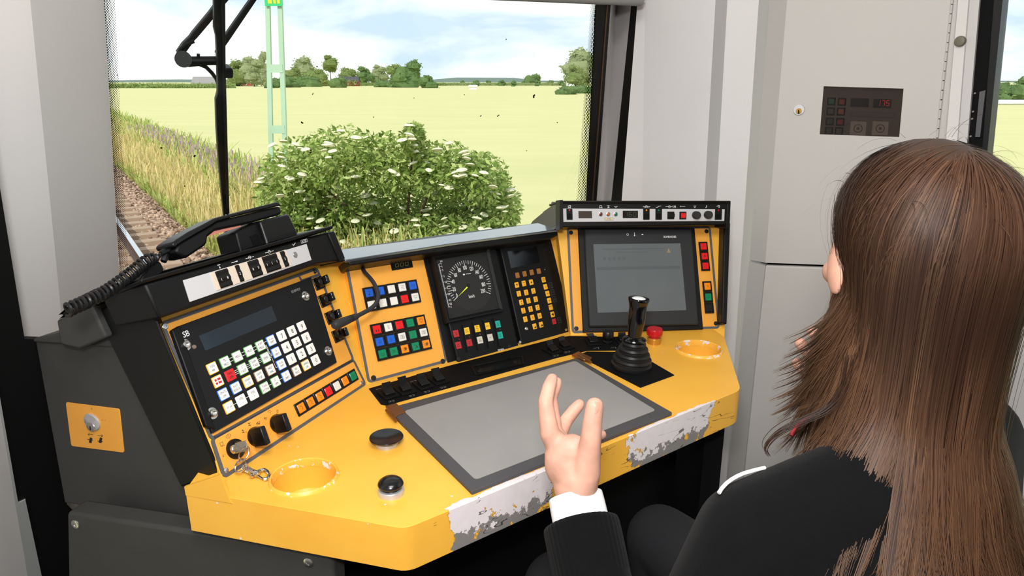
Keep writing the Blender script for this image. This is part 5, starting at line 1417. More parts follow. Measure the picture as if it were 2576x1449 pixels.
# ---- phone keypad unit
pk = thing('phone_keypad', 'black keypad unit with yellow number keys right of the speedometer', 'phone keypad', MP.P(*c3(1850, 1060)))
bpy.context.view_layer.update()
facep('unit_body', [c3(1460, 72), c3(1947, -5), c3(2176, 950), c3(2168, 985), c3(2140, 1000), c3(1692, 1112)], 0, .016, M_black, pk, .003)
GP = Grid(MP, [c3(1460, 72), c3(1947, -5), c3(2176, 985), c3(1692, 1112)], 16)
y_ = lambda a, b: GP.st(*c3(a, b))
mb = MB(); mb.poly(GP, [y_(1585, 190), y_(1866, 143), y_(1900, 305), y_(1622, 362)], .3); build('display_glass', mb, M_gloss, pk, recalc=False)
M_ykey = mat('phone_key_yellow', srgb(240, 174, 36), .5); M_bkey = mat('phone_key_brown', srgb(150, 96, 34), .5)
def pkey(x_, y0, m, tx=None, sub_=None, sym=None, w=5.6, h=6.6):
    a, b = y_(x_, y0)
    mb = MB(); mb.rbox(GP, a - w, b - h, a + w, b + h, 0, 1.3, 1.1, .4, 2); o = build('key', mb, m, pk)
    mb = MB(); hh = 1.45
    if tx: mb.text(GP, tx, a, b - (2.3 if sub_ else 0), 7.2 if len(tx) < 2 else 5.0 if len(tx) < 4 else 4.2, hh, xs=.9)
    if sub_: mb.text(GP, sub_, a, b + 3.6, 3.2, hh, xs=.85)
    if sym == 'dn': mb.poly(GP, [(a - 2.6, b - 2.4), (a + 2.6, b - 2.4), (a, b + 3)], hh)
    if sym == 'up': mb.poly(GP, [(a - 2.6, b + 2.4), (a + 2.6, b + 2.4), (a, b - 3)], hh)
    if sym == 'pow': mb.ringp(GP, (a, b), 3.4, .8, hh, 16); mb.stroke(GP, [(a, b - 1.6), (a, b + 1.6)], .9, hh)
    if sym == 'ramp': mb.poly(GP, [(a - 3.6, b + 4), (a + 4, b + 4), (a + 4, b - .6)], hh)
    if sym == 'spk': mb.poly(GP, [(a - 3, b - 1.6), (a - 1, b - 1.6), (a + 2.6, b - 4.6), (a + 2.6, b + 4.6), (a - 1, b + 1.6), (a - 3, b + 1.6)], hh)
    if sym == 'grp':
        for q in range(5): mb.stroke(GP, [(a - 4 + q * 2, b - 4.5), (a - 4.6 + q * 2, b - .5)], .8, hh)
    if tx or sub_ or sym: build('key_print', mb, M_ink, o, recalc=False)
for x_, y0 in ((1683, 430), (1752, 416), (1820, 402), (1888, 390)): pkey(x_, y0, M_bkey)
pkey(1677, 523, M_ykey, sym='dn'); pkey(1745, 508, M_ykey, 'Meny', 'OK'); pkey(1815, 496, M_ykey, sym='up'); pkey(1934, 472, M_ykey, sym='pow')
for n_, (x_, y0) in zip('123456789*0#', ((1697, 606), (1767, 595), (1836, 580), (1720, 689), (1789, 673), (1858, 659), (1740, 769), (1809, 754), (1876, 739), (1759, 851), (1828, 835), (1896, 818))):
    pkey(x_, y0, M_ykey, n_, {'1': 'oo', '2': 'ABC', '3': 'DEF', '4': 'GHI', '5': 'JKL', '6': 'MNO', '7': 'PQRS', '8': 'TUV', '9': 'WXYZ'}.get(n_))
pkey(1952, 540, M_ykey, 'tkl'); pkey(1972, 605, M_ykey, 'fjtkl'); pkey(1988, 672, M_ykey, 'edl'); pkey(2003, 737, M_ykey, None, 'Group', 'grp'); pkey(2020, 805, M_ykey, sym='spk')
pkey(1848, 920, M_ykey, '-', sym='ramp'); pkey(1910, 903, M_ykey, '+', sym='ramp')
pkey(2035, 872, LENS['darkred'], 'nod')
mb = MB()
for x_, y0 in ((2002, 526), (2022, 592), (2040, 660), (2086, 860)):
    a, b = y_(x_, y0); mb.stroke(GP, SQ(a - 5, b - 6.2, a + 5, b + 6.2), .5, .3); mb.stroke(GP, [(a - 2.4, b - 3), (a - 1.4, b), (a - 2.4, b + 3)], .5, .3); mb.stroke(GP, [(a + 2.4, b - 3), (a + 1.4, b), (a + 2.4, b + 3)], .5, .3)
build('key_outlines', mb, M_trim, pk, recalc=False)
mb = MB(); mb.lathe(GP.at(*y_(1768, 943)), MP.n, [(.0046, 0), (.0046, .002), (.0032, .0028), (.003, .0018), (.0012, .0018), (.001, .003), (.0001, .003)], 18); build('socket', mb, M_steel, pk)
mb = MB(); mb.lathe(GP.at(*y_(1945, 374)), MP.n, [(.002, 0), (.0015, .0015), (.0003, .002)], 10); build('indicator', mb, M_steel, pk)
screws(pk, MP, [c3(1925, 38), c3(2150, 952), c3(1708, 1070)], .0036, M_steel, .0162)

# ---- right console: screen panel
c4 = lambda a, b: (1340 + a / 3.9167, 490 + b / 3.9167)
rp = thing('button_panel', 'orange panel with two upright rows of buttons around the right screen', 'button panel', RP.P(1640, 835))
bpy.context.view_layer.update()
GQ4 = Grid(RP, [c4(335, 318), c4(1750, 312), c4(1842, 1318), c4(385, 1365)])
mb = MB(); mb.rbox(GQ4, 2, 2, GQ4.W - 2, GQ4.H - 2, 0, 1, 6, .3); build('plate', mb, M_orange, rp)
mb = MB(); mb.frame(GQ4, 0, 0, GQ4.W, GQ4.H, 5.5, 0, 1.8, 9, 4); build('trim', mb, M_trim, rp)
screws(rp, RP, [c4(377, 373), c4(1713, 360), c4(1805, 1268), c4(430, 1318)], .0055, M_bscrew)
G5 = Grid(RP, [c4(1630, 465), c4(1718, 463), c4(1748, 750), c4(1660, 753)], 3)
for k, sy_ in enumerate(('tri_dn', 'star', 'bomb')): lit_button(rp, G5, 0, G5.H * k / 3, G5.W, G5.H * (k + 1) / 3, 'red', sy_)
G6 = Grid(RP, [c4(1667, 853), c4(1757, 850), c4(1787, 1168), c4(1696, 1171)], 3)
for k, (c, sy_) in enumerate((('orange', 'q'), ('green', 'a'), ('black', None))): lit_button(rp, G6, 0, G6.H * k / 3, G6.W, G6.H * (k + 1) / 3, c, sy_)
ds = thing('display_screen', 'flat monitor with grey screen and dark bezel on the right console', 'screen', RP.P(1610, 830))
bpy.context.view_layer.update()
facep('rear_frame', [c4(440, 338), c4(1585, 334), c4(1670, 1330), c4(490, 1362)], .001, .008, M_black, ds, .002, pl=RP)
facep('bezel', [c4(490, 352), c4(1545, 350), c4(1612, 1290), c4(540, 1312)], .008, .018, mat('bezel_charcoal', srgb(38, 39, 41), .5, bump=.1, bscale=1500, spec=.35), ds, .004, pl=RP)
GDp = Grid(RP, [c4(597, 487), c4(1455, 478), c4(1513, 1137), c4(640, 1163)], 18)
mb = MB(); mb.rbox(GDp, 0, 0, GDp.W, GDp.H, -1, .4, .6, .2)
M_scr = mat('screen_grey', srgb(84, 88, 90), .22, spec=.4, var=.08, vscale=9, emit=srgb(100, 106, 108), estr=.28)
scr_ = build('screen', mb, M_scr, ds)
mb = MB(); M_ghost = mat('screen_ghost_text', srgb(76, 80, 82), .3, spec=.3, emit=srgb(96, 100, 102), estr=.24)
for t0, t1, s0, s1 in ((.07, .085, .1, .8), (.34, .385, .02, .97), (.12, .13, .25, .6)): mb.poly(GDp, [(s0 * GDp.W, t0 * GDp.H), (s1 * GDp.W, t0 * GDp.H), (s1 * GDp.W, t1 * GDp.H), (s0 * GDp.W, t1 * GDp.H)], .5)
for k in range(5): a = GDp.W * (.1 + k * .055); mb.poly(GDp, [(a, GDp.H * .2), (a + GDp.W * .03, GDp.H * .2), (a + GDp.W * .03, GDp.H * .24), (a, GDp.H * .24)], .5)
for k in range(3): mb.stroke(GDp, SQ(GDp.W * (.68 + k * .11), GDp.H * .9, GDp.W * (.77 + k * .11), GDp.H * .97), .5, .5)
build('screen_image', mb, M_ghost, scr_, recalc=False)
mb = MB(); mb.poly(GDp, [(GDp.W * .83, GDp.H * .14), (GDp.W * .88, GDp.H * .14), (GDp.W * .855, GDp.H * .07)], .55); build('warning_mark', mb, mat('ghost_amber', srgb(140, 124, 96), .4), scr_, recalc=False)
GBz = Grid(RP, [c4(490, 352), c4(1545, 350), c4(1612, 1290), c4(540, 1312)], 18)
z_ = lambda a, b: GBz.st(*c4(a, b))
mb = MB(); mb.text(GBz, 'BOMBARDIER', *z_(1353, 413), 7.6, .25, xs=.74)
mb.ringp(GBz, z_(935, 392), 2.6, .7, .25, 16, -50, 230); a, b = z_(935, 384); mb.stroke(GBz, [(a, b - 1.5), (a, b + 1.6)], .7, .25)
a, b = z_(1003, 388); mb.stroke(GBz, [(a, b - 4), (a, b + 2)], 1.2, .25); mb.disc(GBz, (a, b + 3.4), 1.6, .25, 12)
build('lettering', mb, M_white, ds, recalc=False)
mb = MB(); mb.lathe(GBz.at(*z_(1082, 390)), RP.n, [(.003, 0), (.0024, .0012), (.0005, .002)], 14); build('light_sensor', mb, M_steel, ds)
screws(ds, RP, [c4(466, 340), c4(1550, 332), c4(1642, 1287), c4(530, 1325)], .003, M_bscrew, .0085)

# ---- indicator strip in the right hood
ist = thing('indicator_strip', 'light grey strip of small switches, lamps and knobs under the right hood', 'switch strip', RH.P(1620, 560))
bpy.context.view_layer.update()
GI2 = Grid(RH, [c4(298, 136), c4(1893, 142), c4(1888, 258), c4(303, 268)], 1.5)
mb = MB(); mb.rbox(GI2, 0, 0, GI2.W, GI2.H, -1.5, 0, .5, .2); build('plate', mb, M_strip, ist)
i_ = lambda a, b: GI2.st(*c4(a, b))
def ibox(name, xa, ya, xb, yb, m, h=1.5, parent=ist, r=.5):
    a, b = i_(xa, ya), i_(xb, yb); mb = MB(); mb.rbox(GI2, a[0], a[1], b[0], b[1], 0, h, r, .3); return build(name, mb, m, parent)
for xc, led in ((362, 'darkred'), (1119, 'orange'), (1240, 'green'), (1828, 'darkred')):
    o = ibox('rocker_switch', xc - 31, 138, xc + 31, 246, M_plastic, 2)
    a, b = i_(xc - 18, 188), i_(xc + 18, 234); mb = MB(); mb.rbox(GI2, a[0], a[1], b[0], b[1], 2, 4, .4, .5); build('rocker', mb, M_blackm, o)
    mb = MB(); mb.lathe(GI2.at(*i_(xc, 152), 2), RH.n, [(.0022, 0), (.0016, .001), (.0003, .0014)], 12); build('indicator', mb, LENS[led], o)
ibox('small_window', 450, 160, 584, 230, mat('window_brown_grey', srgb(66, 58, 54), .25))
o = ibox('digit_display', 887, 157, 1036, 229, M_gloss)
mb = MB(); a, b = i_(905, 170)
for k, ch in enumerate('160'): a, b = i_(905 + k * 42, 172); seg7(mb, GI2, ch, a, b, 6.2, 9.6, .7, 1.7)
build('digits', mb, mat('digit_olive_dim', srgb(78, 84, 48), .5), o, recalc=False)
for xc, c in ((670, 'darkred'), (744, 'orange'), (818, 'green')):
    mb = MB(); mb.lathe(GI2.at(*i_(xc, 191)), RH.n, [(.0050, 0), (.0050, .0012), (.0040, .0015), (.0038, .0008), (.0001, .0008)], 20); o = build('indicator_lamp', mb, M_steel, ist)
    mb = MB(); mb.lathe(GI2.at(*i_(xc, 191)), RH.n, [(.0037, 0), (.0030, .0025), (.001, .0034), (.0001, .0035)], 16); build('lamp_lens', mb, mat('lamp_' + c, {'darkred': srgb(110, 24, 28), 'orange': srgb(176, 96, 30), 'green': srgb(20, 104, 84)}[c], .2), o)
o = ibox('label', 707, 224, 794, 252, mat('label_cream', srgb(214, 202, 170), .6), .6)
mb = MB(); mb.text(GI2, 'ATSS', *i_(750, 238), 4.4, .75, xs=1.05); a, b = i_(710, 227), i_(791, 249); mb.stroke(GI2, SQ(a[0], a[1], b[0], b[1]), .4, .75); build('label_print', mb, M_ink, o, recalc=False)
o = ibox('toggle_switch', 1327, 166, 1392, 240, M_plastic, 2); a, b = i_(1342, 185), i_(1392, 218); mb = MB(); mb.rbox(GI2, a[0], a[1], b[0], b[1], 2, 6, .5, .6); build('toggle', mb, M_gloss, o)
o = ibox('push_button', 1446, 166, 1511, 242, M_plastic, 2); a, b = i_(1459, 180), i_(1503, 228); mb = MB(); mb.rbox(GI2, a[0], a[1], b[0], b[1], 2, 3.4, .5, .5); build('button_lens', mb, LENS['red'], o)
for xc, yc in ((1605, 200), (1722, 197)):
    mb = MB(); c = GI2.at(*i_(xc, yc)); mb.lathe(c, RH.n, [(.0095, 0), (.0092, .011), (.0082, .0125), (.0001, .0128)], 24); o = build('knob', mb, mat('knob_charcoal', srgb(34, 34, 36), .5), ist)
for xc in (430, 608, 866, 1055): 
    mb = MB(); mb.ringp(GI2, i_(xc, 194), 2.2, .3, .12); build('plate_hole', mb, mat('plate_mark', srgb(176, 176, 178), .5), ist, recalc=False)
GI3 = Grid(RH, [c4(298, 96), c4(1893, 100), c4(1888, 258), c4(303, 268)], .4)
j_ = lambda a, b: GI3.st(*c4(a, b))
mb = MB()
def rs(pts, w=.6): mb.stroke(GI3, [j_(*p) for p in pts], w, .3)
rs([(350, 112), (362, 105), (374, 108), (374, 128), (350, 128), (350, 112)], 1); rs([(362, 118), (368, 124)], .8)
mb.ringp(GI3, j_(670, 116), 2.6, .9, .3); rs([(655, 127), (686, 127)], .9)
rs([(736, 108), (756, 108)], 1); rs([(746, 108), (746, 126)], 1); rs([(736, 127), (756, 127)], 1)
rs([(806, 114), (819, 124), (833, 114)], 1)
rs([(1086, 118), (1156, 118)], .8); mb.ringp(GI3, j_(1120, 117), 2.6, .8, .3); rs([(1095, 128), (1148, 128)], .5)
rs([(1215, 124), (1232, 122), (1245, 112), (1264, 111)], .9)
rs([(1310, 117), (1375, 117)], .8); mb.ringp(GI3, j_(1347, 117), 2.6, .8, .3)
for q in range(3): rs([(1382 + q * 12, 108), (1384 + q * 12, 126)], 1.2)
rs([(1454, 115), (1502, 115)], .8); rs([(1460, 109), (1454, 115), (1460, 121)], .7)
mb.ringp(GI3, j_(1597, 115), 1.9, .8, .3); rs([(1592, 126), (1602, 126)], .9); rs([(1582, 108), (1587, 111)], .5); rs([(1612, 108), (1607, 111)], .5)
rs([(1711, 106), (1711, 124)], .8); rs([(1711, 106), (1719, 113)], .8); mb.disc(GI3, j_(1707, 124), 1.1, .3, 10)
rs([(1812, 114), (1838, 114)], .8); rs([(1822, 104), (1840, 104), (1840, 126), (1828, 126)], .8)
build('printed_symbols', mb, M_white, ist, recalc=False)
# ------------------------------------------------------------------ things on the desk
def kpx(P): v = Vector(P) - EYE; return (v.y * CT - v.z * ST) / FPX       # metres per photo pixel at P
def cpt(px, py, d): return EYE + ray(px, py) * d
M_skin = None
# black switch plate let into the desk
swp = thing('desk_switch_plate', 'long black plate with eight paddle switches along the foot of the consoles', 'switch plate', zpt(1230, 950, DZ))
bpy.context.view_layer.update()
facep('plate', [(928, 979), (1085, 934), (1132, 921), (1400, 852), (1434, 846.5), (1577, 850), (1571, 882), (1478, 883), (1400, 901), (972, 1021), (958, 1018)], .0002, .0016, M_blackm, swp, None, DESK)
rdir = (RP.P(1700, 800) - RP.P(1500, 802)); rdir.z = 0; rdir.normalize()
for bx, by, tx, ty, al in ((977, 993, 971, 962, 0), (1019, 983, 1010, 947.5, 0), (1065, 970, 1058, 939.4, 0), (1103, 958, 1094, 926, 0), (1390, 884, 1381, 856, 0), (1419, 873, 1411.6, 846.7, 0), (1492, 862, 1483, 838.7, 1), (1566, 858, 1564, 836, 1)):
    u = rdir if al else AXR; f = UP.cross(u)
    c = zpt(bx, by, DZ + .0016)
    mb = MB(); mb.box(c + UP * .002, (.001, .001, .001))
    mb = MB(); q = [c + u * a * .016 + f * b * .021 for a, b in ((-1, -1), (1, -1), (1, 1), (-1, 1))]; mb.slab(q, UP * .004); o = build('paddle_switch', mb, M_blackm, swp, mod=.001)
    mb = MB(); q = [c + u * a * .0095 + f * (b * .010 - .002) + UP * .004 for a, b in ((-1, -1), (1, -1), (1, 1), (-1, 1))]
    mb.rings([q, [p + UP * .004 for p in q[:2]] + [p + UP * .010 for p in q[2:]]]); build('rocker', mb, M_plastic, o, mod=.001)
    tp = ypt(tx, ty, (c + f * .012).y); b0 = c + f * .006 + UP * .008
    mb = MB(); r0 = [b0 - u * .0078 - f * .001, b0 + u * .0078 - f * .001, b0 + u * .0078 + f * .0015, b0 - u * .0078 + f * .0015]
    r1 = [tp - u * .0088 - f * .001, tp + u * .0088 - f * .001, tp + u * .0088 + f * .001, tp - u * .0088 + f * .001]
    mb.rings([r0, r1]); build('paddle', mb, M_plastic, o)
GZp = Grid(DESK, [(928, 979), (1434, 846.5), (1478, 883), (972, 1021)], 1.6)
mb = MB()
def dmark(pts, w=.9): mb.stroke(GZp, [GZp.st(*p) for p in pts], w, .1)
for x_, y0 in ((985, 1008), (1036, 994), (1074, 984), (1040, 958), (1115, 973), (1398, 893), (1427, 884), (1394, 866)):
    for q in range(2): dmark([(x_ - 8 + q * 8, y0 + 2 - q * 2), (x_ - 3 + q * 8, y0 + .6 - q * 2), (x_ - 1 + q * 8, y0 + 3 - q * 2), (x_ - 6 + q * 8, y0 + 4.6 - q * 2)], .7)
for x_, y0 in ((950, 980),): dmark([(x_ - 4, y0), (x_ + 9, y0 - 3)], .8)
o = build('printed_symbols', mb, M_txtgrey, swp, recalc=False)
GZq = Grid(DESK, [(1434, 846.5), (1577, 850), (1571, 882), (1478, 883)], 1.6)
mb = MB()
for x_, y0 in ((1500, 876), (1543, 875)): mb.stroke(GZq, [GZq.st(x_ - 7, y0 + 1), GZq.st(x_ + 6, y0 - 2), GZq.st(x_ + 6, y0 + 2)], .8, .1)
build('printed_symbols', mb, M_txtgrey, swp, recalc=False)
# recessed paper clamp with two screws
mb = MB(); GCl = Grid(DESK, [(1184, 924), (1314, 898), (1318, 918), (1196, 947)], 1.6); mb.frame(GCl, 0, 0, GCl.W, GCl.H, 3.5, 0, 3.2, 3); cl_ = build('clamp_frame', mb, M_plastic, swp)
mb = MB(); mb.rbox(GCl, 12, GCl.H * .4, GCl.W - 8, GCl.H * .8, 0, 2.4, 2, .5); build('clamp_bar', mb, M_plastic, cl_)
for px, py in ((1206, 935), (1296, 911)):
    mb = MB(); mb.lathe(DESK.P(px, py, .004), UP, [(.0045, 0), (.0043, .0012), (.0018, .0014), (.0016, .0006), (.0001, .0006)], 14); build('screw', mb, M_bscrew, cl_)
mb = MB(); c = zpt(1529, 862, DZ + .0016); k = kpx(c); mb.lathe(c, UP, [(12 * k, 0), (12 * k, .004), (9.5 * k, .006), (10 * k, .012), (14 * k, .014), (14 * k, .024), (11.5 * k, .028), (.0001, .0285)], 24)
o = build('push_knob', mb, M_plastic); tag(o, 'small black round push knob left of the control lever', 'push button')
# writing slate
wb = thing('writing_board', 'grey writing slate with dark frame lying in the middle of the desk', 'writing board', zpt(1330, 1060, DZ))
bpy.context.view_layer.update()
GWb = Grid(DESK, [(974, 1027), (1450.7, 900), (1691, 1037), (1187, 1236)], 6.5)
mb = MB(); mb.rbox(GWb, 0, 0, GWb.W, GWb.H, -6.2, 0, 1.5, .8); build('frame', mb, mat('slate_frame', srgb(74, 72, 74), .5, bump=.1, bscale=900, spec=.3), wb)
GSl = Grid(DESK, [(1016, 1034), (1447, 907.5), (1650, 1032), (1196, 1207)], 6.6)
mb = MB(); mb.rbox(GSl, 0, 0, GSl.W, GSl.H, -.2, .15, 7, .1, 4); build('slate', mb, mat('slate_grey', srgb(146, 143, 140), .48, var=.05, vscale=9, spec=.35), wb)
mb = MB(); mb.disc(GWb, GWb.st(1446, 1103), 13, .35, 24, 9); build('finger_notch', mb, M_blackm, wb, recalc=False)
for q in ([(970, 1032), (997, 1024), (1021, 1047), (1003, 1053), (996, 1059)], [(1438, 901), (1455, 892.5), (1489, 908), (1484, 914), (1467, 914)]):
    facep('hinge', q, .005, .0085, mat('hinge_bronze', srgb(150, 104, 64), .35, metal=.8), wb, .0006, DESK)
for a, b in (((972, 1032), (996, 1058)), ((1454, 893), (1487, 911))):
    mb = MB(); mb.tube([DESK.P(*a, .008), DESK.P(*b, .008)], .0028, 8); build('hinge_pin', mb, MATS['hinge_bronze'], wb)
# control lever with bellows on its black plate
jl = thing('control_lever', 'black control lever with white top button and rubber bellows on the right of the desk', 'lever', zpt(1590, 925, DZ))
bpy.context.view_layer.update()
facep('plate', [(1459, 892.6), (1477, 886), (1561, 887), (1600, 893), (1640, 912), (1696, 945), (1611, 976), (1488, 913)], .0002, .0018, M_blackm, jl, None, DESK)
c0 = zpt(1588, 922, DZ + .0018); tp = ypt(1607, 752, c0.y + .005); ax = (tp - c0); LEN_ = ax.length; k = kpx(c0); k2 = kpx(tp)
def prof_px(pr): return [(r * (k + (k2 - k) * f), f * LEN_) for f, r in pr]
mb = MB(); mb.lathe(c0, ax, prof_px([(-.01, 49), (.02, 51), (.05, 51), (.065, 46), (.085, 46), (.105, 49.5), (.135, 48), (.15, 41), (.165, 41), (.185, 44), (.215, 42), (.23, 34), (.245, 34), (.265, 38), (.295, 36), (.31, 28), (.325, 28), (.345, 31), (.375, 29), (.39, 24)]), 36); build('bellows', mb, mat('bellows_rubber', srgb(24, 24, 25), .45, spec=.4), jl)
mb = MB(); mb.lathe(c0, ax, prof_px([(.385, 20), (.39, 29), (.405, 30.5), (.42, 29), (.435, 19), (.45, 16)]), 32); build('collar', mb, M_gloss, jl)
mb = MB(); mb.lathe(c0, ax, prof_px([(.43, 16.5), (.5, 17.5), (.58, 19.5), (.66, 21.5), (.75, 22.5), (.83, 22.2), (.89, 22.3), (.94, 24), (.975, 26.3), (.995, 27), (1.01, 26), (1.012, 19), (1.0, 17.5)]), 36); hd_ = build('grip', mb, M_gloss, jl)
mb = MB(); mb.lathe(c0, ax, prof_px([(.99, 17.5), (1.008, 17), (1.02, 13), (1.026, 6), (1.027, .1)]), 28); build('top_button', mb, mat('button_white_gloss', srgb(240, 240, 240), .2), jl)
# mushroom buttons
def mushroom(name, lab, px, py, pr_base, pr_cap, m_base, m_cap, cat='push button'):
    c = zpt(px, py, DZ); k = kpx(c)
    T = thing(name, lab, cat, c); bpy.context.view_layer.update()
    mb = MB(); mb.lathe(c, UP, [(r * k, h * k) for r, h in pr_base], 36); build('base', mb, m_base, T)
    mb = MB(); mb.lathe(c, UP, [(r * k, h * k) for r, h in pr_cap], 40); build('cap', mb, m_cap, T)
M_capblack = mat('cap_black', srgb(14, 14, 17), .22, spec=.5)
mushroom('mushroom_button', 'wide flat black mushroom button on the yellow desk left of the slate', 973, 1119, [(28, 0), (28, 8), (26, 11), (22, 12)], [(22, 11), (38, 17), (42.5, 22), (41.5, 24), (34, 23), (20, 20), (.1, 19)], M_alu, M_capblack)
mushroom('mushroom_button', 'domed black mushroom button with silver base near the front edge', 984, 1241, [(33, 0), (33, 12), (31, 15), (26, 15.5)], [(24, 13), (24, 20), (31, 24), (32.5, 28), (30, 34), (22, 40), (11, 43), (.1, 44)], M_alu, M_capblack)
mushroom('mushroom_button', 'red emergency mushroom button with gold base in front of the right screen', 1645, 863, [(17, 0), (17, 13), (15.5, 15), (13, 15.5)], [(13, 14), (13, 21), (19, 22.5), (20, 26), (20, 35), (18.5, 39), (.1, 40.5)], mat('gold_anodised', srgb(206, 150, 60), .35, metal=.6), mat('cap_red', srgb(190, 16, 30), .3, spec=.5))
# door key switch plate on the left side
ks = thing('key_switch_plate', 'orange plate with round steel key lock and arrow symbols on the grey desk side', 'key switch', CH.P(238, 1130))
bpy.context.view_layer.update()
GKs = Grid(CH.off(-.012), [(165, 1012), (300, 1029), (312, 1139), (179, 1122)], 1.2)
mb = MB(); mb.rbox(GKs, 0, 0, GKs.W, GKs.H, -1.2, 0, 4, .3); build('plate', mb, M_orange, ks)
mb = MB(); c = GKs.at(*GKs.st(233, 1061)); r_ = 23 * kpx(c); mb.lathe(c, CH.n, [(r_, 0), (r_, .002), (r_ * .92, .003), (.0001, .0032)], 32, xdir=UP.cross(CH.n), sx=1.22); lk2 = build('lock_rosette', mb, M_alu, ks)
mb = MB(); c = GKs.at(*GKs.st(233, 1072)); r_ = 12 * kpx(c); mb.lathe(c, CH.n, [(r_, .002), (r_, .0040), (r_ * .9, .0045), (.0001, .0046)], 24, xdir=UP.cross(CH.n), sx=1.22); build('lock_core', mb, M_steel, lk2)
mb = MB(); s_ = GKs.st
h_ = 4.9
mb.poly(GKs, [(s_(233, 1073)[0] - 1, s_(233, 1073)[1] - 3), (s_(233, 1073)[0] + 1, s_(233, 1073)[1] - 3), (s_(233, 1073)[0] + 1.5, s_(233, 1073)[1] + 4.5), (s_(233, 1073)[0] - 1.5, s_(233, 1073)[1] + 4.5)], h_); build('keyhole', mb, M_ink, lk2, recalc=False)
mb = MB(); mb.text(GKs, '0', *s_(231, 1028), 5, .15); mb.text(GKs, '1', *s_(265, 1057), 5, .15)
mb.stroke(GKs, [s_(255, 1056), s_(260, 1057)], .5, .15)
for x0, dr in ((228, -1), (252, 1)):
    yy = 1093 if dr < 0 else 1096
    mb.stroke(GKs, [s_(x0 - 6, yy - .7), s_(x0 + 6, yy + .7)], .9, .15); mb.stroke(GKs, [s_(x0 + dr * 3, yy - 3), s_(x0 + dr * 6.5, yy), s_(x0 + dr * 3, yy + 3)], .9, .15)
    xx = x0 + dr * .5; mb.stroke(GKs, [s_(xx - 7, 1107 + dr * 2), s_(xx + 6, 1109 + dr * 2)], 1.4, .15); mb.poly(GKs, [s_(xx - 1, 1100), s_(xx + 5, 1102), s_(xx + 3, 1115), s_(xx - 4, 1113)], .16)
build('symbols', mb, M_ink, ks, recalc=False)

# key, ring and snap hook hanging from the lock
ck = lambda a, b: (530 + a / 9.658, 1080 + b / 9.658)
M_chrome = mat('chrome', srgb(214, 206, 200), .18, metal=1)
hook = thing('key_with_snap_hook', 'steel key with split ring and snap hook hanging in the lowest rotary lock', 'key', key_c)
bpy.context.view_layer.update()
def kp(a, b, h):
    p1, p2 = LP.P(*ck(a, b), h), DESK.P(*ck(a, b), h)
    return p1 if (p1 - EYE).length < (p2 - EYE).length else p2
mb = MB(); q = [kp(600, 330, .016), kp(850, 265, .034), kp(925, 510, .034), kp(700, 560, .016)]; mb.slab(q, (LP.n.cross(UP)).normalized() * .0016); build('key_blade', mb, mat('key_steel', srgb(176, 164, 150), .3, metal=.9), hook)
def loop_px(pts, hs, rad, name, n=48, close=True):
    P = [kp(a, b, h) for (a, b), h in zip(pts, hs)]
    m_ = len(P); out = []
    for i in range(m_ if close else m_ - 1):
        p0, p1, p2, p3 = [P[(i + d) % m_] if close else P[max(0, min(m_ - 1, i + d))] for d in (-1, 0, 1, 2)]
        for s in range(6):
            t_ = s / 6; out.append(.5 * ((2 * p1) + (p2 - p0) * t_ + (2 * p0 - 5 * p1 + 4 * p2 - p3) * t_ ** 2 + (3 * p1 - p0 - 3 * p2 + p3) * t_ ** 3))
    if close: out.append(out[0])
    else: out.append(P[-1])
    mb = MB(); mb.tube(out, rad, 8, cap=not close); return build(name, mb, M_chrome, hook)
for d in (0, .0016): loop_px([(850, 420), (760, 500), (690, 620), (700, 740), (760, 770), (860, 700), (930, 560), (935, 460)], [.033 + d, .03 + d, .024 + d, .02 + d, .02 + d, .024 + d, .03 + d, .034 + d], .0009, 'split_ring')
loop_px([(740, 740), (650, 800), (600, 900), (610, 1010), (690, 1040), (790, 990), (860, 900), (850, 780), (800, 735)], [.018, .016, .012, .008, .008, .01, .014, .018, .02], .0015, 'swivel_ring')
for k_ in range(4):
    a0, b0 = 780 + k_ * 40, 890 + k_ * 22
    loop_px([(a0 - 20, b0 + 70), (a0 + 5, b0 + 10), (a0 + 45, b0 - 30), (a0 + 55, b0), (a0 + 30, b0 + 70), (a0 + 5, b0 + 100)], [.008, .011, .012, .009, .006, .006], .0013, 'swivel_coil')
mb = MB(); mb.tube([kp(920, 980, .009), kp(1020, 1040, .008), kp(1110, 1080, .007), kp(1160, 1110, .006)], [.0042, .0046, .005, .0036], 10); build('hook_body', mb, M_chrome, hook)
loop_px([(1130, 1050), (1200, 1000), (1290, 985), (1380, 1030), (1415, 1110), (1380, 1190), (1290, 1215)], [.007, .006, .005, .004, .004, .004, .004], .0028, 'hook_eye', close=False)
mb = MB(); mb.tube([kp(1150, 1130, .006), kp(1270, 1205, .0045)], .0016, 8); build('hook_gate', mb, M_chrome, hook)
mb = MB(); mb.lathe(kp(1005, 1120, .006), LP.n, [(.0035, -.002), (.0042, .001), (.003, .0035), (.0003, .0045)], 12); build('hook_thumb', mb, M_chrome, hook)

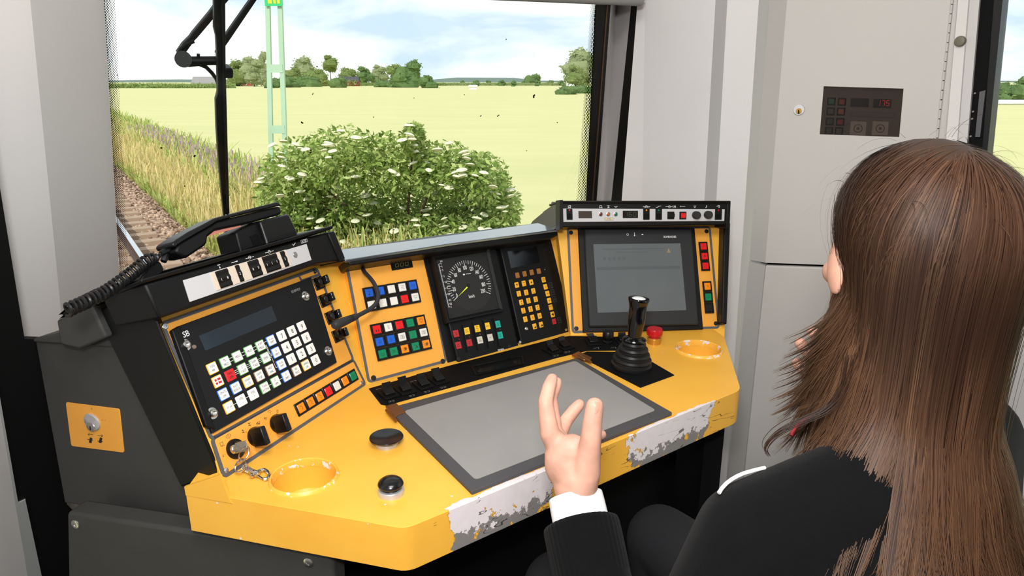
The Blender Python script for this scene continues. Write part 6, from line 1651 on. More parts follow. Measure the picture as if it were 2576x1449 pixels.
# gooseneck microphone
gm = thing('gooseneck_microphone', 'black gooseneck microphone bending out of the button panel towards the radio', 'microphone', MP.P(912, 675))
bpy.context.view_layer.update()
GPTS = [(912.6, 675, 0), (916, 683, .022), (924, 692, .040), (933, 702, .054), (942, 715, .065), (949, 732, .075), (951, 750, .083), (944, 766, .090), (930, 778, .097), (912, 788, .104), (894, 797, .112)]
P = [MP.P(a, b, h) for a, b, h in GPTS]; out = []
for i in range(len(P) - 1):
    p0, p1, p2, p3 = [P[max(0, min(len(P) - 1, i + d))] for d in (-1, 0, 1, 2)]
    for s in range(8):
        t_ = s / 8; out.append(.5 * ((2 * p1) + (p2 - p0) * t_ + (2 * p0 - 5 * p1 + 4 * p2 - p3) * t_ ** 2 + (3 * p1 - p0 - 3 * p2 + p3) * t_ ** 3))
out.append(P[-1])
kk = kpx(P[5])
M_goose = mat('gooseneck_rubber', srgb(42, 43, 47), .5, spec=.4)
mb = MB(); mb.tube(out, [(5.6 if i % 2 else 5.0) * kk for i in range(len(out))], 12); build('flexible_neck', mb, M_goose, gm)
e0, e1 = P[-1], MP.P(841, 819, .134)
d = (e1 - e0)
mb = MB(); mb.lathe(e0 - d * .12, d, [(6 * kk, 0), (8.3 * kk, d.length * .16), (8.3 * kk, d.length * .42), (9.4 * kk, d.length * .44), (10.6 * kk, d.length * .75), (11 * kk, d.length * 1.0), (10 * kk, d.length * 1.1), (7 * kk, d.length * 1.16), (.0002, d.length * 1.18)], 24); mh = build('microphone_head', mb, M_goose, gm)
for f_ in (.30, .36): 
    mb = MB(); mb.lathe(e0 - d * .12, d, [(8.6 * kk, d.length * f_), (9.0 * kk, d.length * (f_ + .015)), (8.6 * kk, d.length * (f_ + .03))], 24, cap0=False, cap1=False); build('grip_ring', mb, M_plastic, mh)

# handset on its cradle behind the left hood
ch = lambda a, b: (340 + a / 5.574, 480 + b / 5.574)
HS = LH.off(-.055)
cr_ = thing('handset_cradle', 'black cradle block that holds the handset on the left hood', 'cradle', HS.P(650, 640))
bpy.context.view_layer.update()
facep('cradle_base', [ch(*p) for p in ((1325, 612), (1362, 578), (1480, 520), (1660, 440), (1760, 640), (1760, 880), (1420, 960))], -.035, .015, M_black, cr_, .003, HS)
facep('cradle_block', [ch(*p) for p in ((1612, 462), (1640, 448), (2005, 356), (2030, 362), (2140, 590), (2150, 640), (2140, 700), (1720, 900), (1716, 760))], -.035, .024, M_plastic, cr_, .004, HS)
facep('cradle_slot', [ch(*p) for p in ((1520, 660), (1625, 620), (1700, 800), (1580, 800))], .015, .0158, M_blackm, cr_, None, HS)
hs_ = thing('telephone_handset', 'black telephone handset resting in its cradle on the left hood', 'handset', HS.P(540, 600))
bpy.context.view_layer.update()
facep('handset_upper_shell', [ch(*p) for p in ((388, 790), (396, 755), (470, 700), (620, 605), (800, 515), (980, 420), (1050, 398), (1300, 335), (1600, 255), (1865, 187), (1905, 200), (1925, 236), (1650, 300), (1300, 385), (1020, 465), (940, 520), (760, 620), (520, 760), (480, 790), (420, 830))], -.018, .022, M_plastic, hs_, .004, HS)
facep('handset_lower_shell', [ch(*p) for p in ((480, 792), (520, 764), (760, 624), (940, 524), (1020, 469), (1300, 389), (1650, 304), (1926, 240), (1952, 350), (1830, 390), (1700, 425), (1520, 478), (1330, 520), (1010, 585), (905, 665), (893, 760), (868, 795), (620, 962), (560, 962), (440, 880))], -.016, .020, M_black, hs_, .004, HS)
facep('handset_label', [ch(*p) for p in ((920, 662), (1010, 590), (1380, 505), (1395, 525), (1180, 590), (950, 655))], -.012, .016, mat('label_red_white', srgb(190, 120, 104), .5), hs_, None, HS)
mb = MB()
for k_ in range(11):
    a, b = 1080 + k_ * 48, 392 - k_ * 12.6
    mb.tube([HS.P(*ch(a, b), -.014), HS.P(*ch(a, b - 4), .004), HS.P(*ch(a + 4, b + 14), .0218)], .0012, 5)
o = build('grip_ribs', mb, M_plastic, hs_); o['kind'] = 'stuff'
mb = MB(); mb.tube([HS.P(*ch(490, 815), 0), HS.P(*ch(430, 850), 0), HS.P(*ch(360, 885), 0)], [.0075, .0065, .0045], 10); build('strain_relief', mb, M_plastic, hs_)
mb = MB(); mb.tube([HS.P(*ch(430, 870), .0), HS.P(*ch(432, 910), .0), HS.P(*ch(395, 990), .0)], [.0035, .0058, .0048], 8); build('plug', mb, M_plastic, hs_)
facep('cord_clip', [ch(*p) for p in ((60, 1260), (130, 1150), (190, 1060), (270, 990), (330, 985), (365, 1000), (410, 1090), (392, 1150), (320, 1210), (150, 1290))], -.02, .0, M_black, cr_, .003, HS)
# coiled cord
path = [(404, 639, .0), (392, 648, .0), (378, 652, 0), (362, 662, -.0), (340, 680, 0), (315, 700, 0), (290, 718, 0), (268, 733, 0), (240, 748, 0), (210, 762, .0), (182, 774, .0), (166, 782, 0)]
P = [HS.P(a, b, .012) for a, b, h in path]; fine = []
for i in range(len(P) - 1):
    p0, p1, p2, p3 = [P[max(0, min(len(P) - 1, i + d))] for d in (-1, 0, 1, 2)]
    for s in range(40):
        t_ = s / 40; fine.append(.5 * ((2 * p1) + (p2 - p0) * t_ + (2 * p0 - 5 * p1 + 4 * p2 - p3) * t_ ** 2 + (3 * p1 - p0 - 3 * p2 + p3) * t_ ** 3))
tot = 0; pts = []; prev = fine[0]
for i, p in enumerate(fine):
    tot += (p - prev).length; prev = p
    tn = (fine[min(i + 1, len(fine) - 1)] - fine[max(i - 1, 0)]).normalized(); a = tn.cross(UP).normalized(); b = a.cross(tn)
    ang = tot / .0072 * 2 * math.pi; rr_ = .0082 * min(1, i / 30)
    pts.append(p + a * (rr_ * math.cos(ang)) + b * (rr_ * math.sin(ang)))
# resample so that each turn has enough points
hx = []
tl = [0]
for i in range(1, len(fine)): tl.append(tl[-1] + (fine[i] - fine[i - 1]).length)
N = int(tl[-1] / .0072 * 16); j = 0
for q in range(N + 1):
    d_ = tl[-1] * q / N
    while j < len(tl) - 2 and tl[j + 1] < d_: j += 1
    f_ = (d_ - tl[j]) / max(1e-9, tl[j + 1] - tl[j]); p = fine[j].lerp(fine[j + 1], f_)
    tn = (fine[min(j + 2, len(fine) - 1)] - fine[max(j - 1, 0)]).normalized(); a = tn.cross(UP).normalized(); b = a.cross(tn)
    ang = d_ / .0072 * 2 * math.pi; rr_ = .0082 * min(1, d_ / .02)
    hx.append(p + a * (rr_ * math.cos(ang)) + b * (rr_ * math.sin(ang)))
mb = MB(); mb.tube(hx, .0024, 6)
o = build('coiled_cord', mb, mat('cord_black', srgb(20, 20, 21), .4, spec=.4)); tag(o, 'black coiled telephone cord running down along the left hood', 'cord')

# windscreen wiper outside the glass
cw_ = lambda a, b: (400 + a / 5.572, b / 5.572)
WO = WS.off(-.075)
wp = thing('windscreen_wiper', 'black windscreen wiper blade standing upright with two slanting arms', 'wiper', WO.P(570, 590))
bpy.context.view_layer.update()
facep('blade', [(537, -60), (538, 40), (538, 70), (543, 90), (545, 130), (547, 200), (547, 232), (542, 250), (544, 320), (549, 400), (556, 480), (562, 540), (567, 595), (579, 596), (577, 540), (573, 400), (569.5, 260), (567, 160), (566, 0), (565, -60)], -.012, .004, M_rubber, wp, .002, WO)
facep('blade_rib', [(552, -60), (556, 120), (560, 300), (568, 520), (571, 520), (564, 300), (560, 120), (556, -60)], .004, .012, M_black, wp, .001, WO)
facep('arm', [cw_(*p) for p in ((1000, -100), (1160, -100), (1075, 0), (930, 175), (760, 385), (585, 590), (550, 625), (430, 790), (290, 800), (380, 670), (480, 572), (515, 520), (760, 225))], -.045, -.03, M_rubber, wp, .002, WO)
facep('arm', [cw_(*p) for p in ((1380, -90), (1490, -90), (1420, 0), (1000, 620), (930, 718), (860, 830), (820, 780), (935, 560), (1330, 0))], -.03, -.015, M_rubber, wp, .002, WO)
mb = MB(); mb.tube([WO.P(*cw_(340, 830), -.05), WO.P(*cw_(340, 830), -.015)], .017, 20); mb.tube([WO.P(*cw_(380, 855), -.03), WO.P(*cw_(820, 850), -.03)], .0095, 12); build('link_bar', mb, M_rubber, wp)
mb = MB(); mb.tube([WO.P(*cw_(552, 755), -.03), WO.P(*cw_(548, 920), -.03)], .0035, 8); build('hose_clip', mb, M_rubber, wp)
mb = MB(); hp_ = [(490, 575), (380, 620), (300, 690), (256, 780), (262, 850), (320, 900), (420, 912), (560, 900), (660, 940), (740, 1020), (800, 1100), (830, 1180)]
mb.tube([WO.P(*cw_(*p), -.03) for p in hp_], .0042, 8); build('washer_hose', mb, M_rubber, wp)
facep('pivot_nut', [cw_(*p) for p in ((900, 935), (1000, 935), (1028, 970), (1025, 1070), (1005, 1080), (900, 1080))], -.02, .01, M_black, wp, .002, WO)
# ------------------------------------------------------------------ the driver
Hc = cpt(2286, 655, .73)
yaw = math.radians(-1)                          # head turned this far left of straight ahead
hf = Vector((-math.sin(yaw), math.cos(yaw), 0)); hf = (hf * math.cos(.10) - UP * math.sin(.10)).normalized()
hl = UP.cross(hf).normalized(); hu = hf.cross(hl)
HSC = .985
def hp(x, y, z): return Hc + (hf * x + hl * y + hu * z) * HSC
per = thing('person', 'person with long brown hair and black sweater sitting at the desk with both hands raised', 'person', (Hc.x, Hc.y, 0.0))
bpy.context.view_layer.update()
M_skin = mat('skin', srgb(206, 156, 136), .5, spec=.3, var=.14, vscale=38, bump=.14, bscale=420, sub=.12)
def ell(mb, c, ax, rad, n=20, m=12):
    rs = []
    for i in range(1, m):
        ph = math.pi * i / m
        rs.append([c + ax[0] * (rad[0] * math.sin(ph) * math.cos(2 * math.pi * k / n)) + ax[1] * (rad[1] * math.sin(ph) * math.sin(2 * math.pi * k / n)) + ax[2] * (rad[2] * math.cos(ph)) for k in range(n)])
    mb.rings(rs)
def capsule(mb, a, b, ra, rb, n=16):
    a, b = Vector(a), Vector(b); d = b - a; L_ = d.length
    pr = [(ra * math.cos(t_), -ra * math.sin(t_)) for t_ in (1.45, 1.1, .75, .4)] + [(ra, 0), (rb, L_)] + [(rb * math.cos(t_), L_ + rb * math.sin(t_)) for t_ in (.4, .75, 1.1, 1.45)]
    mb.lathe(a, d, pr, n)
def chain(mb, pts, rads, n=16):
    for (a, b), (ra, rb) in zip(zip(pts[:-1], pts[1:]), zip(rads[:-1], rads[1:])): capsule(mb, a, b, ra, rb, n)
def remeshed(name, mb, m, parent, vox, it=4, fac=.5):
    o = build(name, mb, m, parent, recalc=True)
    r = o.modifiers.new('skin', 'REMESH'); r.mode = 'VOXEL'; r.voxel_size = vox; r.use_smooth_shade = True
    s = o.modifiers.new('smooth', 'SMOOTH'); s.factor = fac; s.iterations = it
    return o
HA = (hf, hl, hu)
mb = MB(); S = HSC
for c, r in (((-.012, 0, .035), (.098, .077, .088)), ((.03, 0, -.03), (.066, .062, .085)), ((.05, 0, -.088), (.040, .040, .030)), ((.012, .046, -.062), (.035, .018, .038)), ((.012, -.046, -.062), (.035, .018, .038)),
             ((.052, .044, -.022), (.028, .022, .018)), ((.052, -.044, -.022), (.028, .022, .018)), ((.072, 0, .028), (.018, .052, .012)), ((.088, 0, -.056), (.010, .024, .007)), ((.086, 0, -.066), (.010, .021, .007)),
             ((-.008, .079, -.006), (.018, .007, .031)), ((-.008, -.079, -.006), (.018, .007, .031))):
    ell(mb, hp(*c), HA, [q * S for q in r])
capsule(mb, hp(.086, 0, .012), hp(.106, 0, -.026), .009 * S, .013 * S)
for s_ in (-1, 1): ell(mb, hp(.098, .011 * s_, -.032), HA, [.011 * S, .009 * S, .008 * S])
NB = hp(-.04, 0, -.205)
capsule(mb, hp(-.022, 0, -.06), NB, .055, .06)
BL = -AXR; BF = AXF                             # the driver's left, the driver's front
shL = cpt(1905, 1368, .71); elL = cpt(1600, 1960, .72); wrL = cpt(1449, 1262, .885)
shR = Vector((Hc.x, Hc.y, shL.z + .01)) + AXR * .20 - AXF * .01
wrR = cpt(2170, 1005, 1.05); elR = cpt(2330, 1400, 1.02)
chest = Vector((NB.x, NB.y, NB.z - .16)) - BF * .0
hips = Vector((Hc.x, Hc.y, .56)) - BF * .04
chain(mb, [NB, chest, hips], [.06, .08, .09])
chain(mb, [chest + UP * .09, shL, elL, wrL], [.05, .04, .036, .026])
chain(mb, [chest + UP * .09, shR, elR, wrR], [.05, .04, .036, .026])
def X(px, py, d): return cpt(px, py, d)
# left hand, thumb towards the camera side, fingers up and spread
W = X(1449, 1250, .885)
im, mm, rm, pm = X(1383, 1092, .882), X(1392, 1088, .900), X(1402, 1098, .918), X(1418, 1118, .934)
cm = X(1474, 1190, .868)
chain(mb, [X(1452, 1262, .885), X(1444, 1215, .885)], [.026, .027], 20)
for k_, r_ in ((im, .0125), (mm, .0125), (rm, .0118), (pm, .0108)): chain(mb, [X(1440, 1215, .888), X(1425, 1150, .892).lerp(k_, .45), k_], [.024, .0175, r_])
chain(mb, [X(1450, 1220, .882), X(1412, 1150, .885)], [.024, .022]); chain(mb, [X(1452, 1205, .88), X(1432, 1140, .886)], [.026, .021])
ell(mb, X(1436, 1165, .884), (Vector((1, 0, 0)), Vector((0, 1, 0)), UP), (.034, .020, .040))
chain(mb, [im, X(1372, 1012, .884), X(1381, 974, .896), X(1389, 953, .905)], [.0128, .0098, .0090, .0078])
chain(mb, [mm, X(1384, 1000, .912), X(1395, 975, .925), X(1400, 962, .932)], [.0125, .0096, .0088, .0078])
chain(mb, [rm, X(1424, 1058, .934), X(1446, 1030, .940), X(1457, 1018, .942)], [.0116, .0094, .0088, .0080])
chain(mb, [pm, X(1465, 1112, .955), X(1498, 1100, .955), X(1514, 1094, .954)], [.0106, .0085, .0079, .0072])
chain(mb, [X(1460, 1225, .876), cm, X(1484, 1122, .856), X(1491, 1058, .850), X(1496, 1022, .848)], [.022, .0185, .0138, .0122, .0112])
chain(mb, [X(1440, 1110, .880), X(1470, 1150, .866)], [.010, .014])
# right hand raised on the far side of the face
Wr = wrR
for tip, mid, mc in (((2046, 835, 1.05), (2085, 888, 1.05), (2128, 935, 1.05)), ((2013, 863, 1.06), (2058, 915, 1.058), (2108, 965, 1.055)), ((2006, 914, 1.07), (2048, 955, 1.065), (2098, 985, 1.06)), ((2040, 985, 1.08), (2070, 1005, 1.075), (2108, 1010, 1.065))):
    chain(mb, [Wr, X(*mc), X(*mid), X(*tip)], [.022, .0125, .0100, .0088])
chain(mb, [Wr, X(2150, 940, 1.03), X(2125, 880, 1.02)], [.02, .014, .011])
body = remeshed('body', mb, M_skin, per, .0026, 5)
# thumb nail
mb = MB(); tn = (X(1497, 1012, .85) - X(1492, 1055, .85)).normalized(); vw = (EYE - X(1497, 1015, .84)).normalized(); sd = tn.cross(vw).normalized(); vw = sd.cross(tn)
c = X(1500, 1022, .848); q = []
for i in range(5):
    t_ = i / 4; row = []
    for j in range(5):
        a = (j / 4 - .5) * 1.7
        ww_ = (1 - .45 * abs(2 * t_ - 1) ** 3); row.append(c + tn * ((t_ - .5) * .0135) + sd * (math.sin(a) * .0078 * ww_) + vw * (math.cos(a) * .0110 + .0004 - .0010 * t_))
    q.append(row)
mb.rings(q, False, False, closed=False); build('thumb_nail', mb, mat('nail', srgb(206, 150, 130), .22), per, recalc=False)
# eyes, brows, sideburn
for s_ in (-1, 1):
    mb = MB(); ell(mb, hp(.066, .032 * s_, .003), HA, [.0115 * S] * 3); e_ = build('eye', mb, mat('eye_white', srgb(230, 226, 222), .2), per)
    mb = MB(); ell(mb, hp(.0755, .032 * s_, .003), HA, [.003 * S, .0055 * S, .0055 * S], 12, 6); build('iris', mb, mat('iris', srgb(80, 100, 110), .2), e_)
    mb = MB(); capsule(mb, hp(.084, .016 * s_, .032), hp(.066, .048 * s_, .032), .0032, .0024, 8); build('eyebrow', mb, mat('brow_hair', srgb(70, 46, 30), .8), per)
    mb = MB(); ell(mb, hp(.020, .056 * s_, -.060), HA, [.018 * S, .013 * S, .030 * S]); build('sideburn', mb, mat('beard_hair', srgb(66, 46, 42), .9, bump=.8, bscale=400), per)

# sweater, shirt cuff, trousers, shoes
M_swt = mat('black_sweater', srgb(10, 10, 11), .95, spec=.12, bump=.5, bscale=1400, var=.1, vscale=60)
M_swt.node_tree.nodes['Principled BSDF'].inputs['Sheen Weight'].default_value = .03
mb = MB()
def sect(z, wl_, wf, off=0.0, n=28): return [Vector((NB.x, NB.y, 0)) + UP * z + AXF * (off + wf * math.sin(2 * math.pi * k / n)) + AXR * (wl_ * math.cos(2 * math.pi * k / n)) for k in range(n)]
zn = NB.z
mb.rings([sect(.50, .18, .14, -.03), sect(.62, .185, .135, -.03), sect(zn - .25, .195, .13, -.02), sect(zn - .13, .195, .12, -.015), sect(zn - .07, .16, .10, -.01), sect(zn - .03, .105, .082), sect(zn + .0, .078, .074, .0), sect(zn + .012, .068, .066, .0)])
sl0 = wrL + (elL - wrL).normalized() * .035
ra = [.042, .044, .050, .055]
chain(mb, [NB - UP * .030 + BL * .035, shL, elL], [.066, .064, .056], 20); chain(mb, [chest + UP * .02 + BL * .08, shL], [.085, .064], 20)
mb.tube([sl0, wrL.lerp(elL, .35), wrL.lerp(elL, .7), elL], [.042, .047, .053, .056], 24)
chain(mb, [chest + UP * .06 - BL * .08, shR, elR], [.085, .066, .056], 20)
mb.tube([wrR + (elR - wrR).normalized() * .04, wrR.lerp(elR, .5), elR], [.040, .047, .054], 20)
remeshed('sweater', mb, M_swt, per, .006, 3)
# ribbed cuff of the left sleeve
ax = (wrL - elL).normalized(); xd = ax.orthogonal().normalized(); yd = ax.cross(xd); rs_ = []
for h, r in ((-.060, .0455), (-.03, .0468), (.0, .0475), (.006, .0465), (.007, .043), (.0, .040)):
    rs_.append([sl0 + ax * h + (xd * math.cos(2 * math.pi * k / 160) + yd * math.sin(2 * math.pi * k / 160)) * (r + (.0006 if k % 4 < 2 else 0)) for k in range(160)])
mb = MB(); mb.rings(rs_, False, False); build('sleeve_cuff', mb, M_swt, per, sharp=1.2)
M_shirt = mat('white_shirt', srgb(244, 242, 242), .8, bump=.3, bscale=1200)
mb = MB(); rs_ = []
for h, r in ((-.03, .0350), (.0, .0352), (.018, .0350), (.0275, .0346), (.028, .0335), (.02, .0325), (-.01, .032)):
    rs_.append([sl0 + ax * (h + .012 + .0015 * math.sin(2 * a_ + .6)) + (xd * math.cos(a_) + yd * math.sin(a_)) * (r * (1 + .03 * math.sin(3 * a_))) for a_ in [2 * math.pi * k / 48 for k in range(48)]])
mb.rings(rs_, False, False); cuff = build('shirt_cuff', mb, M_shirt, per)
mb = MB(); mb.tube([X(*p) for p in ((1808, 1241, .70), (1816, 1228, .703), (1827, 1216, .706), (1840, 1206, .709), (1854, 1198, .712), (1870, 1191, .716), (1887, 1186, .72), (1905, 1181, .725), (1924, 1177, .73))], .0020, 8); build('white_piping', mb, M_shirt, per)
mb = MB(); rs_ = [[NB + UP * h + (AXF * math.sin(a_) * r + AXR * math.cos(a_) * r) for a_ in [2 * math.pi * k / 32 for k in range(32)]] for h, r in ((-.012, .076), (.012, .074), (.024, .070), (.024, .066), (.0, .066))]
mb.rings(rs_, False, False); build('collar', mb, M_swt, per)
mb = MB(); mb.tube([X(*p) for p in ((1990, 1096, .74), (2003, 1072, .745), (2030, 1052, .75), (2068, 1044, .76))], .0018, 8); build('lanyard', mb, mat('lanyard_red', srgb(150, 24, 32), .7), per)
mb = MB(); kneeL, kneeR = hips + BF * .46 + BL * .12 + UP * -.03, hips + BF * .46 - BL * .12 + UP * -.03
for s_, kn in ((1, kneeL), (-1, kneeR)):
    an = Vector((kn.x, kn.y, .09)) - BF * .04
    chain(mb, [hips + BL * (s_ * .09) + UP * -.02, kn, an], [.095, .065, .045], 18)
ell(mb, hips, (BF, BL, UP), (.13, .18, .09)); remeshed('trousers', mb, mat('dark_trousers', srgb(22, 22, 26), .9), per, .009, 3)
for s_, kn in ((1, kneeL), (-1, kneeR)):
    a = Vector((kn.x, kn.y, 0)) - BF * .04; mb = MB()
    ell(mb, a + BF * .07 + UP * .035, (BF, BL, UP), (.135, .045, .035)); ell(mb, a + UP * .055, (BF, BL, UP), (.055, .042, .045)); build('shoe', mb, M_blackm, per)

# hair: strands grown from the scalp, falling under gravity and lying on head and shoulders
HR = random.Random(5)
cr_c = hp(-.012, 0, .035); cr_r = Vector((.098, .077, .088)) * HSC
crown = Vector((-.615, -.25, .75)).normalized()
def to_l(v): return Vector((v.dot(hf), v.dot(hl), v.dot(hu)))
def to_w(v): return hf * v.x + hl * v.y + hu * v.z
COLL = [(chest + UP * .02, (AXR, AXF, UP), (.19, .115, .11)), (chest + UP * -.12, (AXR, AXF, UP), (.20, .145, .2)), (shL + UP * .0, (AXR, AXF, UP), (.078, .078, .078)), (hp(-.02, 0, -.09), (hf, hl, hu), (.075, .068, .075))]
def push_out(p, gap, head_gap, mx=False):
    l = to_l(p - cr_c); q = Vector((l.x / (cr_r.x + head_gap), l.y / (cr_r.y + head_gap), l.z / (cr_r.z + head_gap)))
    if q.length < 1:
        q.normalize(); p = cr_c + to_w(Vector((q.x * (cr_r.x + head_gap), q.y * (cr_r.y + head_gap), q.z * (cr_r.z + head_gap))))
    elif mx and l.z > 0 and q.length > 1.05:
        q = q.normalized() * 1.05; p = p.lerp(cr_c + to_w(Vector((q.x * (cr_r.x + head_gap), q.y * (cr_r.y + head_gap), q.z * (cr_r.z + head_gap)))), min(1, l.z / .03))
    for c, axs, rad in COLL:
        d = p - c; q = Vector([d.dot(a) / (r + gap) for a, r in zip(axs, rad)])
        if 1e-6 < q.length < 1:
            q.normalize(); p = c + axs[0] * (q.x * (rad[0] + gap)) + axs[1] * (q.y * (rad[1] + gap)) + axs[2] * (q.z * (rad[2] + gap))
    return p
BODY = [(NB + UP * -.02, .085, .080, .05), (chest + UP * .03, .185, .118, .10)]
def settle(p, gap):
    """lift a hair point off the neck, shoulders and back, sideways only"""
    for c, ra_, rb_, rc_ in BODY:
        dz = (p.z - c.z) / (rc_ + gap)
        k_ = 0 if dz >= 1 else (math.sqrt(1 - dz * dz) if dz > 0 else 1)
        if k_ <= 0: continue
        d = p - c; x_, y_ = d.dot(AXR), d.dot(AXF); q = math.hypot(x_ / ((ra_ + gap) * k_), y_ / ((rb_ + gap) * k_))
        if 1e-5 < q < 1: p = Vector((c.x, c.y, p.z)) + (AXR * x_ + AXF * y_) / q
    return p
def on_head(n, gap):
    return cr_c + to_w(Vector((n.x * (cr_r.x + gap + max(0, -n.x) * gap * 1.2), n.y * (cr_r.y + gap), n.z * (cr_r.z + gap))))
def sl_(a, b, f): return a.slerp(b, f) if a.angle(b) > 1e-3 else b.copy()
def bez(a, b, c, f): return sl_(sl_(a, b, f), sl_(b, c, f), f)
def guide(near=False):
    while True:
        n = Vector((HR.gauss(0, 1), HR.gauss(0, 1), HR.gauss(0, 1))).normalized()
        if near: n = (crown + n * HR.uniform(.02, .5)).normalized()
        if n.x > .42 or n.z < (.30 if HR.random() < .9 else -.1): continue
        if n.x > .12 and n.z < .25: continue
        break
    h = Vector((n.x - crown.x * .75, n.y - crown.y * .75, 0)); h.normalize()
    side = 1 if h.y > 0 else -1
    nh = Vector((n.x, n.y, 0)); h = (h + (nh.normalized() if nh.length > .05 else h) * .8).normalized()
    if h.x > -.12: h = Vector((-.12 + .10 * HR.random() * max(0, h.x), side, 0)).normalized()
    e = Vector((h.x, h.y, -.16)).normalized()
    hz = min(.8, max(.05, n.z * .75)); mid_ = Vector((e.x * .8 + n.x * .2, e.y * .8 + n.y * .2, hz)).normalized()
    lay = HR.random(); hgap = (.003 + .012 * lay) * (1 - .55 * max(0, e.y)); sgap = .004 + .016 * HR.random()
    ang = n.angle(e); m_ = max(4, int(ang * .09 / .013)); pts = []
    for k in range(m_ + 1):
        f_ = k / m_; q = bez(n, mid_, e, f_)
        pts.append(on_head(q, hgap * min(1, .25 + f_ * 1.6)))
    left = max(0, e.y) * max(0, 1 - abs(e.x + .12) * 1.15)
    zend = Hc.z - .288 - HR.uniform(-.055, .035) + left * (.125 + HR.uniform(-.045, .03))
    p0 = pts[-1]; dz0 = p0.z - zend; steps = max(6, int(dz0 / .014)); ph = HR.uniform(0, 6.3); wv = HR.uniform(.0, .004)
    axis = Vector((NB.x, NB.y, 0)); r0 = Vector((p0.x, p0.y, 0)) - axis
    a = HR.uniform(-.5, 1.0); dirc = (to_w(Vector((HR.uniform(-.7, .3), side * HR.uniform(.0, 1), 0)))).normalized()
    for k in range(1, steps + 1):
        s_ = k / steps; z = p0.z - dz0 * s_
        r = r0 * (1 - (.10 + .07 * max(0, e.y)) * math.sin(math.pi * min(1, s_ * 1.3)))
        p = axis + r + UP * z
        p += (hf * .024 + BL * .020) * (left * s_ * s_)
        p += Vector((math.sin(ph + s_ * 5), math.cos(ph + s_ * 4), 0)) * (wv * s_)
        c_ = max(0, (s_ - .72) / .28)
        p += dirc * (.034 * a * c_ * c_) + UP * (.020 * abs(a) * c_ ** 3)
        pts.append(settle(p, sgap))
    for _ in range(5):
        for i in range(1, len(pts) - 1): pts[i] = (pts[i - 1] + pts[i] * 2 + pts[i + 1]) / 4
    return pts
vs, fs, cols = [], [], []
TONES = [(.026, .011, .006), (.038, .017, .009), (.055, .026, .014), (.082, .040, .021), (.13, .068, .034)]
AXC = hp(-.02, 0, 0)
def strand(pts, r0, t0, t1, tail=.75):
    """flat hair lying on the head: two points per step"""
    o = len(vs); n = len(pts)
    for i, p in enumerate(pts):
        d = (pts[min(i + 1, n - 1)] - pts[max(i - 1, 0)])
        if d.length < 1e-7: d = Vector((0, 0, -1))
        d.normalize()
        c = Vector((AXC.x, AXC.y, max(min(p.z, AXC.z + .03), p.z - .06)))
        w_ = d.cross(p - c)
        w_ = w_.normalized() if w_.length > 1e-7 else d.orthogonal().normalized()
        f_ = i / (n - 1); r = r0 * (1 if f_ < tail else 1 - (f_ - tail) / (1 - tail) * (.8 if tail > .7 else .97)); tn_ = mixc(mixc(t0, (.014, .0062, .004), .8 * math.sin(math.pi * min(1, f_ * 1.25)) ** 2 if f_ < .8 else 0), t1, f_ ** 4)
        vs.append(p + w_ * r); vs.append(p - w_ * r); cols.append(tn_); cols.append(tn_)
        if i: b = o + (i - 1) * 2; fs.append((b, b + 1, b + 3, b + 2))
NG = 700
for q in range(NG):
    g_ = guide(q < 200); tb = HR.choice(TONES[:4]) if HR.random() < .88 else TONES[4]
    rad = HR.uniform(.005, .010); n = len(g_)
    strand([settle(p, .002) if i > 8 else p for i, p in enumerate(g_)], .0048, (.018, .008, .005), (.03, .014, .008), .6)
    for s_ in range(21):
        a, b, c_ = HR.gauss(0, 1) * rad, HR.gauss(0, 1) * rad, HR.gauss(0, 1) * rad * .6
        amp = HR.uniform(0, .002); ph = HR.uniform(0, 6); cut = HR.randint(0, 3); P = []
        for i, p in enumerate(g_[:n - cut] if n > 8 else g_):
            f_ = i / (n - 1); sc = (1 - .75 * f_ ** 3) * (.4 + .6 * min(1, i / 6))
            v_ = Vector((a, b, c_)) * sc + Vector((math.sin(ph + i * .35), math.cos(ph + i * .3), 0)) * (amp * f_)
            rd = (p - Vector((AXC.x, AXC.y, min(p.z, AXC.z)))).normalized()
            v_ -= rd * (v_.dot(rd) * .8)
            P.append(p + v_ + rd * .0012)
        tt = mixc(tb, HR.choice(TONES), .3)
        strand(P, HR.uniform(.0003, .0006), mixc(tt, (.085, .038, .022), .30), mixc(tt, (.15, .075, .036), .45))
# a lock that flicks out to the left, and fly-away hairs
for q in range(14):
    j = Vector((HR.gauss(0, .003), HR.gauss(0, .003), HR.gauss(0, .003)))
    P = [X(*p) + j * (1 - i * .1) for i, p in enumerate(((2130, 900, .70), (2115, 985, .70), (2075, 1035, .70), (2010, 1062, .70), (1960, 1085, .70), (1930, 1112, .70), (1922, 1132, .70), (1934, 1148, .70)))]
    for _ in range(2):
        P2 = [P[0]]
        for u_, w_ in zip(P[:-1], P[1:]): P2 += [u_.lerp(w_, .25), u_.lerp(w_, .75)]
        P = P2 + [P[-1]]
    strand(P, .0004, TONES[0], TONES[1])
for q in range(34):
    n = Vector((HR.uniform(-1, .5), HR.uniform(-1, 1), HR.uniform(.1, 1))).normalized()
    p = cr_c + to_w(Vector((n.x * cr_r.x, n.y * cr_r.y, n.z * cr_r.z)) * 1.08); d = to_w((n + Vector((HR.uniform(-1, 1), HR.uniform(-1, 1), 0)) * .8)).normalized(); P = [p]
    for k in range(8): d = (d + UP * -.22 + Vector((HR.gauss(0, .1), HR.gauss(0, .1), 0))).normalized(); p = p + d * .0055; P.append(p)
    strand(P, .00022, TONES[2], TONES[3])
M_hair = vcol_mat('brown_hair', .5)
M_hair.node_tree.nodes['Principled BSDF'].inputs['Specular IOR Level'].default_value = .18
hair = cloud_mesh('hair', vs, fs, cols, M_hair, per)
for p_ in hair.data.polygons: p_.use_smooth = True
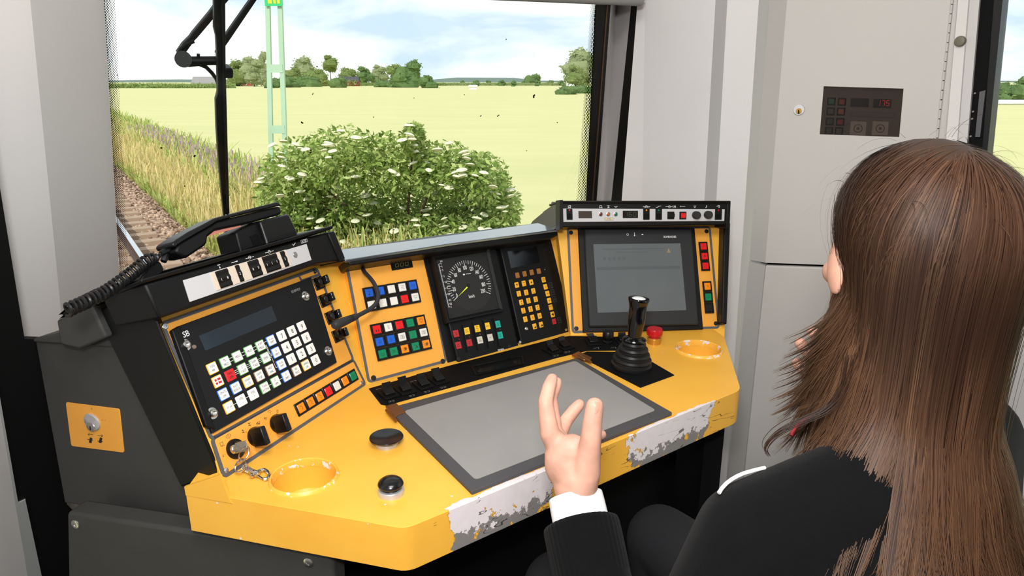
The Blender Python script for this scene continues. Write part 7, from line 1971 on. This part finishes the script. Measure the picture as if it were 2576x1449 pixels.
hair['kind'] = 'stuff'
# close scalp layer below the strands
mb = MB(); rs_ = []
for i in range(1, 13):
    ph = math.pi * i / 20; rs_.append([cr_c + to_w(Vector((cr_r.x * 1.05 * math.sin(ph) * math.cos(t_), cr_r.y * 1.05 * math.sin(ph) * math.sin(t_), cr_r.z * 1.05 * math.cos(ph)))) for t_ in [2 * math.pi * k / 36 for k in range(36)]])
cap = MB(); o = 0
for i, r in enumerate(rs_):
    for p in r: cap.v.append(tuple(p))
for i in range(len(rs_) - 1):
    for k in range(36):
        j = (k + 1) % 36; c = to_l((rs_[i][k] + rs_[i + 1][j]) / 2 - cr_c)
        nn_ = Vector((c.x / cr_r.x, c.y / cr_r.y, c.z / cr_r.z)).normalized()
        if nn_.x > .33: continue
        if nn_.x > .05 and nn_.z < .3: continue
        cap.f.append((i * 36 + k, i * 36 + j, (i + 1) * 36 + j, (i + 1) * 36 + k)); cap.mi.append(0)
build('hair_base', cap, mat('hair_dark', (.035, .017, .010, 1), .6), per, recalc=False)

# driver's seat
seat = thing('driver_chair', 'dark blue cloth driver chair with high backrest at the right picture edge', 'chair', (hips.x, hips.y, 0))
bpy.context.view_layer.update()
M_cloth = mat('navy_cloth', srgb(26, 32, 54), .9, spec=.15)
t = M_cloth.node_tree; pb = t.nodes['Principled BSDF']; tcn = nn('ShaderNodeTexCoord'); vo = nn('ShaderNodeTexVoronoi'); vo.inputs['Scale'].default_value = 190; t.links.new(tcn.outputs['Object'], vo.inputs['Vector'])
t.links.new(mixcol(mth('LESS_THAN', vo.outputs['Distance'], .36), srgb(14, 17, 28), srgb(38, 48, 82)), pb.inputs['Base Color'])
bc = Vector((NB.x, NB.y, 0)) - BF * .235
def rslab(name, c, w, h, d, m, r=.04, taper=1.0):
    mb = MB(); rs2 = []
    for dd, inset in ((-d / 2, .02), (-d / 2 + .02, 0), (d / 2 - .02, 0), (d / 2, .02)):
        ring = []
        for cx_, cz, a0 in ((w / 2 - r, h / 2 - r, 0), (-w / 2 + r, h / 2 - r, 90), (-w / 2 + r, -h / 2 + r, 180), (w / 2 - r, -h / 2 + r, 270)):
            for k in range(5):
                a = math.radians(a0 + 90 * k / 4); x_ = cx_ + (r - inset) * math.cos(a); z_2 = cz + (r - inset) * math.sin(a)
                ring.append(c + AXR * (x_ * (taper + (1 - taper) * (.5 - z_2 / h))) + UP * z_2 + AXF * dd)
        rs2.append(ring)
    mb.rings(rs2); return build(name, mb, m, seat, mod=.008)
rslab('backrest', bc + UP * .76, .42, .56, .10, M_cloth, .06, .8)
rslab('headrest', bc + UP * 1.12 - AXF * .012, .26, .18, .08, M_cloth, .05)
mb = MB(); cc = Vector((hips.x, hips.y, .40)) + BF * .10
ell(mb, cc, (AXR, AXF, UP), (.24, .27, .075), 28, 10); build('cushion', mb, M_cloth, seat)
mb = MB(); mb.lathe(Vector((hips.x, hips.y, 0)), UP, [(.22, 0), (.22, .03), (.06, .05), (.05, .33), (.12, .36)], 24); build('pedestal', mb, M_blackm, seat)
mb = MB(); mb.slab([bc + AXR * a + AXF * b + UP * .34 for a, b in ((-.05, -.05), (.05, -.05), (.05, .2), (-.05, .2))], (0, 0, .03)); mb.slab([bc + AXR * a + AXF * b + UP * .34 for a, b in ((-.05, -.07), (.05, -.07), (.05, -.045), (-.05, -.045))], (0, 0, .7)); build('seat_frame', mb, M_blackm, seat)
